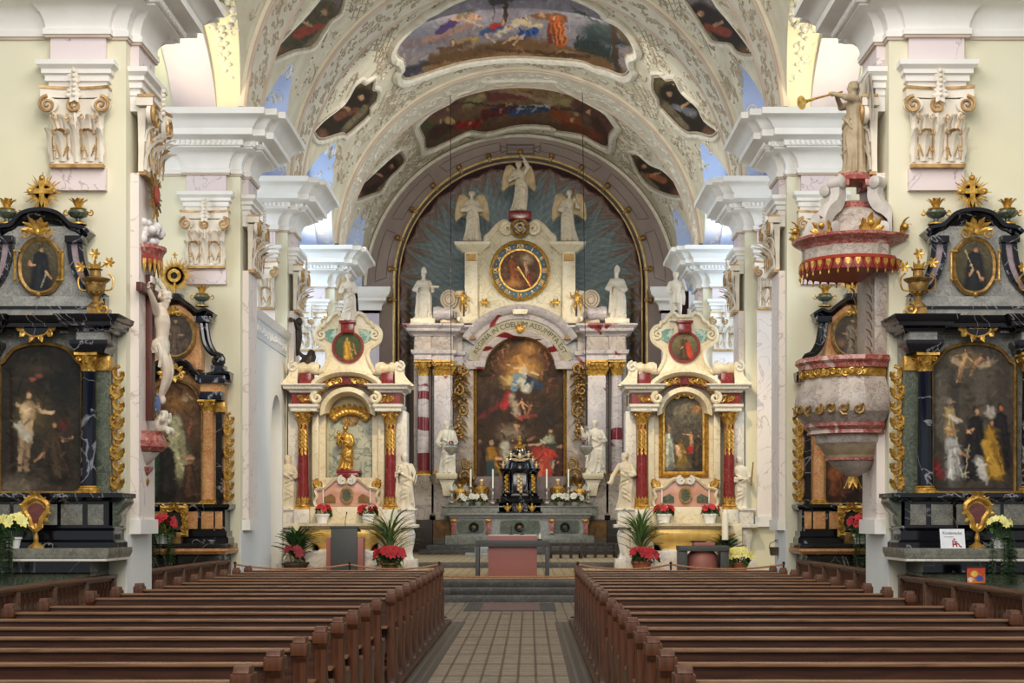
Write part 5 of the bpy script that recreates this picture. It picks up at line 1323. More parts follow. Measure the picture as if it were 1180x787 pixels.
    top = smooth([(-.78, 5.68), (-.6, 5.78), (-.46, 5.74), (-.34, 5.84), (-.14, 5.98), (0, 6.0), (.14, 5.98), (.34, 5.84), (.46, 5.74), (.6, 5.78), (.78, 5.68)], 4)
    MB().add(g_prof([(cx+a, b) for a, b in top], [(0, 0), (0, .34), (.05, .34), (.07, .26), (.12, .22), (.17, .08), (.17, 0)], False, 'xz', 29.85)).build('attic_cornice', BLACK, A)
    zo = Z(386, 29.6); ov = ring(cx, zo, .36, .41)
    c = Canvas(182, 226, 361, 411, 1.3, (74, 62, 50), (50, 42, 36), 33)
    c.fig(204, 368, 50, (120, 106, 92) if not L else (92, 74, 60), (160, 124, 96), 0, ((194, 384), (214, 386)), (70, 56, 44), .6, 1.2); c.e(192, 395, 9, 8, (104, 76, 58), 0, .6); c.e(216, 396, 8, 8, (88, 66, 54), 0, .6); c.noise(7, .15)
    pq2 = lambda x, y: (cx+(x-204)*29.6/F, 29.62, Z(y, 29.6)); ins2 = in_poly(ov)
    c.build('oval_painting', A, pq2, lambda x, y: ins2(pq2(x, y)[0], pq2(x, y)[2]))
    MB().add(g_prof(ov, [(-.02, 0), (-.02, .06), (.01, .08), (.05, .05), (.05, 0)], True, 'xz', 29.66)).build('oval_frame', GOLDD, A)
    crest(MB(), cx, 29.46, 5.66, .18).build('gilt_crest', GOLD, A)
    zm = Z(318, 29.6)
    MB().box(cx-.14, cx+.14, 29.5, 29.8, 5.97, 6.06).build('finial_plinth', NAVY, A, bevel=.01)
    mb = rays(MB(), cx, 29.6, zm, .08, .4, 64, .05, .28).add(g_tube([(cx, 29.6, 6.05), (cx, 29.6, zm-.1)], .03, 6)).add(g_prof(ring(cx, zm, .08, .08, 20), [(-.02, -.02), (-.02, .06), (.05, .06), (.05, -.02)], True, 'xz', 29.6))
    mb.box(cx-.012, cx+.012, 29.58, 29.62, zm+.34, zm+.46).box(cx-.05, cx+.05, 29.58, 29.62, zm+.4, zm+.42)
    q = mb.build('sun_monstrance', GOLD, A)
    MB().add(g_plate(ring(cx, zm, .065, .065, 16), 29.53, 29.6)).build('monstrance_window', BLACK, q)
    # gilt picture leaning on the predella
    x = X(200, 29.2) if L else X(982, 29.2); z0 = 1.2
    P = thing('framed_picture', (x, 29.25, z0), 'small gilt-framed picture standing on the '+('left' if L else 'right')+' orange altar below its painting', 'picture')
    MB().box(x-.13, x+.13, 29.2, 29.4, z0, z0+.22).build('foot', GOLDD, P, bevel=.02)
    o = [(x-.2, z0+.2), (x-.2, z0+.66), (x+.2, z0+.66), (x+.2, z0+.2)]
    MB().add(g_prof(o, [(-.07, 0), (-.07, .04), (-.03, .07), (.02, .04), (.02, 0)], True, 'xz', 29.28)).build('frame', GOLD, P)
    mb = MB()
    for d in (-1, 1):
        sp = spiral(x+d*.1, z0+.68, .1, 1.1, PI/2, d, 12, .2); mb.add(g_tube([(a, 29.25, b) for a, b in sp], .022, 5)); mb.add(g_ball((x+d*.21, 29.25, z0+.74), .035, 7, 5)); scroll_strip(mb, x+d*.2, 29.22, z0+.2, z0+.62, .1, d, .014)
    crest(mb, x, 29.22, z0+.7, .13).build('frame_crest', GOLD, P)
    c = Canvas(0, 26, 0, 40, 1.2, (40, 32, 26), None, 5).fig(13, 8, 38, (112, 92, 72) if L else (150, 140, 120), (200, 160, 122), 0, ((8, 24),), (50, 36, 28), .6, 1.6)
    c.build('picture', P, lambda a, b: (x-.14+a*.28/26, 29.26, z0+.6-b*.34/40))
    return A
orange_altar(-1); orange_altar(1)
flower_plant('poinsettia', X(15, 20.35), 20.35, 1.27, .22, .3, YELF, 'pale yellow poinsettia in a white pot trailing leaves on the left black altar', 'potted plant', POTW, .11, .15, 3, .5)
flower_plant('poinsettia', X(1152, 20.35), 20.35, 1.27, .17, .28, YELF, 'pale yellow poinsettia in a white pot trailing leaves on the right black altar', 'potted plant', POTW, .1, .14, 4, .6)
flower_plant('poinsettia', X(188, 28.95), 28.95, 1.2, .24, .36, REDF, 'red poinsettia in a white pot trailing leaves on the left orange altar', 'potted plant', POTW, .15, .18, 5, .6)
flower_plant('poinsettia', X(992, 28.95), 28.95, 1.2, .24, .36, REDF, 'red poinsettia in a white pot trailing leaves on the right orange altar', 'potted plant', POTW, .15, .18, 6, .6)
# notice and picture book at the right black altar
x = X(1098, 20.32)
N = thing('notice_sign', (x, 20.35, 1.27), 'white notice card reading Kinderecke leaning on the right black altar', 'sign')
sl = lambda a, z, o=0: (x+a, 20.3+z*.25-o, 1.27+z)
mb = MB(); v = [sl(-.165, 0), sl(.165, 0), sl(.165, .26), sl(-.165, .26)]; v += [(a, b+.008, c) for a, b, c in v]
mb.add((v, [(0, 1, 2, 3), (4, 5, 6, 7), (0, 1, 5, 4), (1, 2, 6, 5), (2, 3, 7, 6), (3, 0, 4, 7)])); mb.build('card', mat('white_card', (232, 234, 240), rough=.6), N)
text('Kinderecke', 'lettering', .056, mat('grey_ink', (86, 84, 96), rough=.7), N, lambda a, b, c: sl(a, .205+b, .004+c*.1))
text('Hier darf gespielt', 'small_lettering', .018, MATS['grey_ink'], N, lambda a, b, c: sl(a-.05, .155+b, .004+c*.1))
mb = MB()
for pts in ([(.0, .02), (.0, .11)], [(.0, .055), (.045, .055)], [(.045, .055), (.05, .02)], [(.02, .1), (.035, .065), (.075, .06), (.09, .025)], [(.035, .09), (.06, .085)], [(.09, .025), (.115, .025)]): mb.add(g_tube([sl(a, b, .004) for a, b in pts], .008, 4))
for a, b in ((.022, .122),): mb.add(g_ball(sl(a, b, .004), (.013, .004, .013), 8, 5))
mb.build('red_drawing', mat('red_ink', (176, 40, 44), rough=.7), N)
x = X(1124, 20.0)
Bk = thing('picture_book', (x, 19.98, .2), 'colourful picture book propped low against the right black altar', 'book')
c = Canvas(0, 20, 0, 16, 2, (196, 70, 50), (210, 120, 60), 4).e(8, 6, 5, 4, (230, 190, 90)).e(14, 11, 5, 4, (70, 84, 170)).e(4, 12, 4, 3, (222, 214, 200))
zb = Z(672, 20.0)
MB().box(x-.12, x+.12, 19.98, 20.02, .2, zb+.22).build('stand', DARKW, Bk)
c.build('cover', Bk, lambda a, b: (x-.12+a*.24/20, 19.97, zb+.2-b*.2/16))
# ================================================================ the pair of pale marble altars before the choir
def marble_altar(s):
    L = s < 0; cx = s*3.96; Y0 = 35.5; fl = .42
    pc = 400.5 if L else 791.0
    k = 35.7/F
    z = lambda p: Z(p, 35.7)
    A = thing('side_altar', (cx, 36.8, fl), ('pale marble altar with a gilt figure of woman and child in its lit niche' if L else
              'pale marble altar with a gilt-framed arched painting, right of the choir'), 'altar')
    MB().box(cx-1.1, cx+1.1, 34.5, 36.8, fl-.14, fl+.02).build('wooden_step', STEPW, A, bevel=.015)
    MB().box(cx-.95, cx+.95, 34.9, 36.8, fl, z(634)).build('altar_plinth', WHITEM, A, bevel=.02)
    # mensa: a gilded sarcophagus bowl under the table top
    zt = z(606); prof = [(.62, z(636)), (.6, z(632)), (.66, z(628)), (.8, z(624)), (.92, z(617)), (.9, z(612)), (.86, z(609))]
    v = []
    for a, q in prof:
        for i in range(24):
            g = 2*PI*i/24; c_, s_ = math.cos(g), math.sin(g)
            v.append((cx+a*math.copysign(abs(c_)**.35, c_), 35.4+.5*a*math.copysign(abs(s_)**.35, s_), q))
    n = len(prof)
    MB().add((v, [(i*24+q, i*24+(q+1) % 24, i*24+24+(q+1) % 24, i*24+24+q) for i in range(n-1) for q in range(24)]+[tuple(range(24)), tuple((n-1)*24+q for q in range(24))])).build('mensa_bowl', mat('gilt_marble', (218, 172, 78), (236, 206, 130), rough=.3, metal=.2, scale=6), A)
    mb = MB()
    for d in (-1, 1):
        for q in range(5): mb.add(g_leaf((cx+d*.88, 35.05+.03*q, z(613)-.02), (d*.6, -.6+q*.2, -.5+q*.1), (d, -1, 1), .22, .13, .5, 5))
        mb.add(g_tube([(a, 34.96, b) for a, b in spiral(cx+d*.84, z(612), .1, 1.2, PI/2, d, 12)], .025, 6))
    mb.build('bowl_leafwork', GOLD, A)
    MB().box(cx-.6, cx+.6, 34.98, 35.9, fl+.02, z(632)).build('mensa_stem', WHITEM, A, bevel=.04)
    MB().add(g_prof([(cx-.97, 36.2), (cx-.97, 34.9), (cx+.97, 34.9), (cx+.97, 36.2)], [(-.5, z(609)), (-.03, z(609)), (0, z(607)), (.05, z(606)), (.06, z(603)), (-.5, z(603))])).box(cx-.95, cx+.95, 34.95, 36.2, z(609), z(603)-.002).build('mensa_top', CREAMM, A)
    MB().box(cx-.9, cx+.9, 35.45, 36.1, z(604), z(584)).build('gradine', CREAMM, A, bevel=.02)
    # pedestals: swelling balusters outside, blocks under the columns
    for d in (-1, 1):
        x = cx+d*68*k
        MB().add(g_lathe([(.22, fl), (.22, z(646)), (.16, z(642)), (.14, z(636)), (.19, z(624)), (.21, z(616)), (.18, z(611)), (.14, z(608))], (x, 35.65, 0), 20)).box(x-.26, x+.26, 35.4, 35.95, fl, z(644)).build('baluster_pedestal', WHITEM, A, bevel=.01)
        MB().box(x-.28, x+.28, 35.35, 36., z(608), z(604)).box(x-.2, x+.2, 35.45, 35.95, z(604), z(588)).box(x-.25, x+.25, 35.4, 36., z(588.5), z(586)).build('statue_pedestal', WHITEM, A, bevel=.015)
        x = cx+d*50*k
        MB().box(x-.26, x+.26, 35.2, 36.4, fl, z(603)).build('column_pier', CREAMM, A, bevel=.015)
        MB().box(x-.18, x+.18, 35.26, 35.8, z(603), z(587)).build('column_pedestal', WHITEM, A, bevel=.015)
        c = column(A, x, 35.52, z(587), z(474), .132, REDM, GOLD, GOLD, z(474)-z(490), z(579)-z(587))
        mb = MB(); rr = random.Random(5)
        for q in range(12):
            zz = z(493)-(z(493)-z(522))*q/12
            for g in (-2.2, -1.57, -.9):
                g += .25*(-1)**q; r = .14
                mb.add(g_leaf((x+math.cos(g)*r, 35.52+math.sin(g)*r, zz), (math.sin(g)*.3*(-1)**q, 0, -1 if q % 2 else 1), (math.cos(g), math.sin(g), 0), .13, .06, .3, 4))
        for q in range(7):
            g = -PI+PI*q/6; mb.add(g_leaf((x+math.cos(g)*.14, 35.52+math.sin(g)*.15, z(580)), (0, 0, 1), (math.cos(g), math.sin(g), 0), .16, .09, .15, 4))
        mb.build('gilt_leafwork', GOLD, c)
        MB().box(cx+d*62*k-.13, cx+d*62*k+.13, 35.65, 36.3, z(587), z(474)).build('outer_pilaster', WHITEM, A, bevel=.015)
        MB().box(cx+d*38*k-.08, cx+d*38*k+.08, 35.8, 36.3, z(587), z(474)).build('inner_pilaster', CREAMM, A, bevel=.015)
        # entablature block
        P = [(cx+d*34*k, 36.4), (cx+d*34*k, 35.32), (cx+d*62*k, 35.32), (cx+d*62*k, 36.4)][::d]
        MB().add(g_prof(P, [(-.2, z(475)), (.02, z(475)), (.02, z(472)), (.06, z(470)), (.06, z(467)), (-.2, z(467))])).build('architrave', WHITEM, A)
        MB().box(cx+d*35*k, cx+d*62*k, 35.36, 36.4, z(467), z(454)).build('frieze', REDM, A)
        mb = MB()
        for q in range(4): mb.add(g_tube([(a, 35.33, b) for a, b in spiral(cx+d*(40+q*4)*k, z(461)+(.02 if q % 2 else -.02), .07, 1.1, q, d if q % 2 else -d, 10)], .02, 5)); mb.add(g_leaf((cx+d*(40+q*4)*k, 35.33, z(464)), (d*.3, -.1, 1), (d, -1, 0), .16, .1, .4, 4))
        mb.build('gilt_frieze_ornament', GOLD, A)
        MB().add(g_tube([(a, 35.28, b) for a, b in spiral(cx+d*33*k, z(460), .14, 1.4, PI/2, -d, 14)], [.06-.03*q/14 for q in range(15)], 7)).build('console_scroll', CREAMM, A)
        MB().add(g_prof(P, [(-.2, z(454)), (.03, z(454)), (.05, z(452)), (.16, z(450)), (.18, z(447)), (.24, z(446)), (.24, z(444.5)), (-.2, z(444.5))])).build('cornice', WHITEM, A)
        MB().box(cx+d*47*k-.14, cx+d*47*k+.14, 35.4, 36., z(445), z(431)).build('red_block', REDM, A, bevel=.01)
        # rolled scroll on top
        mb = MB().add(g_lathe([(.1, -.62), (.13, -.6), (.13, -.52), (.09, -.46), (.13, -.3), (.14, -.2), (.1, -.12), (.1, -.05), (.14, .05), (.14, .2), (.1, .3)], (0, 0, 0), 16), lambda a, b, c, d=d: (cx+d*(48*k-c*.72-.1), 35.65+a, z(425)+b*1.1))
        mb.build('rolled_scroll', CREAMM, A)
        o = [(cx+d*(62*k+a), b) for a, b in smooth([(-.12, z(445)), (.3, z(446)), (.2, z(440)), (.08, z(432)), (.06, z(422)), (-.1, z(418)), (-.14, z(424))], 4)]
        MB().add(g_plate(o, 35.42, 35.76)).build('end_scroll', CREAMM, A)
        MB().add(g_tube([(a, 35.4, b) for a, b in spiral(cx+d*61*k, z(424), .13, 1.3, PI/2, -d, 12)], .03, 6)).build('end_volute', WHITEM, A)
    # back plate with arched opening
    ri = 27*k; zs = z(477); zap = z(451)
    outer = [(-37*k, z(587)), (-37*k, z(452))]+arc(0, z(446), 45*k, 168, 12, 24, (z(428)-z(446)))+[(37*k, z(452)), (37*k, z(587))]
    inner = [(-ri, z(550)), (-ri, zs)]+arc(0, zs, ri, 180, 0, 24, zap-zs)+[(ri, zs), (ri, z(550))]
    outer = [(-37*k, z(587)), (-37*k, zs)]+arc(0, z(450), 38*k, 178, 2, 24, z(431)-z(450))+[(37*k, zs), (37*k, z(587))]
    n = len(outer)
    v = [(cx+a, 35.95, b) for a, b in outer]+[(cx+a, 35.95, b) for a, b in inner]+[(cx+a, 36.45, b) for a, b in inner]
    f = [(i, i+1, n+i+1, n+i) for i in range(n-1)]+[(n+i, n+i+1, 2*n+i+1, 2*n+i) for i in range(n-1)]+[(0, n, 2*n-1, n-1)]
    MB().add((v, f)).build('retable_back', CREAMM, A, ang=30)
    MB().add(g_plate([(cx-45*k, z(475)), (cx-45*k, z(446)), (cx+45*k, z(446)), (cx+45*k, z(475))], 36.35, 36.7)).box(cx-62*k, cx+62*k, 36.4, 36.8, fl, z(446)).build('retable_core', CREAMM, A)
    # arches above: archivolt, red and gold frieze, moulding round the opening
    ap = arc(cx, z(455), 45*k, 170, 10, 30, z(427)-z(455))
    MB().add(g_prof(ap, [(-.02, 0), (-.02, .62), (.06, .66), (.1, .58), (.14, .5), (.14, 0)][::-1], False, 'xz', 36.05)).build('arched_pediment', CREAMM, A)
    a1 = arc(cx, z(457), 42*k, 172, 8, 30, z(432.5)-z(457)); a2 = arc(cx, z(462), 35*k, 172, 8, 30, z(443)-z(462))
    n = len(a1)
    MB().add(([(a, 35.62, b) for a, b in a1]+[(a, 35.62, b) for a, b in a2]+[(a, 36., b) for a, b in a1]+[(a, 36., b) for a, b in a2], [(i, i+1, n+i+1, n+i) for i in range(n-1)]+[(n+i, n+i+1, 3*n+i+1, 3*n+i) for i in range(n-1)])).build('arched_frieze', REDM, A)
    mb = MB()
    for q in range(14):
        if q in (6, 7): continue
        t = 165-150*(q+.5)/14; a = cx+34.7*k*math.cos(math.radians(t)); b = z(459.5)+(z(438)-z(459.5))*math.sin(math.radians(t))
        mb.add(g_tube([(p, 35.59, r) for p, r in spiral(a, b, .075, 1.2, t, 1 if q % 2 else -1, 10)], .022, 5))
        mb.add(g_leaf((a, 35.59, b-.05), (math.cos(math.radians(t+70)), -.1, math.sin(math.radians(t+70))), (0, -1, .3), .17, .1, .35, 4))
    mb.build('gilt_arch_ornament', GOLD, A)
    ip = [(cx+a, b) for a, b in [(-ri-.04, z(478))]+arc(0, zs, ri+.05, 180, 0, 24, zap-zs+.05)+[(ri+.04, z(478))]]
    MB().add(g_prof(ip, [(-.05, 0), (-.05, .3), (.06, .32), (.1, .2), (.14, .0)], False, 'xz', 35.95)).build('archivolt', CREAMM, A)
    # gable with medallion
    g = smooth([(36, 431), (30, 428), (25, 420), (22, 412), (22, 406), (25, 400), (31, 396), (36, 391), (37, 383), (33, 377), (28, 376)], 3)+smooth([(26, 372), (22, 370), (18, 364), (12, 361), (8, 365)], 3)
    g = [(a*k, z(b)) for a, b in g]
    MB().add(g_plate(mirror(g, cx), 35.8, 36.3)).build('gable', CREAMM, A, bevel=.02)
    MB().add(g_prof(mirror(g, cx)[::-1], [(-.06, 0), (-.06, .05), (.0, .08), (.03, .05), (.03, 0)], False, 'xz', 35.8)).build('gable_moulding', CREAMM, A)
    mb = MB()
    for d in (-1, 1):
        mb.add(g_plate([(cx+d*a*k, z(b)) for a, b in ((12, 378), (22, 379), (28, 382), (26, 391), (19, 395), (14, 386))], 35.77, 35.8))
        MB().add(g_tube([(a, 35.76, b) for a, b in spiral(cx+d*31*k, z(385), 7*k, 1.5, PI/2, -d, 14)], [.045-.02*q/14 for q in range(15)], 6)).build('gable_volute', CREAMM, A)
    mb.build('green_inlay', marble('sea_green_marble', (92, 140, 128), (190, 206, 190), (120, 160, 146), scale=4, width=.06), A)
    MB().box(cx-.15, cx+.15, 35.6, 36.1, z(384), z(372)).box(cx-.19, cx+.19, 35.55, 36.1, z(373), z(370)).build('red_plinth', REDM, A, bevel=.01)
    zo = z(399.5); r = 16*k
    MB().add(g_prof(ring(cx, zo, r, r, 32), [(-.01, 0), (-.01, .08), (.05, .08), (.05, 0)], True, 'xz', 35.8)).build('medallion_rim', REDM, A)
    c = Canvas(0, 32, 0, 32, 1.6, (72, 84, 52) if L else (132, 120, 84), (60, 66, 44) if L else (70, 56, 40), 6)
    if L: c.fig(15, 6, 26, (190, 146, 56), (196, 146, 104), 1, ((22, 20),), (150, 140, 120), .6, 1.5); c.c(22, 12, 25, 24, 1, 1, (170, 120, 60), .4)
    else: c.fig(16, 5, 27, (84, 60, 40), (196, 146, 110), 1, ((12, 18),), (50, 36, 28), .6, 1.4); c.c(20, 14, 23, 26, 4, 4, (190, 62, 40), .5)
    ins = in_ell(16, 16, 16, 16)
    c.build('medallion_painting', A, lambda a, b: (cx+(a-16)*k, 35.75, zo+(16-b)*k), ins)
    # predella below the opening
    half = [(36, 584), (38, 578), (35, 572), (37, 566), (33, 563), (26, 562), (20, 557), (14, 552), (9, 552), (5, 556)]
    ol = mirror([(a*k, z(b)) for a, b in smooth(half, 3)], cx)
    MB().add(g_plate(ol, 35.55, 35.9)).build('predella_scroll', mat('rosy_marble', (196, 140, 122), (214, 168, 150), rough=.3, scale=4), A, bevel=.02)
    MB().add(g_prof([(a, b) for a, b in ol], [(-.05, 0), (-.05, .06), (0, .1), (.03, .05), (.03, 0)], False, 'xz', 35.55)).build('predella_moulding', CREAMM, A)
    mb = MB()
    for d in (-1, 1):
        MB().add(g_plate([(cx+d*a*k, z(b)) for a, b in ((13, 579), (27, 579), (28, 574), (18, 569), (13, 573))], 35.51, 35.56)).build('dark_inlay', GREEND if not L else mat('gold_brown_inlay', (120, 84, 40), (150, 110, 60), rough=.3), A)
        mb.add(g_tube([(a, 35.48, b) for a, b in spiral(cx+d*5*k, z(554), 5*k, 1.4, PI/2, -d, 12)], .045, 6))
    mb.build('crest_volute', WHITEM, A)
    q = MB().add(g_prof(ring(cx, z(571), 5.5*k, 7.5*k, 24), [(-.01, 0), (-.01, .05), (.04, .05), (.04, 0)], True, 'xz', 35.53)).build('oval_rim', GOLDD, A)
    MB().add(g_plate(ring(cx, z(571), 5.2*k, 7.2*k, 20), 35.5, 35.53)).build('oval_field', GREEND, q)
    mb = MB()
    for d in (-1, 1): mb.add(g_tube([(a, 35.6, b) for a, b in spiral(cx+d*33*k, z(558), 5*k, 1.3, PI/2, -d, 12)], .05, 6)); mb.add(g_leaf((cx+d*30*k, 35.58, z(561)), (d, -.1, .6), (0, -1, 1), .25, .14, .4, 5))
    mb.build('gilt_scroll', GOLD, A)
    if L:
        MB().box(cx-ri, cx+ri, 36.3, 36.34, z(550), z(452)).build('niche_back', mat('lit_plaster', (232, 216, 168), rough=.7), A)  # warm glow of the niche put into this plaster colour
        MB().box(cx-25.5*k, cx+25.5*k, 36.25, 36.3, z(550), z(478)).build('niche_panel', marble('celadon_marble', (172, 178, 160), (120, 132, 120), (200, 200, 180), scale=3, width=.05), A)
        MB().box(cx-23*k/2, cx+23*k/2, 35.7, 36.25, z(551), z(545)).box(cx-14*k, cx+14*k, 35.8, 36.25, z(545), z(541)).build('figure_plinth', REDM, A, bevel=.015)
        mb = MB()
        for q in range(11):
            t = 25+130*q/10; a = cx+20*k*math.cos(math.radians(t)); b = z(486)+13*k*math.sin(math.radians(t))
            mb.add(g_ball((a, 36.15, b), (.1, .07, .09), 8, 6)); mb.add(g_leaf((a, 36.12, b), (math.cos(math.radians(t)), -.2, .8), (0, -1, 0), .22, .15, .5, 5))
        for q in range(9): mb.add(g_tube([(cx+(q-4)*.03, 36.18, z(488)), (cx+(q-4)*.09, 36.18, z(468))], .012, 4))
        mb.build('gilt_glory', GOLD, A)
    else:
        yp = 36.
        ol = [(cx-23*k, z(544)), (cx-23*k, z(475))]+arc(cx, z(475), 23*k, 180, 0, 20, z(454)-z(475))+[(cx+23*k, z(475)), (cx+23*k, z(544))]
        c = Canvas(766, 816, 453, 546, 1.4, (108, 104, 96), (62, 54, 44), 9).noise(3, .12)
        c.e(792, 468, 24, 14, (132, 122, 102), 0, .8); c.e(806, 470, 8, 9, (162, 120, 80), 0, .7); c.fig(774, 492, 50, (176, 180, 170), (190, 150, 120), 0, (), (70, 50, 38), .6, 1.0)
        c.fig(788, 506, 34, (150, 124, 58), (212, 166, 130), 2, ((795, 522),), (90, 56, 34), .6, 1.5); c.c(784, 514, 786, 522, 4, 4, (214, 170, 136), .5); c.nude(800, 496, 26, (216, 160, 122), 1, ((790, 499),)); c.e(799, 518, 5, 6, (172, 50, 44), 0, .5); c.e(790, 536, 14, 6, (110, 92, 58), 0, .6); c.fig(808, 500, 40, (74, 60, 50), (150, 116, 90)); c.noise(8, .08)
        pq = lambda a, b: (cx+(a-791)*k, yp, z(b)); ins = in_poly(ol)
        c.build('altar_painting', A, pq, lambda a, b: ins(pq(a, b)[0], pq(a, b)[2]))
        MB().add(g_plate(ol, yp+.01, yp+.03)).build('picture_backing', CANVAS, A)
        fr = MB().add(g_prof(ol, [(-.12, 0), (-.12, .08), (-.06, .12), (-.02, .06), (.02, .06), (.02, 0)], True, 'xz', yp-.01)).build('picture_frame', GOLD, A)
        crest(MB(), cx, 35.8, z(455), .3).build('frame_crest', GOLD, fr)
    return A, cx, k, z
A1 = marble_altar(-1); A2 = marble_altar(1)
k = A1[2]; z = A1[3]
# statues that stand on and beside these altars
def statue(name, px, py, Y, hpx, label, cat='statue', **kw):
    h = hpx*Y/F
    t = thing(name, (X(px, Y), Y, Z(py, Y)), label, cat)
    return t, h
t, h = statue('angel_statue', 401, 370, 35.8, 54, 'white winged statue on top of the left marble altar, both hands held before it')
t.location.x = A1[1]; OFF[t.name] = (A1[1], 35.8, Z(370, 35.8))
robed(t, h, [(-1, (-.17, -.05, .62), (-.06, -.16, .68), (1, -.3, .2)), (1, (.17, -.05, .62), (.1, -.17, .7), (0, -.6, .8))], 2, .03, 1, 10)
wings(t, h, mat('pale_gilt_wing', (176, 150, 104), (216, 194, 150), rough=.5), .8, .7, -.02, .07, (-1,))
t, h = statue('saint_statue', 781, 370, 35.8, 56, 'white statue in a short tunic on top of the right marble altar')
t.location.x = A2[1]-.2; OFF[t.name] = (A2[1]-.2, 35.8, Z(370, 35.8))
mb = MB(); o = OFF[t.name]
for sd, kx in ((-1, -.02), (1, .03)):
    limb(mb, [(sd*.045*h, 0, .42*h), (sd*.05*h+kx*h, -.03*h, .24*h), (sd*.055*h+kx*h, .01*h, .04*h)], [.07*h, .048*h, .03*h]); mb.add(g_ball((sd*.055*h+kx*h, -.03*h, .02*h), (.026*h, .055*h, .022*h), 8, 6))
n = 40; S = [(.36, .13, .1), (.42, .125, .098), (.5, .118, .09), (.58, .1, .076), (.66, .108, .08), (.74, .122, .084), (.79, .126, .07), (.82, .095, .056), (.845, .04, .04), (.9, .034, .036)]
v = [(math.cos(2*PI*i/n)*a*h*(1+.09*(zz < .6)*math.cos(9*2*PI*i/n)), math.sin(2*PI*i/n)*b*h*(1+.09*(zz < .6)*math.cos(9*2*PI*i/n)), zz*h) for zz, a, b in S for i in range(n)]
mb.add((v, [(j*n+i, j*n+(i+1) % n, (j+1)*n+(i+1) % n, (j+1)*n+i) for j in range(len(S)-1) for i in range(n)]+[tuple(range(n)), tuple((len(S)-1)*n+i for i in range(n))]))
limb(mb, [(-.112*h, 0, .78*h), (-.18*h, -.03*h, .62*h)], [.045*h, .038*h]); limb(mb, [(-.18*h, -.03*h, .62*h), (-.12*h, -.14*h, .56*h)], [.036*h, .026*h]); hand(mb, (-.12*h, -.14*h, .56*h), (.4, -.6, 0), h)
limb(mb, [(.112*h, 0, .78*h), (.2*h, 0, .66*h)], [.045*h, .038*h]); limb(mb, [(.2*h, 0, .66*h), (.15*h, -.08*h, .8*h)], [.036*h, .026*h]); hand(mb, (.15*h, -.08*h, .8*h), (-.3, -.3, .8), h)
for q in range(5): mb.add(g_tube(smooth([(.09*h, .08*h, .8*h), ((.1+.02*q)*h, .1*h, .6*h), ((.06+.03*q)*h, .09*h, .34*h)], 4), .025*h, 6))
mb.add(g_box(-.13*h, .13*h, -.1*h, .1*h, -.012*h, .012*h)); head(mb, (0, -.008*h, .935*h), h, -15)
mb.v = [(a+o[0], b+o[1], c+o[2]) for a, b, c in mb.v]; fuse(mb, 'body', STATW, t, .016)
for nm, px, py, hp, lab, kw, fx in (
    ('saint_statue', 331.5, 587, 62, 'cream statue of a hooded saint holding a cross beside the left marble altar', dict(seed=4, hood=True, hd=-25), 'cross'),
    ('saint_statue', 466, 587, 64, 'white statue of a robed saint with a palm twig beside the left marble altar', dict(seed=5, hd=15, cape=True), 'palm'),
    ('saint_statue', 720, 587, 65, 'cream statue of a bearded saint reaching out beside the right marble altar', dict(seed=6, hd=-35, beard=True, sway=.04, face=-25), None),
    ('saint_statue', 852, 587, 60, 'white statue of a robed saint with a staff beside the right marble altar', dict(seed=7, hd=20), 'staff')):
    t, h = statue(nm, px, py, 35.6, hp, lab)
    arms = {4: [(-1, (-.19, -.05, .6), (-.2, -.16, .52), (-.3, -.8, .2)), RH], 5: [(1, (.2, -.04, .6), (.17, -.15, .5), (.2, -.8, .2)), LH], 6: [(-1, (-.2, -.06, .6), (-.2, -.2, .48), (-.4, -.6, -.2)), RH], 7: [(1, (.19, -.04, .6), (.18, -.15, .58), (0, -.6, .6)), (-1, (-.18, -.05, .6), (-.02, -.16, .58), (.8, -.3, .1))]}[kw['seed']]
    robed(t, h, arms, m=STATC if 'cream' in lab else STATW, voxel=.015, **kw)
    if fx == 'cross': rod(t, [(-.24*h, -.2*h, .5*h), (-.24*h, -.2*h, .72*h)], .012, 'cross', GOLDD, 5, lambda mb, b: mb.add(g_tube([(b[0]-.3*h, b[1]-.2*h, b[2]+.64*h), (b[0]-.18*h, b[1]-.2*h, b[2]+.64*h)], .012, 5)))
    if fx == 'staff': rod(t, [(.2*h, -.17*h, .45*h), (.24*h, -.17*h, .9*h)], .016, 'staff', GOLDD)
    if fx == 'palm': rod(t, [(.18*h, -.17*h, .45*h), (.22*h, -.17*h, .62*h), (.26*h, -.17*h, .74*h)], .012, 'palm_twig', GOLDD, 5)
# gilt mother and child in the niche
t, h = statue('madonna_statue', 398, 541, 35.95, 50, 'gilt statue of a crowned woman holding a child in the left marble altar niche')
robed(t, h, [(-1, (-.18, -.05, .6), (-.12, -.17, .62), (.6, -.3, .2)), (1, (.19, -.04, .6), (.06, -.16, .56), (-.8, -.2, .1))], 8, .05, 1.0, 12, m=GOLD, voxel=.014)
mb = MB(); o = OFF[t.name]; u = h
mb.add(g_ball((-.13*u, -.17*u, .72*u), (.05*u, .045*u, .075*u), 10, 8)); head(mb, (-.13*u, -.17*u, .83*u), u*.75, 20)
limb(mb, [(-.12*u, -.18*u, .68*u), (-.05*u, -.24*u, .64*u), (-.04*u, -.22*u, .56*u)], [.03*u, .026*u, .016*u]); limb(mb, [(-.15*u, -.18*u, .68*u), (-.13*u, -.25*u, .63*u), (-.12*u, -.22*u, .55*u)], [.03*u, .026*u, .016*u])
limb(mb, [(-.17*u, -.17*u, .76*u), (-.22*u, -.2*u, .72*u), (-.23*u, -.22*u, .79*u)], [.022*u, .018*u, .014*u]); limb(mb, [(-.09*u, -.17*u, .76*u), (-.05*u, -.2*u, .74*u), (-.01*u, -.18*u, .78*u)], [.022*u, .018*u, .014*u])
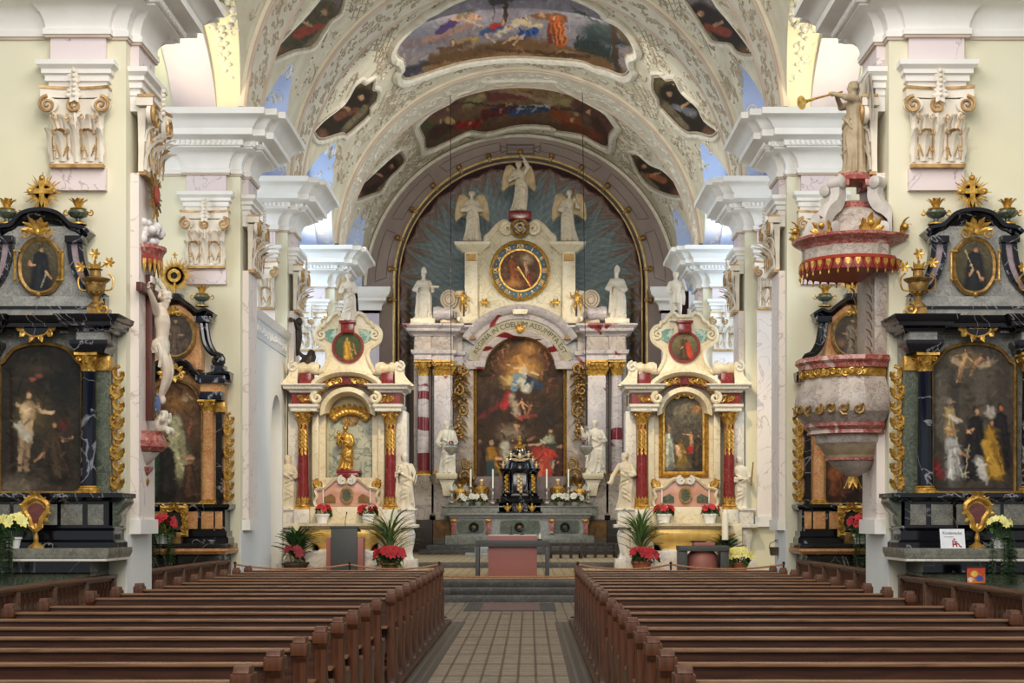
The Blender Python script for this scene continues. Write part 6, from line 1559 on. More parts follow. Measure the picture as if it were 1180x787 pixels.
mb.v = [(a+o[0], b+o[1], c+o[2]) for a, b, c in mb.v]; fuse(mb, 'child', GOLD, t, .01)
mb = MB().add(g_lathe([(.05*u, 0), (.052*u, .02*u), (.05*u, .03*u)], (o[0]+.03*u, o[1]-.01*u, o[2]+.99*u), 14))
for q in range(7): g = 2*PI*q/7; mb.add(g_leaf((o[0]+.03*u+math.cos(g)*.05*u, o[1]-.01*u+math.sin(g)*.05*u, o[2]+1.01*u), (math.cos(g)*.3, math.sin(g)*.3, 1), (math.cos(g), math.sin(g), 0), .06*u, .03*u, .2, 3))
mb.build('crown', GOLD, t)
# pots on the mensas and candles
for sx, cxx, nm in ((-1, A1[1], 'left'), (1, A2[1], 'right')):
    for d, w in ((-1, 'left'), (1, 'right')):
        flower_plant('poinsettia', cxx+d*26*k*1.0, 35.2, z(603), .24, .2, REDF, f'red poinsettia in a white pot at the {w} end of the {nm} marble altar table', 'potted plant', POTW, .16, .22, 10+d+sx*3, False, 10)
        c = thing('altar_candle', (cxx+d*27*k, 35.5, z(584)), f'thin white candle at the {w} side of the {nm} marble altar predella', 'candle')
        MB().add(g_lathe([(.05, 0), (.05, .02), (.02, .04), (.03, .1), (.015, .14)], (cxx+d*27*k, 35.5, z(584)), 10)).build('holder', SILV, c)
        MB().add(g_lathe([(.016, .14), (.016, .52), (.004, .53), (.003, .55)], (cxx+d*27*k, 35.5, z(584)), 8)).build('wax', WAX, c)
# ================================================================ the high altar
k = 50.6/F
z = lambda p: Z(p, 50.6)
FH = 1.01
H = thing('high_altar', (0, 51, FH), 'tall marble high altar with clock gable and large arched painting in the choir', 'altar')
for d in (-1, 1):
    x = d*111*k
    for a, w in ((111, 12.5), (88, 13)):
        MB().add(g_prof([(d*a*k-w*k, 51.4), (d*a*k-w*k, 50.1), (d*a*k+w*k, 50.1), (d*a*k+w*k, 51.4)], [(-.1, z(599)), (.06, z(599)), (.06, z(594)), (0, z(591)), (0, z(558)), (.05, z(554)), (.08, z(548)), (-.1, z(548))])).box(d*a*k-w*k+.02, d*a*k+w*k-.02, 50.12, 51.4, FH, z(548)-.003).build('pedestal', SILVERM, H)
    c = column(H, x, 50.45, z(548), z(416), 6.8*k, BANDM, GOLD, GOLD, z(416)-z(434), z(543)-z(548))
    MB().box(x-.24, x+.24, 50.7, 51.2, z(548), z(416)).build('rear_pilaster', mat('shaded_mauve', (116, 100, 98), (140, 122, 118), rough=.4), H)  # darker mauve paints in the shade behind the columns
    x2 = d*88*k
    MB().box(x2-10.5*k, x2+10.5*k, 50.3, 51.2, z(548), z(434)).build('broad_pilaster', ENTM, H, bevel=.02)
    MB().box(x2-11.5*k, x2+11.5*k, 50.24, 51.2, z(548), z(543)).build('pilaster_base', GOLD, H, bevel=.03)
    q = MB().box(x2-10*k, x2+10*k, 50.32, 51.2, z(434), z(418)).add(g_box(x2-12*k, x2+12*k, 50.2, 51.2, z(418.5), z(416)))
    for i in range(5):
        for j in range(2): q.add(g_leaf((x2+(i-2)*4.6*k+j*.07, 50.31, z(433-j*5)), (0, -.15, 1), (0, -1, -.1), .26, .19, .55, 5))
    for e in (-1, 1): q.add(g_tube([(a, 50.2, b) for a, b in spiral(x2+e*9.5*k, z(420.5), 3*k, 1.4, PI/2, -e, 12)], .03, 5))
    q.build('pilaster_capital', GOLD, H)
    # entablature over column and pilaster
    P = [(d*66*k, 51.3), (d*66*k, 50.62), (d*76*k, 50.62), (d*76*k, 50.2), (d*101*k, 50.2), (d*101*k, 50.12), (d*121*k, 50.12), (d*121*k, 51.3)][::d]
    pg = [(a, b) for a, b in P]
    MB().add(g_prof(pg, [(-.2, z(416)), (0, z(416)), (0, z(411)), (.08, z(409)), (.1, z(405)), (-.2, z(405))])).build('architrave', ENTM, H)
    MB().add(g_prof(pg, [(-.2, z(405)), (-.02, z(405)), (-.02, z(389)), (-.2, z(389))])).build('frieze', SILVERM, H)
    MB().add(g_prof(pg, [(-.2, z(389)), (.02, z(389)), (.08, z(386)), (.22, z(384)), (.24, z(381)), (.36, z(378)), (.36, z(376)), (-.2, z(376))])).build('cornice', ENTM, H)
    v = [(a, b, z(376.2)) for a, b in pg]
    MB().add((v, [tuple(range(8))])).build('cornice_top', ENTM, H)
    MB().box(x-14*k, x+14*k, 50.1, 50.9, z(377), z(369)).box(x-11*k, x+11*k, 50.15, 50.85, z(369.5), z(367.5)).build('statue_plinth', CREAMM, H, bevel=.02)
    # broken pediment with rolled end and dark red boss
    o = [(d*a*k, z(b)) for a, b in ((92, 377), (92, 368), (82, 366), (70, 371), (54, 383), (50, 392), (66, 392), (68, 377))]
    MB().add(g_plate(o, 50.4, 51.2)).build('broken_pediment', mat('ochre_marble', (120, 92, 50), (150, 118, 70), rough=.3, scale=3), H, bevel=.02)
    MB().add(g_lathe([(.0, -.35), (.2, -.34), (.24, -.2), (.2, 0), (.26, .15), (.22, .3), (0, .32)], (0, 0, 0), 16), lambda a, b, c, d=d: (d*89*k+c*d, 50.45+a, z(362)+b)).build('rolled_scroll', ENTM, H)
    MB().add(g_lathe([(.0, -.2), (.1, -.18), (.19, -.08), (.2, 0), (.14, .1), (.06, .14), (0, .2)], (0, 0, 0), 14), lambda a, b, c, d=d: (d*73*k, 50.3+c, z(368)+b)).build('red_boss', REDM, H)
    # gilt garland, statue bracket
    q = MB(); rr = random.Random(9)
    for i in range(26):
        zz = z(420)+(z(508)-z(420))*i/26; w = (.34 if i < 15 else .22)*(1-.3*rr.random())
        for e in (-1, 1):
            q.add(g_leaf((d*68*k+rr.uniform(-.08, .08), 50.55, zz), (e*.9, -.5, -.6), (e, -.4, -1), w, w*.55, .45, 5))
        q.add(g_ball((d*68*k+rr.uniform(-.12, .12), 50.42, zz), rr.uniform(.04, .075), 6, 4))
    for i in range(4): q.add(g_tube([(a, 50.45, b) for a, b in spiral(d*(66+i % 2*5)*k, z(426+i*24), .2, 1.3, i, d, 14)], [.05*(1-.5*j/14) for j in range(15)], 6))
    q.build('gilt_garland', GOLDD, H)
    q = MB()
    for i in range(8): q.add(g_leaf((d*62*k, 50.4, z(562)), (math.cos(i*.8)*.9, -.4, .3+math.sin(i*.8)), (0, -1, -.3), .5, .26, .5, 5))
    q.add(g_tube([(a, 50.4, b) for a, b in spiral(d*62*k, z(548), .3, 1.4, 0, d, 14)], .06, 6)).add(g_tube([(a, 50.4, b) for a, b in spiral(d*60*k, z(535), .2, 1.3, 2, -d, 14)], .05, 6))
    q.build('gilt_foliage', GOLDD, H)
    xs = d*83*k
    MB().add(g_prof([(xs-.3, 50.3), (xs-.3, 49.75), (xs+.3, 49.75), (xs+.3, 50.3)], [(-.2, z(553)), (0, z(553)), (.04, z(550)), (.04, z(546)), (-.2, z(546))])).box(xs-.27, xs+.27, 49.78, 50.3, z(553), z(546)-.003).add(g_plate([(xs-.26, z(553)), (xs+.26, z(553)), (xs+.16, z(562)), (xs+.12, z(572)), (xs-.12, z(572)), (xs-.16, z(562))], 49.85, 50.2)).build('statue_bracket', CREAMM, H, bevel=.015)
    # doorways beside the altar table
    o = d*112*k
    MB().box(o-.36, o+.36, 50.0, 50.1, FH-.4, z(599)).build('side_door', DARKW, H, bevel=.01)
    MB().add(g_box(d*88*k-.3, d*88*k+.3, 49.95, 50.06, FH-.3, z(600))).build('gilt_leather_panel', mat('gilt_leather', (84, 56, 20), (140, 98, 40), rough=.45, metal=.3, scale=7, bump=.4), H)
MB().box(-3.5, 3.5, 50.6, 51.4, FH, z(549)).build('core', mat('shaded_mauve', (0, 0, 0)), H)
# wall of the altar behind the painting, arched
RB = 76*k; zc_ = z(429)
half = [(124*k, z(599)), (124*k, z(376)), (66*k, z(376))]
sp = [(a, b) for a, b in arc(0, zc_, 75*k, 40, 140, 20)]
MB().add(g_plate([(124*k, z(599)), (124*k, z(378)), (60*k, z(378))]+sp+[(-60*k, z(378)), (-124*k, z(378)), (-124*k, z(599))], 51.2, 51.6)).build('retable_back', SILVERM, H)
for d in (-1, 1):
    MB().box(d*54*k, d*77*k, 50.75, 51.2, z(575), z(425)).build('inner_jamb', SILVERM, H, bevel=.02)
    MB().add(g_prof([(d*42*k, 51.1), (d*42*k, 50.6), (d*77*k, 50.6), (d*77*k, 51.1)][::d], [(-.1, z(425)), (0, z(425)), (.05, z(421)), (.08, z(416)), (-.1, z(416))])).build('inner_architrave', ENTM, H)
    MB().add(g_plate([(d*77*k, z(376)), (d*77*k, z(416)), (d*44*k, z(416)), (d*52*k, z(398)), (d*62*k, z(388))], 50.8, 51.2)).build('spandrel', GREYL, H)
def band(r0, r1, a0, yf, m, name, prof):
    return MB().add(g_prof(arc(0, zc_, r0*k, a0, 180-a0, 48), prof(r1-r0), False, 'xz', 51.2)).build(name, m, H)
band(42, 50, 10, 0, BANDM, 'inner_arch', lambda w: [(0, 0), (0, .5), (w*k*.3, .56), (w*k*.7, .62), (w*k, .55), (w*k, 0)])
ib = band(50, 62, 14, 0, mat('inscription_field', (150, 142, 120), (176, 168, 144), rough=.5), 'inscription_arch', lambda w: [(0, 0), (0, .48), (w*k, .48), (w*k, 0)])
band(62, 77, 31, 0, ENTM, 'arched_cornice', lambda w: [(0, 0), (0, .55), (w*k*.35, .62), (w*k*.5, .8), (w*k*.8, .9), (w*k, .95), (w*k, 0)])
def on_arc(r):
    def f(x, y, zz):
        a = PI/2-x/(r*k); rr_ = r*k+y
        return rr_*math.cos(a), 50.71-zz, zc_+rr_*math.sin(a)
    return f
text('REGINA IN COELUM ASSUMPTA EST', 'inscription', .235, mat('dark_lettering', (60, 60, 48), rough=.6), ib, on_arc(56))
q = MB().add(g_ball((0, 50.6, z(379)), (.14, .1, .16), 10, 7)); crest(q, 0, 50.55, z(379), .22); q.build('gilt_keystone', GOLD, H)
MB().add(g_plate([(-10*k, z(352)), (10*k, z(352)), (8*k, z(363)), (-8*k, z(363))], 50.35, 50.7)).build('keystone', CREAMM, H, bevel=.02)
# the great painting
half = [(51, 563), (51, 424), (42, 424)]
outl = [(a*k, z(b)) for a, b in half]+arc(0, zc_, 42*k, 7, 173, 30)+[(-a*k, z(b)) for a, b in reversed(half)]
c = Canvas(545, 653, 385, 566, 1.4, (70, 48, 30), (52, 38, 28), 21).noise(4, .2)
c.e(600, 418, 34, 26, (150, 96, 48), 0, .9); c.e(604, 424, 26, 20, (196, 148, 76), 0, .9); c.e(610, 400, 18, 12, (176, 124, 66), 0, .9)
for a, b, r, co in ((572, 410, 6, (150, 92, 58)), (578, 404, 5, (176, 120, 78)), (566, 418, 5, (136, 80, 54)), (628, 408, 6, (150, 88, 54)), (634, 416, 6, (140, 80, 52)), (622, 402, 5, (168, 112, 70)), (584, 398, 4, (170, 118, 76)), (634, 440, 7, (136, 78, 50)), (570, 430, 6, (116, 70, 50)), (612, 395, 4, (190, 140, 90)), (626, 428, 5, (160, 106, 70))):
    c.nude(a, b-r, r*2.6, co, random.Random(int(a)).uniform(-4, 4), ((a+r, b-r), (a-r, b)))
c.e(590, 438, 20, 12, (196, 160, 96), 0, .8); c.e(605, 448, 24, 5, (52, 40, 36), -10, .6); c.e(575, 450, 20, 4, (56, 40, 32), 8, .6)
c.c(602, 424, 606, 446, 5, 8, (196, 190, 176), .5); c.c(596, 430, 592, 446, 4, 6, (120, 142, 156), .5); c.c(610, 436, 622, 444, 5, 7, (46, 58, 76), .5); c.c(604, 426, 590, 421, 2, 1.4, (206, 166, 128), .5); c.c(606, 426, 620, 430, 2, 1.4, (200, 170, 140), .5); c.c(590, 421, 584, 418, 1.2, 1, (206, 166, 128), .5); c.e(603, 420, 2.6, 3.2, (216, 172, 134), 0, .4)
c.c(580, 466, 586, 452, 7, 5, (140, 40, 40), .5); c.c(590, 456, 596, 476, 6, 6, (170, 150, 128), .6); c.nude(601, 458, 22, (206, 148, 108), 5, ((612, 470), (594, 468))); c.nude(612, 462, 18, (186, 126, 92), -5, ((620, 468),)); c.c(598, 480, 618, 478, 3, 3, (150, 70, 56), .5)
c.e(588, 498, 24, 14, (134, 116, 98), 0, .8); c.nude(594, 484, 22, (188, 144, 110), 4, ()); c.e(630, 480, 20, 18, (48, 38, 34), 0, .8); c.e(560, 470, 14, 30, (50, 34, 30), 0, .8); c.c(556, 478, 572, 466, 5, 4, (96, 40, 38), .6)
c.fig(578, 494, 34, (112, 88, 70), (176, 130, 98), 0, (), (60, 44, 34)); c.fig(590, 506, 34, (96, 66, 50), (180, 136, 102), 0, (), (54, 38, 28)); c.c(582, 512, 588, 540, 7, 8, (176, 172, 156), .5)
c.fig(566, 508, 54, (160, 112, 42), (180, 132, 96), 3, ((580, 530),), (170, 160, 146), .55, 1.3); c.c(564, 535, 568, 560, 8, 9, (56, 72, 74), .5); c.fig(552, 506, 56, (62, 46, 38), (150, 110, 84), 0, (), (40, 30, 24))
c.fig(612, 505, 40, (84, 60, 46), (170, 122, 90), 0, (), (50, 36, 28)); c.fig(634, 494, 50, (170, 166, 140), (196, 150, 114), -4, ((604, 512),), (96, 64, 40), .6, 1.1); c.c(630, 514, 640, 514, 6, 5, (60, 66, 54), .5)
c.c(618, 520, 640, 524, 8, 7, (164, 54, 44), .4); c.c(626, 526, 632, 558, 9, 9, (176, 70, 52), .4); c.c(624, 530, 622, 556, 3, 3, (206, 104, 80), .6); c.c(640, 526, 646, 552, 4, 5, (120, 40, 38), .5); c.fig(646, 512, 48, (74, 44, 40), (170, 124, 94), 0, ((640, 535),), (40, 30, 26))
c.e(600, 562, 60, 8, (58, 44, 36), 0, .7); c.noise(9, .1)
ins = in_poly(outl); pq = lambda a, b: ((a-599.2)*k, 51.08, z(b))
c.build('altar_painting', H, pq, lambda a, b: ins(pq(a, b)[0], pq(a, b)[2]))
MB().add(g_plate(outl, 51.1, 51.15)).build('picture_backing', CANVAS, H)
MB().add(g_prof(outl, [(-.02, 0), (-.02, .12), (.03, .2), (.08, .14), (.16, .16), (.2, .1), (.2, 0)], False, 'xz', 51.1)).build('picture_frame', GOLD, H)
# clock gable
g = [(66.5, 367), (66.5, 288)]
for d in (-1, 1):
    MB().box(d*49*k, d*64*k, 50.75, 51.1, z(367), z(288)).build('gable_pilaster', CREAMM, H, bevel=.02)
    MB().box(d*50.5*k, d*62.5*k, 50.72, 50.78, z(300), z(292)).build('pilaster_fret', GOLDD, H)
    MB().add(g_prof([(d*44*k, 51.2), (d*44*k, 50.75), (d*66*k, 50.75), (d*66*k, 51.2)][::d], [(-.3, z(289)), (0, z(289)), (.1, z(286)), (.26, z(282)), (.28, z(279)), (-.3, z(279))])).box(d*46*k, d*64*k, 50.8, 51.2, z(289), z(279)-.003).build('gable_cornice', CREAMM, H)
    MB().box(d*48*k, d*74*k, 50.7, 51.2, z(372), z(364)).build('gable_foot', CREAMM, H, bevel=.02)
    vol = MB().add(g_plate(ring(d*82*k, z(344), 10*k, 11.5*k, 28), 50.8, 51.1))
    for r in (10, 7, 4): vol.add(g_prof(ring(d*82*k, z(344), r*k, (r+1)*k, 28), [(-.05, 0), (-.05, .05), (0, .08), (.02, 0)], True, 'xz', 50.8))
    vol.add(g_plate([(d*66*k, z(366)), (d*66*k, z(333)), (d*74*k, z(334)), (d*78*k, z(354)), (d*76*k, z(366))], 50.85, 51.1)).build('side_volute', mat('beige_marble', (196, 180, 158), (214, 200, 180), rough=.4), H)
    ch = MB(); q = 18*k
    ch.add(g_ball((d*66*k, 50.6, z(344)), (.1, .09, .16), 10, 7)); head(ch, (d*66*k, 50.55, z(337)), .9, 0)
    limb(ch, [(d*66*k-.05, 50.55, z(349)), (d*66*k-.08, 50.45, z(353)), (d*66*k-.06, 50.5, z(358))], [.06, .05, .035]); limb(ch, [(d*66*k+.05, 50.55, z(349)), (d*66*k+.1, 50.48, z(352)), (d*66*k+.1, 50.5, z(358))], [.06, .05, .035])
    limb(ch, [(d*66*k-.09, 50.58, z(341)), (d*66*k-.2, 50.52, z(342)), (d*66*k-.22, 50.5, z(337))], [.045, .035, .025]); limb(ch, [(d*66*k+.09, 50.58, z(341)), (d*66*k+.18, 50.52, z(344)), (d*66*k+.22, 50.5, z(348))], [.045, .035, .025])
    fuse(ch, 'gilt_cherub', GOLD, H, .014)
    q = MB()
    for i in range(6): q.add(g_leaf((d*41*k, 50.72, z(348)), (math.cos(i*1.05), -.2, math.sin(i*1.05)), (0, -1, 0), .17, .11, .3, 4))
    q.build('gilt_rosette', GOLD, H)
gp = smooth([(49, 290), (44, 284), (40, 280), (39, 272), (34, 268), (30, 263), (25, 258), (18, 254), (12, 258)], 4)
MB().add(g_plate(mirror([(a*k, z(b)) for a, b in [(52, 372), (52, 288)]+gp]), 50.9, 51.2)).build('gable', GABLEM, H, bevel=.015)
MB().add(g_prof(mirror([(a*k, z(b)) for a, b in gp]), [(-.12, 0), (-.1, .1), (.02, .2), (.08, .16), (.08, 0)], False, 'xz', 50.95)).build('gable_moulding', CREAMM, H)
q = MB()
for d in (-1, 1): q.add(g_tube([(a, 50.8, b) for a, b in spiral(d*15*k, z(262), 7.5*k, 1.6, PI/2, -d, 18)], [.1-.06*i/18 for i in range(19)], 7))
q.build('top_volute', CREAMM, H)
zt = z(261.5)
q = MB().add(g_prof(ring(0, zt, 10*k, 10*k, 28), [(-.08, 0), (-.08, .1), (.0, .14), (.04, .1), (.04, 0)], True, 'xz', 50.75)).add(g_prof(ring(0, zt, 4*k, 4.6*k, 20), [(-.03, 0), (-.03, .12), (.02, .12), (.02, 0)], True, 'xz', 50.72))
for i in range(4): q.add(g_tube([(a, 50.66, b) for a, b in spiral(4*k*math.cos(i*PI/2), zt+4*k*math.sin(i*PI/2), .08, 1, i*PI/2, 1, 8)], .015, 4))
q.build('top_medallion', GOLDD, H)
MB().add(g_plate(ring(0, zt, 9.8*k, 9.8*k, 24), 50.74, 50.8)).build('medallion_field', GREEND, H)
# clock
zk = z(310.6)
CK = thing('wall_clock', (0, 50.85, zk), 'round clock with blue numeral ring and painted centre on the high altar gable', 'clock')
MB().add(g_plate(ring(0, zk, 33*k, 33*k, 48), 50.82, 50.95)).build('numeral_ring', mat('clock_blue', (44, 86, 106), (58, 102, 120), rough=.5), CK)
MB().add(g_prof(ring(0, zk, 33*k, 33*k, 56), [(-.05, 0), (-.05, .1), (.0, .16), (.06, .1), (.06, 0)], True, 'xz', 50.85)).add(g_prof(ring(0, zk, 24*k, 24*k, 48), [(-.03, 0), (-.03, .06), (.03, .06), (.03, 0)], True, 'xz', 50.82)).build('gilt_rim', GOLD, CK)
c = Canvas(573, 623, 286, 336, 1.5, (104, 76, 54), (88, 58, 42), 13).noise(3, .15)
c.fig(588, 294, 34, (150, 84, 48), (196, 140, 100), 4, ((598, 312),), (80, 52, 34), .6, 1.4); c.e(606, 298, 10, 9, (176, 150, 118), 0, .7); c.nude(604, 300, 22, (206, 160, 124), 3, ()); c.fig(608, 312, 20, (150, 60, 50), (190, 136, 100)); c.e(590, 326, 14, 7, (170, 120, 66), 0, .7); c.noise(7, .12)
c.build('dial_painting', CK, lambda a, b: ((a-598)*k, 50.8, zk+(311-b)*k), in_ell(598, 311, 24, 24))
NUM = ['XII', 'I', 'II', 'III', 'IIII', 'V', 'VI', 'VII', 'VIII', 'IX', 'X', 'XI']
for i, s_ in enumerate(NUM):
    a = math.radians(90-30*i); c_, sn = math.cos(a), math.sin(a); r = 28.5*k
    def pl(x, y, zz, c_=c_, sn=sn, r=r): return (x*.85*sn+(r+y)*c_, 50.81-zz, zk-x*.85*c_+(r+y)*sn)
    text(s_, 'numeral', .25, GOLD, CK, pl, .012)
q = MB()
for i in range(12):
    a = math.radians(75-30*i); q.add(g_ball((28.5*k*math.cos(a), 50.81, zk+28.5*k*math.sin(a)), (.03, .02, .03), 6, 4))
q.build('hour_dots', GOLD, CK)
hd = Vector((13.5*k, 0, -21*k)); n_ = hd.normalized(); p_ = Vector((n_.z, 0, -n_.x)); b0 = Vector((0, 50.74, zk)) - n_*.15
MB().add(([tuple(b0+p_*.03), tuple(b0+hd*1.0+p_*.02), tuple(b0+hd+n_*.16), tuple(b0+hd-p_*.02), tuple(b0-p_*.03)]+[tuple(Vector((0, .02, 0))+w) for w in (b0+p_*.03, b0+hd*1.0+p_*.02, b0+hd+n_*.16, b0+hd-p_*.02, b0-p_*.03)], [(0, 1, 2, 3, 4), (5, 6, 7, 8, 9)]+[(i, (i+1) % 5, 5+(i+1) % 5, 5+i) for i in range(5)])).build('clock_hand', GOLD, CK)
# statues of the high altar
def hstat(nm, x, py, Y, hp, lab, arms, m=STATC, wing=None, **kw):
    h = hp*Y/F; t = thing(nm, (x, Y, Z(py, Y)), lab, 'statue')
    robed(t, h, arms, m=m, voxel=.018, **kw)
    if wing: wings(t, h, mat('pale_gilt_wing', (176, 150, 104), (216, 194, 150), rough=.5), .8, 1.0, .0)
    return t, h
MB().box(-.38, .38, 50.6, 51.2, z(252), z(243)).build('red_plinth', REDM, H, bevel=.03)
hstat('angel_statue', -.05, 243, 50.9, 56, 'winged statue with one arm raised, highest on the high altar', [(1, (.2, -.02, .9), (.1, -.06, 1.08), (-.5, 0, .8)), (-1, (-.18, -.04, .62), (-.04, -.15, .66), (.8, -.3, .2), 1)], wing=1, seed=21, sway=.05)
t, h = hstat('angel_statue', -56*k, 278, 50.9, 57, 'winged statue with folded arms on the left shoulder of the clock gable', [(-1, (-.19, -.05, .62), (.02, -.15, .7), (.8, -.3, .3)), (1, (.19, -.05, .62), (-.02, -.17, .68), (-.8, -.3, .3))], wing=1, seed=22, hd=-10)
t, h = hstat('angel_statue', 57*k, 278, 50.9, 58, 'winged statue holding a staff on the right shoulder of the clock gable', [LH, (1, (.18, -.06, .66), (.1, -.16, .76), (0, -.4, .8))], wing=1, seed=23, hd=20, sway=-.04)
rod(t, [(.1*h, -.17*h, .6*h), (.12*h, -.17*h, 1.0*h)], .02, 'staff', GOLDD)
t, h = hstat('bishop_statue', -111*k, 367.5, 50.5, 54, 'white bishop statue in a mitre holding a book, upper left of the high altar', [(1, (.2, -.05, .62), (.2, -.17, .62), (.6, -.7, .2)), LH], m=STATW, seed=24, hair=False, beard=True, cape=True, wide=1.15, hd=20)
mitre(t, h, .025); b = OFF[t.name]; MB().add(g_box(b[0]+.16*h, b[0]+.34*h, b[1]-.25*h, b[1]-.14*h, b[2]+.63*h, b[2]+.67*h)).build('book', STATC, t)
t, h = hstat('bishop_statue', 111*k, 367.5, 50.5, 56, 'white statue of a bishop in a tall mitre, upper right of the high altar', [LH, (1, (.19, -.05, .6), (.08, -.16, .6), (-.7, -.4, .2))], m=STATW, seed=25, hair=False, beard=True, cape=True, wide=1.2, hd=-25)
mitre(t, h, .025)
t, h = hstat('saint_statue', -83*k, 545.5, 49.98, 60, 'white bearded saint statue on a bracket left of the high altar painting', [(-1, (-.18, -.05, .6), (-.1, -.16, .56), (.6, -.6, .1)), (1, (.18, -.04, .6), (.12, -.16, .6), (-.3, -.8, .3))], m=STATW, seed=26, beard=True, hd=15)
t, h = hstat('saint_statue', 85*k, 545.5, 49.98, 61, 'white saint statue with raised hand on a bracket right of the high altar painting', [(-1, (-.2, -.05, .66), (-.24, -.14, .82), (-.2, -.2, .9)), RH], m=STATW, seed=27, cape=True, wide=1.1, hd=-20, sway=.05)
# ---- altar table, gradine, tabernacle
zm = lambda p: Z(p, 48.9)
T_ = thing('altar_table', (0, 49.2, FH), 'long grey marble altar table with three black wreath rosettes under the high altar', 'altar table')
MB().box(-2.4, 2.4, 48.85, 49.7, FH-.15, zm(617)).build('base_slab', GREYM, T_, bevel=.03)
MB().box(-2.2, 2.2, 48.98, 49.7, zm(617.5), zm(596)).build('front', GREYL, T_)
MB().add(g_prof([(-2.25, 49.7), (-2.25, 48.92), (2.25, 48.92), (2.25, 49.7)], [(-.2, zm(597)), (0, zm(597)), (.04, zm(594)), (.08, zm(593)), (.08, zm(591.5)), (-.2, zm(591.5))])).box(-2.2, 2.2, 48.95, 49.7, zm(596), zm(591.5)-.002).build('table_top', GREYL, T_)
q = MB(); q2 = MB(); q3 = MB()
for px in (523, 562.5, 636, 675):
    x = X(px, 48.9)
    MB().add(g_plate([(x-.12, zm(598)), (x+.12, zm(598)), (x+.1, zm(603)), (x+.05, zm(609)), (x+.09, zm(615)), (x-.09, zm(615)), (x-.05, zm(609)), (x-.1, zm(603))], 48.9, 49.0)).build('red_console', REDW, T_, bevel=.01)
    q2.add(g_ball((x, 48.9, zm(600)), (.1, .06, .07), 8, 5))
for px, w in ((542, .42), (599, .62), (652, .42)):
    x = X(px, 48.9); q.add(g_plate(smooth([(x-w, zm(601)), (x-w*.6, zm(599.5)), (x+w*.6, zm(599.5)), (x+w, zm(601)), (x+w, zm(613)), (x+w*.6, zm(614.5)), (x-w*.6, zm(614.5)), (x-w, zm(613)), (x-w, zm(601))], 3)[:-1], 48.95, 48.99))
q.build('green_panel', GREEND, T_); q2.build('gilt_cherub_heads', GOLD, T_)
for px in (546, 598.5, 651):
    x = X(px, 48.9)
    w = MB().add(g_tube([(x+.12*math.cos(i*PI/10), 48.92, zm(607.5)+.12*math.sin(i*PI/10)) for i in range(20)], .045, 7, True)).build('wreath', BLACK, T_)
    MB().add(g_ball((x, 48.93, zm(607.5)), (.055, .03, .055), 10, 6)).build('rosette', GOLDD, w)
for i, (ya, yb, p0, p1, w) in enumerate(((49.2, 50.1, 591.5, 583, 2.5), (49.5, 50.1, 583, 577, 2.3))):
    MB().box(-w, w, ya, yb, Z(p0, ya)-.1, Z(p1, ya)-.04).box(-w-.05, w+.05, ya-.05, yb, Z(p1, ya)-.04, Z(p1, ya)).build('gradine', GREYM if i == 0 else SILVERM, T_, bevel=.01)
yt = 49.3; zt_ = lambda p: Z(p, yt); kt = yt/F
TB = thing('tabernacle', (0, yt, zt_(592)), 'black domed tabernacle with silver and gold figures on the high altar table', 'tabernacle')
MB().add(g_prof([(-25*kt, 49.9), (-25*kt, 49.15), (-10*kt, 49.15), (-10*kt, 49.05), (10*kt, 49.05), (10*kt, 49.15), (25*kt, 49.15), (25*kt, 49.9)], [(-.3, zt_(592)), (.02, zt_(592)), (.02, zt_(590)), (-.03, zt_(589)), (-.03, zt_(580)), (.04, zt_(578)), (.06, zt_(575)), (-.3, zt_(575))])).box(-24*kt, 24*kt, 49.18, 49.9, zt_(592), zt_(575)-.002).build('base', BLACK, TB)
MB().add(g_prof([(-21*kt, 49.9), (-21*kt, 49.2), (-9*kt, 49.2), (-9*kt, 49.1), (9*kt, 49.1), (9*kt, 49.2), (21*kt, 49.2), (21*kt, 49.9)], [(-.3, zt_(575)), (.0, zt_(575)), (.04, zt_(572)), (-.02, zt_(568)), (-.02, zt_(545)), (.06, zt_(542)), (.08, zt_(540)), (-.3, zt_(540))])).box(-20*kt, 20*kt, 49.22, 49.9, zt_(575), zt_(540)-.002).build('body', BLACK, TB)
for d in (-1, 1):
    for a in (8.5, 12, 19): MB().add(g_lathe([(.05, zt_(569)), (.05, zt_(566)), (.035, zt_(565)), (.03, zt_(547)), (.05, zt_(545)), (.06, zt_(543))], (d*a*kt, 49.12, 0), 10)).build('colonnette', BLACK, TB)
dome = [(19*kt, zt_(540)), (18*kt, zt_(534)), (15*kt, zt_(528)), (10*kt, zt_(522)), (7*kt, zt_(517)), (6*kt, zt_(514))]
MB().add(g_lathe([(a, b) for a, b in dome]+[(0, zt_(514))], (0, 49.55, 0), 12, sy=.6), None).build('dome', BLACK, TB)
q = MB(); qs = MB()
for i in range(8):
    zz = zt_(567)+(zt_(548)-zt_(567))*i/8
    for d in (-1, 1):
        q.add(g_leaf((d*15.5*kt, 49.12, zz), (d*.4*(-1)**i, -.2, 1), (0, -1, 0), .14, .12, .4, 4)).add(g_ball((d*15.5*kt+.03*(-1)**i, 49.1, zz), .04, 6, 4))
    qs.add(g_leaf((0, 49.05, zz), (.6*(-1)**i, -.2, 1), (0, -1, 0), .16, .14, .4, 4)).add(g_ball((.04*(-1)**i, 49.02, zz), .05, 6, 4))
for d in (-1, 1):
    for a, p in ((15, 531), (10, 525), (19, 537)):
        qs.add(g_ball((d*a*kt, 49.2, zt_(p)), (.045, .04, .1), 8, 6)).add(g_ball((d*a*kt, 49.18, zt_(p-4)), .035, 8, 5))
        for e in (-1, 1): qs.add(g_leaf((d*a*kt, 49.2, zt_(p)), (e, 0, .8), (e, -1, 0), .15, .07, .4, 4))
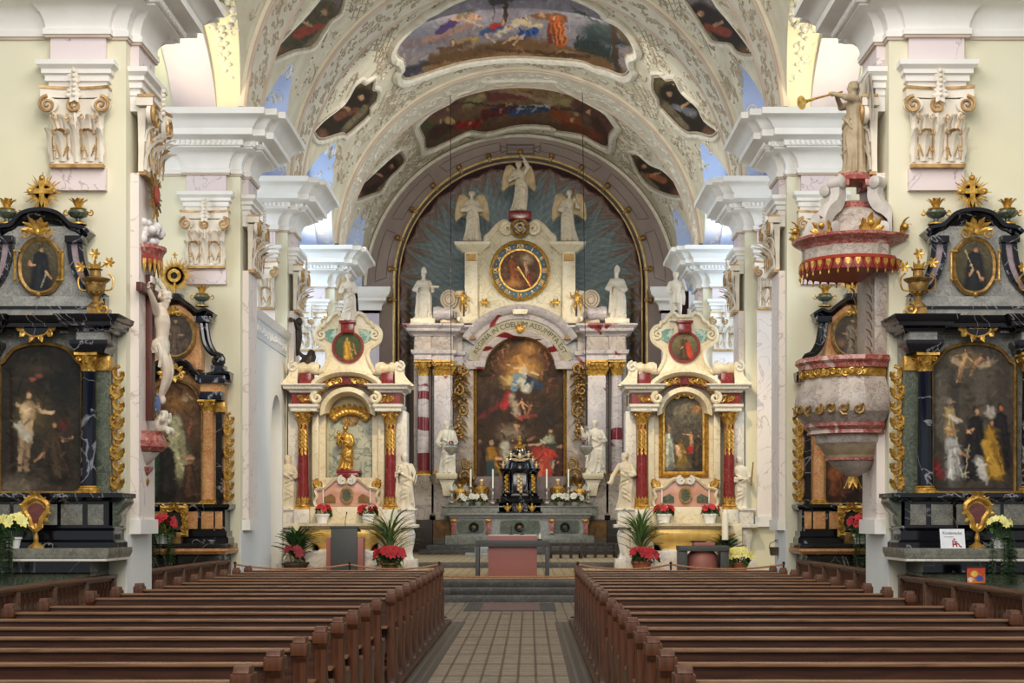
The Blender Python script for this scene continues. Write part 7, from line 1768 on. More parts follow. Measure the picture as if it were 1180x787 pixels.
qs.add(g_ball((0, 49.2, zt_(526)), (.06, .05, .13), 8, 6)).add(g_ball((0, 49.18, zt_(520)), .045, 8, 5))
for e in (-1, 1): qs.add(g_leaf((0, 49.2, zt_(528)), (e, 0, .5), (e, -1, 0), .26, .1, .4, 5)).add(g_leaf((0, 49.2, zt_(531)), (e, 0, .2), (e, -1, 0), .3, .1, .4, 5))
q.add(g_lathe([(.12, zt_(516)), (.16, zt_(514)), (.06, zt_(511)), (.05, zt_(509)), (.1, zt_(507)), (.03, zt_(505)), (.03, zt_(502)), (0, zt_(501))], (0, 49.5, 0), 12)); crest(q, 0, 49.3, zt_(516), .2)
for i in range(3):
    xx = (i-1)*14*kt; yy = 49.06 if i != 1 else 48.97
    q.add(g_ball((xx, yy, zt_(586)), (.06, .04, .13), 8, 6)).add(g_ball((xx, yy-.02, zt_(581.5)), (.035, .03, .045), 8, 5)).add(g_leaf((xx-.04, yy, zt_(588)), (-.4, -.1, 1), (-.3, -1, 0), .2, .08, .3, 4)).add(g_leaf((xx+.04, yy, zt_(588)), (.4, -.1, 1), (.3, -1, 0), .2, .08, .3, 4))
q.build('gilt_ornament', GOLD, TB); qs.build('silver_figures', mat('pale_gilt_figures', (190, 160, 120), (226, 206, 170), rough=.35, metal=.4), TB)
# candlesticks, busts, small gilt figures and flower bowls on the gradine
def stick(px, py, Y, hp, lab, cand=.55):
    h = hp*Y/F; x = X(px, Y); t = thing('candlestick', (x, Y, Z(py, Y)), lab, 'candlestick')
    hs = h*(1-cand); z0 = Z(py, Y)
    MB().add(g_lathe([(.16*hs+.05, 0), (.15*hs+.05, .05*hs), (.06, .14*hs), (.03, .2*hs), (.07, .32*hs), (.03, .42*hs), (.045, .6*hs), (.025, .75*hs), (.08, .93*hs), (.085, .97*hs), (.03, hs)], (x, Y, z0), 12)).build('stand', SILV, t)
    MB().add(g_lathe([(.028, hs-.02), (.028, h-.03), (.006, h-.01), (.004, h)], (x, Y, z0), 8)).build('candle', WAX, t)
stick(542.5, 577, 49.45, 37, 'tall silver candlestick with white candle, leftmost of the four beside the tabernacle'); stick(568, 580, 49.3, 40, 'tall silver candlestick with white candle just left of the black tabernacle')
stick(630, 580, 49.3, 40, 'tall silver candlestick with white candle just right of the black tabernacle'); stick(655, 577, 49.45, 37, 'tall silver candlestick with white candle, rightmost of the four beside the tabernacle')
stick(520.5, 579, 49.4, 20, 'low silver candlestick at the far left end of the high altar shelf', .3); stick(678, 579, 49.4, 20, 'low silver candlestick at the far right end of the high altar shelf', .3)
for px, sd in ((555.5, 'left'), (642.5, 'right')):
    Y = 49.75; x = X(px, Y); z0 = Z(577, Y); h = .72
    t = thing('reliquary_bust', (x, Y, z0), f'gilt bust with pale face on the high altar shelf {sd} of the tabernacle', 'bust')
    q = MB().add(g_lathe([(.24, 0), (.24, .05), (.2, .08), (.2, .14), (.23, .17)], (x, Y, z0), 14)).add(g_lathe([(.2, .16), (.24, .28), (.25, .38), (.2, .45), (.09, .5), (.07, .54)], (x, Y, z0), 18, sy=.7))
    for i in range(5): q.add(g_tube(smooth([(x-.2+i*.02, Y-.1, z0+.45-i*.03), (x, Y-.2, z0+.38-i*.05), (x+.2-i*.02, Y-.1, z0+.45-i*.03)], 4), .02, 5))
    fuse(q, 'bust_body', GOLD, t, .014)
    q = MB(); head(q, (x, Y-.02, z0+.62), 1.35, 0, True); fuse(q, 'bust_head', mat('pale_gilt_figures', (0, 0, 0)), t, .01)
    Y = 49.6; px2 = 530 if sd == 'left' else 668; x = X(px2, Y); z0 = Z(578, Y)
    t = thing('gilt_figure', (x, Y, z0), f'small gilt half-figure with silver wings at the {sd} end of the high altar shelf', 'statuette')
    q = MB().add(g_lathe([(.2, 0), (.2, .06), (.12, .1), (.15, .16)], (x, Y, z0), 12)); q.add(g_ball((x, Y, z0+.28), (.13, .1, .17), 10, 7)); head(q, (x, Y-.02, z0+.5), 1.0)
    for e in (-1, 1): limb(q, [(x+e*.1, Y, z0+.36), (x+e*.2, Y-.06, z0+.3), (x+e*.16, Y-.14, z0+.38)], [.05, .04, .025])
    fuse(q, 'body', GOLD, t, .013)
    q = MB()
    for e in (-1, 1):
        for i in range(4): q.add(g_leaf((x+e*.06, Y+.1, z0+.34), (e*(.5+i*.2), 0, .8-i*.25), (0, -1, 0), .3, .12, .2, 4))
    q.build('wings', SILV, t)
    for j, p_ in enumerate(((537, 551) if sd == 'left' else (646, 662))):
        flower_plant('flower_arrangement', X(p_, 49.25), 49.3, Z(583, 49.25), .3, .24, mat('white_petals', (220, 216, 200), rough=.7), f'bowl of dark greenery with white blooms on the {sd} high altar shelf, {"outer" if (j == 0) == (sd == "left") else "inner"} one', 'flowers', SILV, .16, .12, int(p_), False, 9)
# hanging lamps on long cords from the vault
for px, tp, sd in ((520, (519, 106), 'left'), (675.5, (671, 104), 'right')):
    v = vray(*tp); Y = v[1]; x = X(px, Y); zb = Z(527, Y)
    t = thing('sanctuary_lamp', (x, Y, zb), f'silver hanging lamp on a long cord, {sd} of the high altar painting', 'hanging lamp')
    MB().add(g_tube([(v[0], Y, v[2]+.02), (x, Y, zb+.95)], .012, 5)).build('cord', IRON, t)
    MB().add(g_lathe([(0, 0), (.04, .02), (.03, .06), (.1, .12), (.2, .22), (.22, .3), (.17, .34), (.19, .38)], (x, Y, zb), 16)).add(g_lathe([(.1, .86), (.06, .92), (.02, .95)], (x, Y, zb), 10)).build('bowl', SILV, t)
    q = MB()
    for i in range(3): g_ = 2*PI*i/3+.5; q.add(g_tube([(x+.19*math.cos(g_), Y+.19*math.sin(g_), zb+.36), (x+.06*math.cos(g_), Y+.06*math.sin(g_), zb+.9)], .008, 4))
    q.build('chain', SILV, t)
    MB().add(g_lathe([(.06, .36), (.07, .46), (.055, .5)], (x, Y, zb), 10)).build('glass', mat('red_glass', (120, 20, 20), rough=.1), t)
# ================================================================ pulpit on the right pier
zp = lambda p: Z(p, 21.95)
kp = 21.95/F
def cl(x, y, z): return (min(x, 5.42), y, z)
PU = thing('pulpit', (5.04, 22.2, zp(565)), 'bulging grey and red marble pulpit with gilt scrollwork and crowned canopy on the right pier', 'pulpit')
c0 = (5.04, 22.2, 0)
def pl_(prof, name, m, seg=14, c=c0, fn=cl, par=None, ang=20, **kw): return MB().add(g_lathe([(a*kp, zp(b)) for a, b in prof], c, seg, PI/14, 2*PI+PI/14), fn).build(name, m, par or PU, ang=ang, **kw)
pl_([(55, 414), (66, 413), (67, 418), (63, 421), (62, 426), (58, 427)], 'rim', REDW)
pl_([(58, 426), (60, 430), (59, 436), (58, 437)], 'gilt_band', GOLD)
pl_([(58, 436), (62, 446), (66.5, 458), (67.5, 468), (66, 476), (60, 484), (55, 488)], 'bowl', PULPM)
pl_([(55, 487), (57, 489), (57, 492), (52, 496), (53, 500), (44, 501)], 'red_moulding', REDW)
pl_([(44, 500), (43, 510), (40, 513)], 'collar', PULPM); pl_([(40, 512), (37, 517), (31, 524), (30, 527)], 'fluted_dish', mat('dull_gilt_stone', (150, 132, 104), (180, 160, 130), rough=.4, scale=6), 28)
pl_([(30, 527), (32, 528), (32, 530), (28, 531)], 'red_ring', REDW); pl_([(29, 530), (24, 536), (14, 544), (5, 549), (4, 552)], 'cone', PULPM)
q = MB()
for i in range(14):
    a = 2*PI*i/14; d = (math.cos(a), math.sin(a), 0); b = (c0[0]+d[0]*4*kp, c0[1]+d[1]*4*kp, zp(546))
    if i % 2: q.add(g_leaf(b, (d[0]*.3, d[1]*.3, -1), d, .22, .09, .1, 4))
q.add(g_lathe([(5*kp, zp(550)), (3*kp, zp(556)), (0, zp(565))], c0, 10)); q.build('gilt_pendant', GOLD, PU)
q = MB(); q2 = MB()
for i in range(28):
    a = PI*.42+2*PI*.6*i/27*1.0; a = PI/2+PI*i/27
    for p, r, tg, s in ((431.5, 61, q, .06), (474, 67, q2, .085)):
        if s > .07 and i % 2: continue
        cx, cy = c0[0]+math.cos(a)*r*kp, c0[1]+math.sin(a)*r*kp; t = (-math.sin(a), math.cos(a))
        sp = spiral(0, 0, s, 1.2, i, 1 if i % 2 else -1, 10, .2)
        tg.add(g_tube([(cx+t[0]*u, cy+t[1]*u, zp(p)+w) for u, w in sp], s*.22, 5), cl)
        tg.add(g_leaf((cx, cy, zp(p)-.03), (t[0]*.5, t[1]*.5, .8), (math.cos(a), math.sin(a), 0), s*1.6, s, .4, 4), cl)
q.build('gilt_leafwork', GOLD, PU); q2.build('dark_gilt_scrollwork', GOLDD, PU)
MB().box(5.22, 5.42, 21.62, 22.78, zp(416), zp(316)).build('back_panel', PULPM, PU, bevel=.02)
q = MB()
for i in range(9):
    for yy in (21.66, 22.74): q.add(g_leaf((5.2, yy, zp(412-i*10)), (-.3, (-1)**i*.3, 1), (-1, 0, 0), .16, .1, .4, 4))
q.build('panel_gilding', GOLDD, PU)
# canopy
cc = (4.95, 21.86, 0); ca = lambda x, y, z: (x if y < 21.46 else min(x, 5.42), y, z)
CA = MB().add(g_lathe([(a*kp, zp(b)) for a, b in ((50, 292), (56, 291), (58, 287), (64, 284), (67.5, 282), (68, 279), (50, 278))], cc, 16, PI/16, 2*PI+PI/16), ca).build('canopy_cornice', REDW, PU, ang=20)
MB().add(g_lathe([(a*kp, zp(b)) for a, b in ((56, 304), (56, 291), (50, 290))], cc, 16, PI/16, 2*PI+PI/16), ca).build('canopy_drum', PULPM, CA, ang=20)
MB().add(g_lathe([(a*kp, zp(b)) for a, b in ((58, 310), (60, 307), (57, 303), (50, 303))], cc, 32), ca).add(g_lathe([(57*kp, zp(318)), (58*kp, zp(308))], cc, 48), ca).build('lambrequin', mat('red_lacquer', (130, 40, 32), (156, 56, 42), rough=.35), CA)
q = MB(); q2 = MB()
for i in range(34):
    a = 2*PI*i/34; x, y = cc[0]+math.cos(a)*59*kp, cc[1]+math.sin(a)*59*kp
    if x > 5.38 and y > 21.46: continue
    t = (-math.sin(a), math.cos(a)); o = (math.cos(a)*.012, math.sin(a)*.012)
    for tg, w, p0, p1, e in ((q, .055, 306, 321, 0), (q2, .034, 307.5, 316, 1)):
        pts = [(-w, p0), (w, p0), (w, (p0+p1)/2), (0, p1), (-w, (p0+p1)/2)]
        v = [(x+t[0]*u+o[0]*e, y+t[1]*u+o[1]*e, zp(p)) for u, p in pts]+[(x+t[0]*u-o[0], y+t[1]*u-o[1], zp(p)) for u, p in pts]
        tg.add((v, [(0, 1, 2, 3, 4), (5, 6, 7, 8, 9)]+[(j, (j+1) % 5, 5+(j+1) % 5, 5+j) for j in range(5)]))
    q2.add(g_ball((x, y, zp(322)), (.014, .014, .03), 6, 4))
q.build('tongue_fringe', MATS['red_lacquer'], CA); q2.build('gilt_tongue', GOLD, CA)
MB().add(g_lathe([(a*kp, zp(b)) for a, b in ((50, 279), (48, 274), (42, 266), (36, 256), (28, 247), (20, 243))], (5.0, 21.9, 0), 16), cl).build('canopy_dome', PULPM, CA)
MB().add(g_lathe([(a*kp, zp(b)) for a, b in ((18, 244), (19, 241), (16, 238), (17, 235), (12, 234))], (4.98, 21.9, 0), 16), cl).build('dome_ring', REDW, CA)
for i in range(4):
    a = PI/4+PI/2*i; ca_, sa_ = math.cos(a), math.sin(a)
    pts = smooth([(48, 276), (55, 270), (56, 260), (47, 250), (36, 243), (30, 233), (30, 222), (27, 214)], 5)
    pr = [(r*kp, zp(p)) for r, p in pts]; nn = offs(pr, False); n = len(pr)
    ol = [(x+o[0]*.085, y+o[1]*.085) for (x, y), o in zip(pr, nn)]+[(x-o[0]*.085, y-o[1]*.085) for (x, y), o in reversed(list(zip(pr, nn)))]
    mp = lambda u, v, w: (min(4.97+ca_*u-sa_*v, 5.4), 21.88+sa_*u+ca_*v, w)
    q = MB().add(g_plate(ol, -.075, .075), mp)
    for (u0, w0, r_, d_) in ((44*kp, zp(272), .12, 1), (33*kp, zp(217), .09, -1)): q.add(g_lathe([(r_, -.1), (r_*.9, -.11), (r_*.4, -.12), (0, -.13)], (0, 0, 0), 14), lambda x, y, zz, u0=u0, w0=w0: mp(u0+x, zz, w0+y)).add(g_lathe([(0, .13), (r_*.4, .12), (r_*.9, .11), (r_, .1), (r_, -.1)], (0, 0, 0), 14), lambda x, y, zz, u0=u0, w0=w0: mp(u0+x, zz, w0+y))
    q.build('scroll_bracket', mat('white_grey_stone', (176, 170, 164), (208, 202, 196), rough=.5), CA)
    MB().box(4.97+ca_*24*kp-.1, 4.97+ca_*24*kp+.1, 21.88+sa_*24*kp-.1, 21.88+sa_*24*kp+.1, zp(220), zp(212)).build('bracket_head', REDW, CA, bevel=.015)
MB().add(g_lathe([(a*kp, zp(b)) for a, b in ((20, 213), (25, 212), (25, 208), (20, 206), (20, 203), (10, 203))], (4.97, 21.88, 0), 8, PI/8, 2*PI+PI/8), cl).build('canopy_crown', REDW, CA, ang=20)
for dx, dy in ((-.78, -.1), (-.5, -.5), (.1, -.72), (.62, -.42), (-.72, .35)):
    q = MB(); b = Vector((cc[0]+dx, cc[1]+dy, zp(279))); o = Vector((dx, dy, 0)).normalized(); t = Vector((-o.y, o.x, 0))
    for a in (-70, -38, 0, 38, 70):
        r = math.radians(a); q.add(g_leaf(b, t*math.sin(r)+Vector((0, 0, math.cos(r))), o, .3-abs(a)*.001, .11, .5, 6))
    q.add(g_ball(b+Vector((0, 0, .12))+o*.05, .05, 8, 6)); q.build('gilt_acanthus', GOLD, CA)
# trumpeting angel on the canopy
h = 106*kp
AN = thing('angel_statue', (4.98, 21.88, zp(203)), 'stone-coloured angel blowing a gilt trumpet on top of the pulpit canopy', 'statue')
robed(AN, h, [(-1, (-.17, -.1, .78), (-.05, -.17, .86), (.6, -.4, .3), 1), (1, (.17, -.12, .8), (.04, -.22, .87), (-.6, -.4, .2), 1)], m=mat('sandstone_carving', (150, 132, 104), (186, 168, 138), rough=.6, scale=5), seed=31, sway=.05, face=-90, voxel=.013)
wings(AN, h, mat('grey_wing', (176, 166, 150), (204, 196, 182), rough=.6), .78, .9, .12)
for ch in AN.children:
    if ch.name.startswith('wing'): ch.rotation_euler.z = -PI/2
b = OFF[AN.name]
MB().add(g_tube([(b[0]-.12*h, b[1]-.02, b[2]+.9*h), (b[0]-.4*h, b[1]-.02, b[2]+.83*h), (b[0]-.5*h, b[1]-.02, b[2]+.8*h)], [.012, .016, .022], 8)).add(g_tube([(b[0]-.5*h, b[1]-.02, b[2]+.8*h), (b[0]-.54*h, b[1]-.03, b[2]+.785*h), (b[0]-.57*h, b[1]-.05, b[2]+.775*h)], [.022, .045, .1], 12)).build('trumpet', GOLD, AN)

# ================================================================ crucifix with canopy on the left pier
zl = lambda p: Z(p, 22.1); kl = 22.1/F; xw = -5.28; yc = 22.2
K = thing('wall_crucifix', (xw, yc, zl(563)), 'large wooden crucifix with white figure under a red fringed canopy on the left pier', 'crucifix')
hc = lambda x, y, z: (max(x, -5.44), y, z)
MB().add(g_lathe([(.2, zl(297)), (.34, zl(296)), (.36, zl(292)), (.4, zl(288)), (.4, zl(284)), (.1, zl(283))], (-5.4, yc, 0), 16, PI/16, 2*PI+PI/16), hc).build('canopy', REDW, K, ang=20)
q = MB(); q2 = MB()
for i in range(14):
    a = -PI/2+PI*i/13; x, y = -5.4+.34*math.cos(a), yc+.34*math.sin(a); t = (-math.sin(a), math.cos(a))
    for tg, w, p0, p1, e in ((q, .04, 296, 312, 0), (q2, .024, 300, 316, .008)):
        pts = [(-w, p0), (w, p0), (w, (p0+p1)/2), (0, p1), (-w, (p0+p1)/2)]
        v = [(x+t[0]*u+math.cos(a)*e, y+t[1]*u+math.sin(a)*e, zl(p)) for u, p in pts]+[(x+t[0]*u-math.cos(a)*.01, y+t[1]*u-math.sin(a)*.01, zl(p)) for u, p in pts]
        tg.add((v, [(0, 1, 2, 3, 4), (5, 6, 7, 8, 9)]+[(j, (j+1) % 5, 5+(j+1) % 5, 5+j) for j in range(5)]))
q.build('red_fringe', MATS['red_lacquer'], K); q2.build('gilt_fringe', GOLD, K)
q = MB()
rr = random.Random(4)
for i in range(26): q.add(g_ball((-5.28+rr.uniform(-.05, .16), yc+rr.uniform(-.28, .28), zl(282)+rr.uniform(.0, .32)), rr.uniform(.045, .08), 9, 7))
for sd in (-1, 1): head(q, (-5.12, yc+sd*.14, zl(266)), 1.0, 90)
fuse(q, 'cloud_with_cherub_heads', mat('grey_white_carving', (206, 202, 200), (226, 222, 220), rough=.5), K, .014)
q = rays(MB(), -5.16, yc, zl(224), .08, .42, 26, .06, .35, 4, 'y').build('sunburst', GOLDD, K)
MB().add(g_ball((-5.14, yc, zl(224)), (.05, .1, .15), 14, 10)).build('red_heart', mat('red_glaze', (130, 40, 34), (160, 70, 50), rough=.3), q)
CRW = wood('cross_wood', (70, 30, 20), (100, 48, 32), stretch=(12, 12, 1))
MB().box(-5.28, -5.18, yc-.09, yc+.09, zl(484), zl(316)).build('upright', CRW, K, bevel=.008); MB().box(-5.28, -5.19, yc-.62, yc+.62, zl(341), zl(331)).build('crossbeam', CRW, K, bevel=.008)
MB().box(-5.2, -5.17, yc-.14, yc+.14, zl(326), zl(318)).build('title_scroll', WHITEM, K, bevel=.005)
mb = MB(); h = 1.62; u = h; z0 = zl(462)
for sd in (-1, 1):
    limb(mb, [(sd*.05*u, 0, .5*u), (sd*.045*u, -.08*u, .27*u), (sd*.012*u, -.01*u, .04*u)], [.062*u, .044*u, .026*u]); mb.add(g_ball((sd*.015*u, -.03*u, .015*u), (.022*u, .03*u, .045*u), 8, 6))
    limb(mb, [(sd*.1*u, 0, .79*u), (sd*.2*u, .0, .87*u), (sd*.31*u, .015*u, .96*u)], [.036*u, .03*u, .02*u]); hand(mb, (sd*.32*u, .015*u, .97*u), (sd*.6, -.1, .7), u)
n = 24
S = [(.46, .085, .062), (.52, .09, .066), (.58, .078, .055), (.64, .082, .06), (.71, .098, .07), (.77, .104, .066), (.81, .085, .05), (.845, .034, .034), (.89, .032, .034)]
v = [(math.cos(2*PI*i/n)*a*u, math.sin(2*PI*i/n)*b*u-.03*u*math.sin((zz-.4)*6), zz*u) for zz, a, b in S for i in range(n)]
mb.add((v, [(j*n+i, j*n+(i+1) % n, (j+1)*n+(i+1) % n, (j+1)*n+i) for j in range(len(S)-1) for i in range(n)]+[tuple(range(n)), tuple((len(S)-1)*n+i for i in range(n))]))
head(mb, (.01*u, -.05*u, .93*u), u, -25, True, tilt=20)
RR = Matrix.Rotation(PI/2, 4, 'Z')
def tr(p): w = RR @ Vector(p); return (w.x-5.1, w.y+yc, w.z+z0)
mb.v = [tr(p) for p in mb.v]; bd = fuse(mb, 'crucified_figure', mat('pale_flesh_carving', (206, 188, 168), (226, 212, 194), rough=.5), K, .013)
mb = MB()
n = 32; S = [(.43, .1, .075), (.47, .105, .08), (.52, .1, .076), (.55, .096, .072)]
v = [(math.cos(2*PI*i/n)*a*u*(1+.08*math.cos(8*2*PI*i/n+zz*30)), math.sin(2*PI*i/n)*b*u*(1+.08*math.cos(8*2*PI*i/n+zz*30))-.012*u, zz*u) for zz, a, b in S for i in range(n)]
mb.add((v, [(j*n+i, j*n+(i+1) % n, (j+1)*n+(i+1) % n, (j+1)*n+i) for j in range(3) for i in range(n)]))
for i in range(4): mb.add(g_tube(smooth([(-.1*u, -.02*u, .5*u), (-.13*u-.01*i, -.05*u, .42*u), (-.12*u+.012*i, -.03*u, .3*u)], 4), .016*u, 6))
mb.v = [tr(p) for p in mb.v]; mb.build('loincloth', STATW, bd)
mb = MB()
for i in range(5): mb.add(g_tube(smooth([(-5.14, yc+.1+.02*i, zl(322)), (-5.06, yc+.16+.02*i, zl(334)), (-5.12, yc+.14+.02*i, zl(350))], 4), .03, 6))
mb.build('draped_cloth', STATW, K)
q = MB().add(g_ball((-5.1, yc-.1, zl(466)), (.04, .1, .15), 12, 8)); o = q.build('blue_medallion', mat('blue_glaze', (60, 80, 130), (96, 116, 160), rough=.3), K)
q = MB()
for i in range(12): a = 2*PI*i/12; q.add(g_leaf((-5.1, yc-.1+.1*math.cos(a), zl(466)+.15*math.sin(a)), (-.1, math.cos(a), math.sin(a)), (1, 0, 0), .08, .06, .4, 4))
q.build('medallion_rays', GOLD, o)
q = MB()
q.add(g_ball((-5.08, yc, zl(489)), (.1, .12, .15), 10, 8)); head(q, (-5.02, yc-.02, zl(479)), 1.1, 60)
for sd in (-1, 1): limb(q, [(-5.04, yc+sd*.08, zl(486)), (-5.0, yc+sd*.2, zl(484)), (-4.98, yc+sd*.16, zl(476))], [.045, .035, .025]); limb(q, [(-5.06, yc+sd*.05, zl(494)), (-4.95, yc+sd*.12, zl(495)), (-4.94, yc+sd*.14, zl(499))], [.055, .045, .03])
fuse(q, 'seated_putto', STATW, K, .013)
MB().add(g_lathe([(.1, zl(521)), (.34, zl(520)), (.4, zl(515)), (.4, zl(508)), (.35, zl(501)), (.36, zl(497)), (.1, zl(496))], (-5.4, yc, 0), 16, PI/16, 2*PI+PI/16), hc).build('red_corbel', REDW, K, ang=20)
MB().add(g_lathe([(.06, zl(538)), (.16, zl(534)), (.24, zl(527)), (.3, zl(521)), (.1, zl(520))], (-5.4, yc, 0), 16), hc).build('grey_corbel', WHITEM, K)
MB().add(g_lathe([(.02, zl(553)), (.1, zl(547)), (.16, zl(542)), (.18, zl(538)), (.1, zl(537))], (-5.36, yc, 0), 12), hc).build('red_pendant', REDW, K); MB().add(g_lathe([(0, zl(563)), (.05, zl(558)), (.06, zl(553)), (.02, zl(550))], (-5.3, yc, 0), 8)).build('gilt_drop', GOLD, K)
# small dark crucifix on the third left pier
Yk = 36.4; zk_ = lambda p: Z(p, Yk); xk = X(345, Yk)
D = thing('wall_crucifix', (xk-.15, Yk, zk_(418)), 'small dark carved crucifix with kneeling figure on the third left pier behind the marble altar', 'crucifix')
BR = mat('dark_bronze', (44, 32, 26), (66, 50, 40), rough=.5)
MB().box(xk-.17, xk-.1, Yk-.06, Yk+.06, zk_(420), zk_(356)).add(g_box(xk-.17, xk-.1, Yk-.5, Yk+.5, zk_(373), zk_(369))).build('cross', BR, D)
q = MB(); limb(q, [(xk-.05, Yk, zk_(378)), (xk-.03, Yk, zk_(390)), (xk-.06, Yk, zk_(408))], [.11, .1, .05]); q.add(g_ball((xk-.0, Yk-.03, zk_(371)), (.09, .09, .11), 9, 7))
for sd in (-1, 1): limb(q, [(xk-.05, Yk+sd*.12, zk_(378)), (xk-.06, Yk+sd*.45, zk_(371))], [.05, .03])
fuse(q, 'figure', BR, D, .02)
q = MB(); limb(q, [(xk+.3, Yk-.1, zk_(412)), (xk+.22, Yk-.1, zk_(418)), (xk+.2, Yk-.1, zk_(421))], [.12, .16, .2]); q.add(g_ball((xk+.3, Yk-.1, zk_(408)), .1, 9, 7)); q.add(g_box(xk-.1, xk+.5, Yk-.3, Yk+.1, zk_(424), zk_(420)))
limb(q, [(xk+.26, Yk-.1, zk_(413)), (xk+.1, Yk-.1, zk_(411)), (xk-.0, Yk-.1, zk_(406))], [.06, .05, .04]); fuse(q, 'kneeling_figure', BR, D, .02)

# ================================================================ pews
PZ = .05
def make_pew(xa, xb, Y):
    t = thing('pew', ((xa+xb)/2, Y, PZ), 'x', 'pew', 'rows of wooden pews')
    mb = MB().box(xa+.06, xb-.06, Y, Y+.028, PZ+.3, PZ+.82)
    n = 4
    for i in range(n+1): x = xa+.1+(xb-xa-.2)*i/n; mb.box(x-.05, x+.05, Y-.012, Y+.035, PZ+.3, PZ+.82)
    mb.box(xa+.06, xb-.06, Y-.012, Y+.035, PZ+.3, PZ+.38).box(xa+.06, xb-.06, Y-.012, Y+.035, PZ+.75, PZ+.82)
    mb.build('backrest', PEWD, t)
    MB().box(xa+.05, xb-.05, Y-.035, Y+.05, PZ+.818, PZ+.838).build('top_rail', PEWW, t, bevel=.006)
    MB().box(xa+.06, xb-.06, Y-.2, Y-.012, PZ+.55, PZ+.57).build('book_shelf', PEWW, t, bevel=.004)
    MB().box(xa+.05, xb-.05, Y+.02, Y+.42, PZ+.42, PZ+.455).build('seat', PEWE, t, bevel=.008)
    MB().box(xa+.06, xb-.06, Y-.42, Y-.2, PZ+.16, PZ+.195).box(xa+.4, xa+.44, Y-.4, Y-.0, PZ, PZ+.16).box(xb-.44, xb-.4, Y-.4, Y-.0, PZ, PZ+.16).build('kneeler', PEWE, t, bevel=.006)
    o = smooth([(-.05, 0), (-.035, .1), (-.035, .76)], 3)+[(-.06, .79), (-.065, .88), (-.04, .905), (.07, .905), (.095, .88), (.09, .8), (.055, .76)]+smooth([(.05, .62), (.1, .54), (.28, .5), (.37, .53), (.43, .49), (.41, .41), (.33, .33), (.31, .22), (.37, .13), (.44, .08), (.44, 0)], 3)
    for x0 in (xa, xb-.075):
        m2 = MB().add(g_plate([(a, b) for a, b in o], 0, .075), lambda a, b, c, x0=x0: (x0+b, Y+a, PZ+c))
        m2.box(x0-.012, x0+.087, Y-.07, Y+.1, PZ+.8, PZ+.87)
        m2.build('pew_end', PEWE, t, bevel=.006)
    return t
rows = [14.8+.917*i for i in range(10)][::-1]+[13.4-.893*j for j in range(9)]
ORD = ['front', 'second', 'third', 'fourth', 'fifth', 'sixth', 'seventh', 'eighth', 'ninth', 'tenth', 'eleventh', 'twelfth', 'thirteenth', 'fourteenth', 'fifteenth', 'sixteenth', 'seventeenth', 'eighteenth', 'nineteenth']
for sd, (xa, xb) in (('left', (-4.0, -1.0)), ('right', (1.0, 4.05))):
    p0 = make_pew(xa, xb, rows[0])
    for i, Y in enumerate(rows):
        p = p0 if i == 0 else copy_tree(p0)
        p.location.y = Y
        p['label'] = f'brown wooden pew {sd} of the aisle, ' + ('frontmost row nearest the choir' if i == 0 else (f'nearest row to the viewer' if i == 18 else f'{ORD[i]} row back from the choir'))
        p['group'] = f'wooden pews {sd} of the aisle'

# ================================================================ balustrades of the side chapels
def balustrade(s, y0, y1, lab):
    x = s*5.58; t = thing('balustrade', (x, (y0+y1)/2, 0), lab, 'balustrade', 'turned wooden chapel balustrades')
    MB().box(x-.09, x+.09, y0, y1, .835, .885).build('handrail', BALW, t, bevel=.012); MB().box(x-.05, x+.05, y0, y1, .8, .84).build('upper_rail', BALW, t, bevel=.006)
    MB().box(x-.08, x+.08, y0, y1, 0, .14).build('bottom_rail', BALW, t, bevel=.01)
    n = max(1, round((y1-y0)/1.35))
    for i in range(n+1):
        y = y0+.05+(y1-y0-.1)*i/n; MB().box(x-.075, x+.075, y-.06, y+.06, .1, .835).build('post', BALW, t, bevel=.008)
    b0 = None; m = round((y1-y0)/.175)
    for i in range(m):
        y = y0+(y1-y0)*(i+.5)/m
        if min(abs(y-(y0+.05+(y1-y0-.1)*j/n)) for j in range(n+1)) < .1: continue
        if b0 is None:
            b0 = MB().add(g_lathe([(.035, .14), (.035, .2), (.02, .22), (.045, .3), (.05, .36), (.03, .46), (.02, .52), (.035, .56), (.022, .62), (.035, .7), (.04, .74), (.04, .8)], (x, y, 0), 10)).build('baluster', PEWE, t); by = y
        else:
            c = b0.copy(); COL.objects.link(c); c.parent = t; c.location.y = y-by
balustrade(-1, 13.2, 21.4, 'brown turned balustrade before the left black altar'); balustrade(1, 13.2, 21.4, 'brown turned balustrade before the right black altar')
balustrade(-1, 22.95, 29.6, 'brown turned balustrade before the left orange altar'); balustrade(1, 22.95, 29.6, 'brown turned balustrade before the right orange altar')

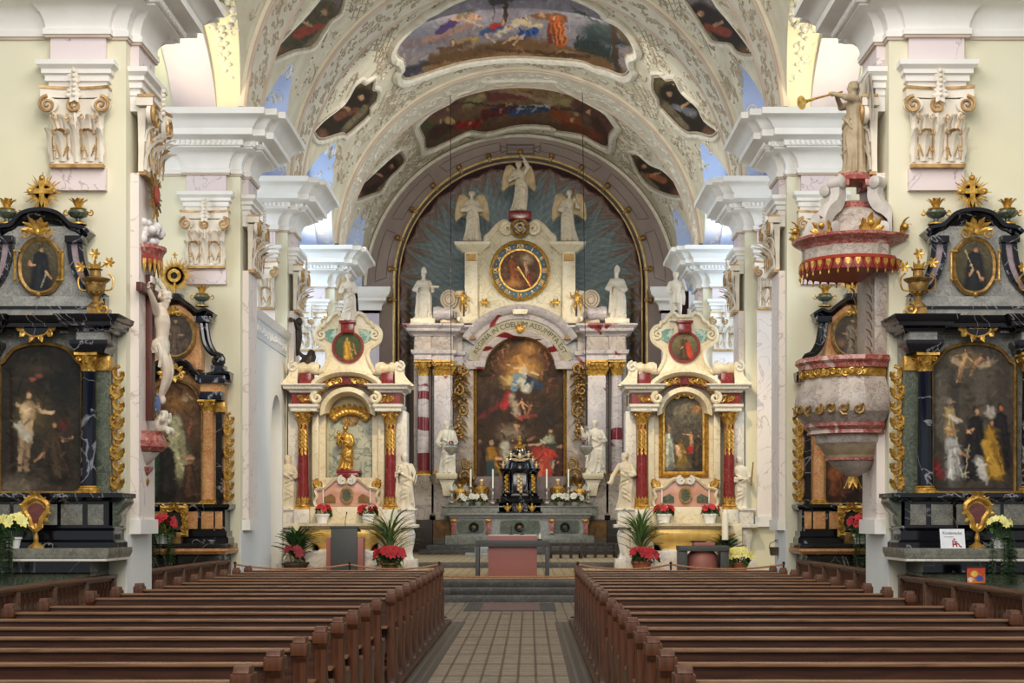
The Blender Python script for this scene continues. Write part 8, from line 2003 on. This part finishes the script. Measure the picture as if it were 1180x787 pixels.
# ================================================================ choir furniture
fz = .42
Y = 33.2
t = thing('altar_block', (-.05, Y, fz), 'modern rose stone altar block framed by a dark stone portal before the choir', 'altar')
MB().box(X(562.5, Y), X(618.7, Y), Y, Y+.75, fz, Z(617.3, Y)).build('rose_block', PORPH, t, bevel=.008)
MB().box(X(562.7, Y), X(618.5, Y), Y+.01, Y+.74, Z(617.3, Y), Z(616.4, Y)).build('altar_cloth', CLOTH, t)
MB().box(X(548, Y), X(633, Y), Y-.1, Y+.02, Z(630, Y), Z(622.5, Y)).build('lintel', ANTHR, t, bevel=.006)
for a, b in ((548, 552.5), (628.5, 633)): MB().box(X(a, Y), X(b, Y), Y-.1, Y+.5, fz, Z(630, Y)).build('leg', ANTHR, t, bevel=.006)
for i, px in enumerate((589, 601.5)):
    x = X(px, Y); c = thing('microphone', (x, Y+.3, Z(616.4, Y)), f'thin black microphone on the rose altar block, {"left" if i == 0 else "right"} of the pair', 'microphone')
    MB().add(g_lathe([(.05, 0), (.05, .015), (.01, .02)], (x, Y+.3, Z(616.4, Y)), 10)).build('base', IRON, c); MB().add(g_tube([(x, Y+.3, Z(616.4, Y)), (x, Y+.3, Z(616.4, Y)+.14), (x, Y+.34, Z(616.4, Y)+.2)], .009, 6)).build('neck', IRON, c)
x = X(622, Y+.1); c = thing('altar_candle', (x, Y-.04, Z(622.5, Y)), 'small white candle on the right end of the dark stone portal', 'candle')
MB().add(g_lathe([(.05, 0), (.05, .02), (.03, .03)], (x, Y-.04, Z(622.5, Y)), 10)).build('dish', IRON, c); MB().add(g_lathe([(.025, .02), (.025, .12), (.004, .13), (.003, .16)], (x, Y-.04, Z(622.5, Y)), 10)).build('wax', WAX, c)
Y = 34.0
t = thing('ambo', (X(397, Y), Y, fz), 'dark slate lectern slab with rose stone flanks in front of the left marble altar', 'lectern')
MB().box(X(382, Y), X(412, Y), Y-.1, Y, fz, Z(607, Y)).build('slab', ANTHR, t, bevel=.008); MB().box(X(376, Y), X(418.5, Y), Y, Y+.4, fz, Z(620, Y)).build('rose_block', PORPH, t, bevel=.008)
mb = MB(); v = [(X(381, Y), Y-.12, Z(606, Y)), (X(413.5, Y), Y-.12, Z(606, Y)), (X(413.5, Y), Y+.4, Z(611, Y)), (X(381, Y), Y+.4, Z(611, Y))]
mb.add((v+[(a, b, c-.04) for a, b, c in v], [(0, 1, 2, 3), (4, 5, 6, 7), (0, 1, 5, 4), (1, 2, 6, 5), (2, 3, 7, 6), (3, 0, 4, 7)])).build('reading_desk', ANTHR, t)
MB().add(g_tube(smooth([(X(397, Y), Y+.2, Z(609, Y)), (X(396.6, Y), Y+.2, Z(600, Y)), (X(398, Y), Y+.24, Z(592, Y))], 4), .008, 6)).add(g_ball((X(398, Y), Y+.24, Z(591, Y)), (.014, .014, .03), 8, 6)).build('microphone', IRON, t)
Y = 33.9
t = thing('font', (X(811, Y), Y, fz), 'low rose stone drum under a dark slate frame in front of the right marble altar', 'font')
MB().box(X(782, Y), X(840, Y), Y-.1, Y+.6, Z(635, Y), Z(629, Y)).build('slate_top', ANTHR, t, bevel=.008)
for a, b in ((782.5, 792), (830, 839.5)): MB().box(X(a, Y), X(b, Y), Y-.06, Y+.55, fz, Z(635, Y)).build('leg', ANTHR, t, bevel=.006)
MB().add(g_lathe([(.34, fz), (.36, Z(650, Y)), (.34, Z(640, Y)), (.27, Z(636, Y)), (.27, Z(635, Y))], (X(811, Y), Y+.3, 0), 24)).build('rose_drum', PORPH, t)
MB().box(X(800, Y), X(824, Y), Y+.0, Y+.5, Z(629, Y), Z(625, Y)).build('rose_cover', PORPH, t, bevel=.01); MB().add(g_lathe([(.16, Z(625, Y)), (.2, Z(623.6, Y)), (.17, Z(623, Y)), (0, Z(624.6, Y))], (X(806, Y), Y+.25, 0), 16)).build('slate_dish', ANTHR, t)
Y = 34.7; x = X(835.5, Y)
t = thing('paschal_candle', (x, Y, fz), 'thick tall white candle on a stand right of the slate-framed font', 'candle')
MB().add(g_lathe([(.18, fz), (.18, fz+.03), (.03, fz+.06), (.025, Z(625, Y)), (.1, Z(623, Y)), (.1, Z(622, Y))], (x, Y, 0), 14)).build('stand', IRON, t); MB().add(g_lathe([(.075, Z(622, Y)), (.075, Z(590.5, Y)), (.01, Z(590, Y)), (.004, Z(588, Y))], (x, Y, 0), 16)).build('wax', WAX, t)
palm('potted_palm', X(449, 34.5), 34.5, fz, 1.2, .62, 'tall potted palm with arching narrow leaves right of the left marble altar', seed=2, n=64)
palm('potted_palm', X(738, 34.5), 34.5, fz, 1.25, .62, 'tall potted palm with arching narrow leaves left of the right marble altar', seed=3, n=64)
palm('potted_fern', X(342, 34.5), 34.5, fz, .75, .42, 'bushy dark green potted fern before the hooded saint statue', mat('dark_pot', (62, 44, 38), (80, 58, 48), rough=.6), .26, .28, 110, 4, LEAF, 2.4)
flower_plant('poinsettia', X(338, 33.7), 33.7, fz, .34, .36, mat('dim_red_petals', (120, 20, 34), (160, 36, 50), rough=.6), 'dark red poinsettia in a brown pot before the potted fern', 'potted plant', MATS['dark_pot'], .24, .28, 21, False, 6)
flower_plant('poinsettia', X(449, 33.8), 33.8, fz, .34, .34, REDF, 'red poinsettia in a terracotta pot below the left palm', 'potted plant', TERRA, .19, .28, 22, .4, 26)
flower_plant('poinsettia', X(741, 33.8), 33.8, fz, .32, .3, REDF, 'red poinsettia in a terracotta pot below the right palm', 'potted plant', TERRA, .19, .32, 23, False, 13)
flower_plant('poinsettia', X(852, 34.2), 34.2, fz, .32, .32, YELF, 'cream poinsettia in a pot right of the thick tall candle', 'potted plant', TERRA, .19, .28, 24, False, 18)
palm('potted_fern', X(836, 35.0), 35.0, fz, .6, .36, 'dark green bushy plant behind the thick tall candle', TERRA, .18, .28, 80, 5, LEAF, 2.2)
# benches at the right of the choir
for i, (a, b, Y) in enumerate(((632, 672, 43.4), (672, 712, 44.2))):
    t = thing('choir_bench', (X((a+b)/2, Y), Y, .56), f'dark slatted bench in the choir right of the rose altar block, {"left" if i == 0 else "right"} one', 'bench')
    xa, xb = X(a, Y), X(b, Y)
    MB().box(xa, xb, Y, Y+.06, Z(629, Y), Z(625.5, Y)).build('top_rail', DARKW, t, bevel=.008); MB().box(xa, xb, Y+.05, Y+.5, Z(638, Y), Z(634.5, Y)).build('seat', DARKW, t, bevel=.008)
    for j in range(4):
        x = xa+.05+(xb-xa-.1)*j/3; MB().box(x-.04, x+.04, Y-.01, Y+.07, .56, Z(626, Y)).build('post', DARKW, t, bevel=.006)
    for j in range(2):
        x = xa+.08+(xb-xa-.16)*j; MB().box(x-.04, x+.04, Y+.4, Y+.48, .56, Z(638, Y)).build('leg', DARKW, t, bevel=.006)
Y = 46.0
t = thing('choir_stool', (X(551, Y), Y, .56), 'pale stone step block left of the rose altar block', 'step')
MB().box(X(536, Y), X(566, Y), Y, Y+.5, .56, Z(637, Y)).build('lower_step', GREYL, t, bevel=.01); MB().box(X(547, Y), X(566, Y), Y+.1, Y+.5, Z(637, Y), Z(630, Y)).build('upper_step', GREYL, t, bevel=.01)
# floor mat, ropes, bucket, little floodlights
t = thing('floor_mat', (0, 28.7, 0), 'dark floor mat with a pinkish middle at the foot of the choir steps', 'mat')
MB().box(X(537, 28.7), X(640, 28.7), 27.5, 30.05, .001, .012).build('mat_border', mat('mat_grey', (70, 66, 64), (84, 78, 76), rough=.9), t); MB().box(X(555, 28.7), X(622, 28.7), 27.55, 30.0, .01, .016).build('mat_centre', mat('mat_pink', (112, 86, 80), (124, 96, 90), rough=.9), t)
Y = 25.7; pst = [(271, 'far left'), (403, 'left, before the slate lectern'), (506, 'at the left side of the aisle'), (666, 'at the right side of the aisle'), (773, 'right, before the font'), (903, 'far right')]
for px, w in pst:
    x = X(px, Y); t = thing('barrier_post', (x, Y, 0), f'thin dark rope barrier post, {w}', 'post', 'rope barrier posts')
    MB().add(g_lathe([(.13, 0), (.13, .015), (.03, .03)], (x, Y, 0), 14)).build('foot', IRON, t); MB().add(g_lathe([(.016, .02), (.016, .9), (.026, .91), (.026, .93), (.01, .95)], (x, Y, 0), 10)).build('pole', IRON, t)
for i in range(5):
    a, b = X(pst[i][0], Y), X(pst[i+1][0], Y)
    dr = .03 if i == 2 else .16; zb = .7 if i == 2 else .9
    o = MB().add(g_tube([(a+(b-a)*j/12, Y, zb-dr*4*(j/12)*(1-j/12)*.5) for j in range(13)], .016, 6)).build('rope', ROPE, None, ((a+b)/2, Y, zb))
    tag(o, ['brown rope of the barrier at far left', 'brown rope of the barrier before the left marble altar', 'brown rope hung low across the aisle before the choir steps', 'brown rope of the barrier before the font', 'brown rope of the barrier at far right'][i], 'rope')
Y = 31.0; x = X(893, Y); zb = Z(640, Y)
t = thing('holy_water_bucket', (x, Y, zb), 'small metal bucket hanging from a bracket on the second right pier', 'bucket')
MB().add(g_lathe([(0, 0), (.09, 0), (.1, .02), (.12, .16), (.125, .17), (.115, .17), (.1, .03)], (x, Y, zb), 16)).build('pail', mat('dull_bronze', (92, 78, 62), (120, 104, 84), rough=.4, metal=.5), t)
MB().add(g_tube([(x-.12, Y, zb+.16), (x-.1, Y, zb+.24), (x, Y, zb+.29), (x+.1, Y, zb+.24), (x+.12, Y, zb+.16)], .008, 5)).add(g_tube([(x, Y, zb+.29), (x, Y, zb+.31), (5.42, Y, zb+.31)], .01, 5)).build('handle', IRON, t)
FL = mat('lamp_glow', (255, 226, 160), (255, 232, 180), emit=14)
for i, (x, y, s) in enumerate(((-5.3, 29.6, 'second left'), (5.3, 29.6, 'second right'), (-5.3, 44.2, 'fourth left'), (5.3, 44.2, 'fourth right'))):
    t = thing('floodlight', (x, y, 9.55), f'small floodlight on top of the {s} pier cornice', 'lamp')
    MB().box(x-.05, x+.05, y-.05, y+.05, 9.55, 9.62).build('bracket', IRON, t); MB().add(g_lathe([(.04, 0), (.07, .1)], (x, y, 9.6), 12)).build('housing', IRON, t); MB().add(g_lathe([(0, .08), (.062, .08)], (x, y, 9.6), 12)).build('lens', FL, t)
# ================================================================ light and camera
def area(name, loc, tgt, size, power, col=(1, 1, 1), sy=None):
    l = bpy.data.lights.new(name, 'AREA'); l.energy = power; l.color = col; l.shape = 'RECTANGLE'; l.size = size; l.size_y = sy or size
    o = bpy.data.objects.new(name, l); COL.objects.link(o); o.location = loc
    o.rotation_euler = (Vector(tgt)-Vector(loc)).to_track_quat('-Z', 'Y').to_euler(); return o
def spot(name, loc, tgt, power, ang, col=(1, .85, .62), r=.15, blend=.6):
    l = bpy.data.lights.new(name, 'SPOT'); l.energy = power; l.color = col; l.spot_size = math.radians(ang); l.spot_blend = blend; l.shadow_soft_size = r
    o = bpy.data.objects.new(name, l); COL.objects.link(o); o.location = loc
    o.rotation_euler = (Vector(tgt)-Vector(loc)).to_track_quat('-Z', 'Y').to_euler(); return o
area('west_fill', (0, 1, 11), (0, 30, 4), 9, 1180, (1, .96, .9), 7)  # unseen fill added behind the camera to brighten the west-facing piers
area('nave_fill', (0, 16, 12.5), (0, 30, 6), 7, 420, (1, .94, .86), 4)  # unseen area light added above the frame to brighten the nave
for s in (-1, 1):
    area('chapel_window_light', (s*9.3, 26.4, 7.5), (s*5, 26.4, 7.0), 3, 130, (.82, .9, 1), 5)
    area('transept_window_light', (s*9.3, 33.6, 7.5), (s*5, 33.6, 7.0), 3, 150, (.74, .83, 1), 5)
    area('choir_window_light', (s*9.3, 41, 7.5), (s*5, 41, 7.0), 4, 330, (.6, .77, 1), 5)
    area('sanctuary_window_light', (s*9.3, 49, 8), (s*4, 49, 7.5), 3, 110, (.8, .88, 1), 5)
    spot('side_altar_spot', (s*1.8, 28.5, 9.6), (s*3.96, 35.8, 3.0), 1300, 38, (1, .8, .48))
    spot('black_altar_spot', (s*3.5, 15.5, 9.5), (s*6.4, 21.3, 3.6), 300, 60)
    spot('orange_altar_spot', (s*4.6, 23.6, 9.2), (s*6.5, 29.9, 3.8), 240, 60)
    spot('cornice_uplight', (s*6.2, 28.4, 9.8), (s*5.6, 29.8, 12), 55, 140, (1, .84, .5))
    spot('cornice_uplight', (s*5.9, 43.2, 9.8), (s*5.4, 44.4, 12), 26, 140, (1, .8, .45))
spot('high_altar_spot', (-4.6, 43.6, 10.2), (0, 51, 5.5), 800, 60, (1, .88, .68)); spot('high_altar_spot', (4.6, 43.6, 10.2), (0, 51, 5.5), 800, 60, (1, .88, .68))
spot('people_altar_spot', (0, 29, 13.5), (0, 33.2, .6), 900, 26, (1, .84, .58))
area('choir_fill', (0, 38, 13.5), (0, 47, 6), 5, 170, (1, .92, .8), 3)
w = bpy.data.worlds.new('daylight'); SC.world = w; w.use_nodes = True
w.node_tree.nodes['Background'].inputs['Color'].default_value = (.9, .94, 1, 1); w.node_tree.nodes['Background'].inputs['Strength'].default_value = .4
cam = bpy.data.cameras.new('camera'); co = bpy.data.objects.new('camera', cam); COL.objects.link(co)
co.location = (EX, 0, EZ); co.rotation_euler = (PI/2, 0, 0)
cam.sensor_width = 36; cam.lens = 36*F/1180
cam.shift_x = -(CX-590)/1180; cam.shift_y = (CY-393.5)/1180
cam.clip_end = 200
SC.camera = co
SC.view_settings.view_transform = 'Standard'; SC.view_settings.look = 'None'; SC.view_settings.exposure = .5
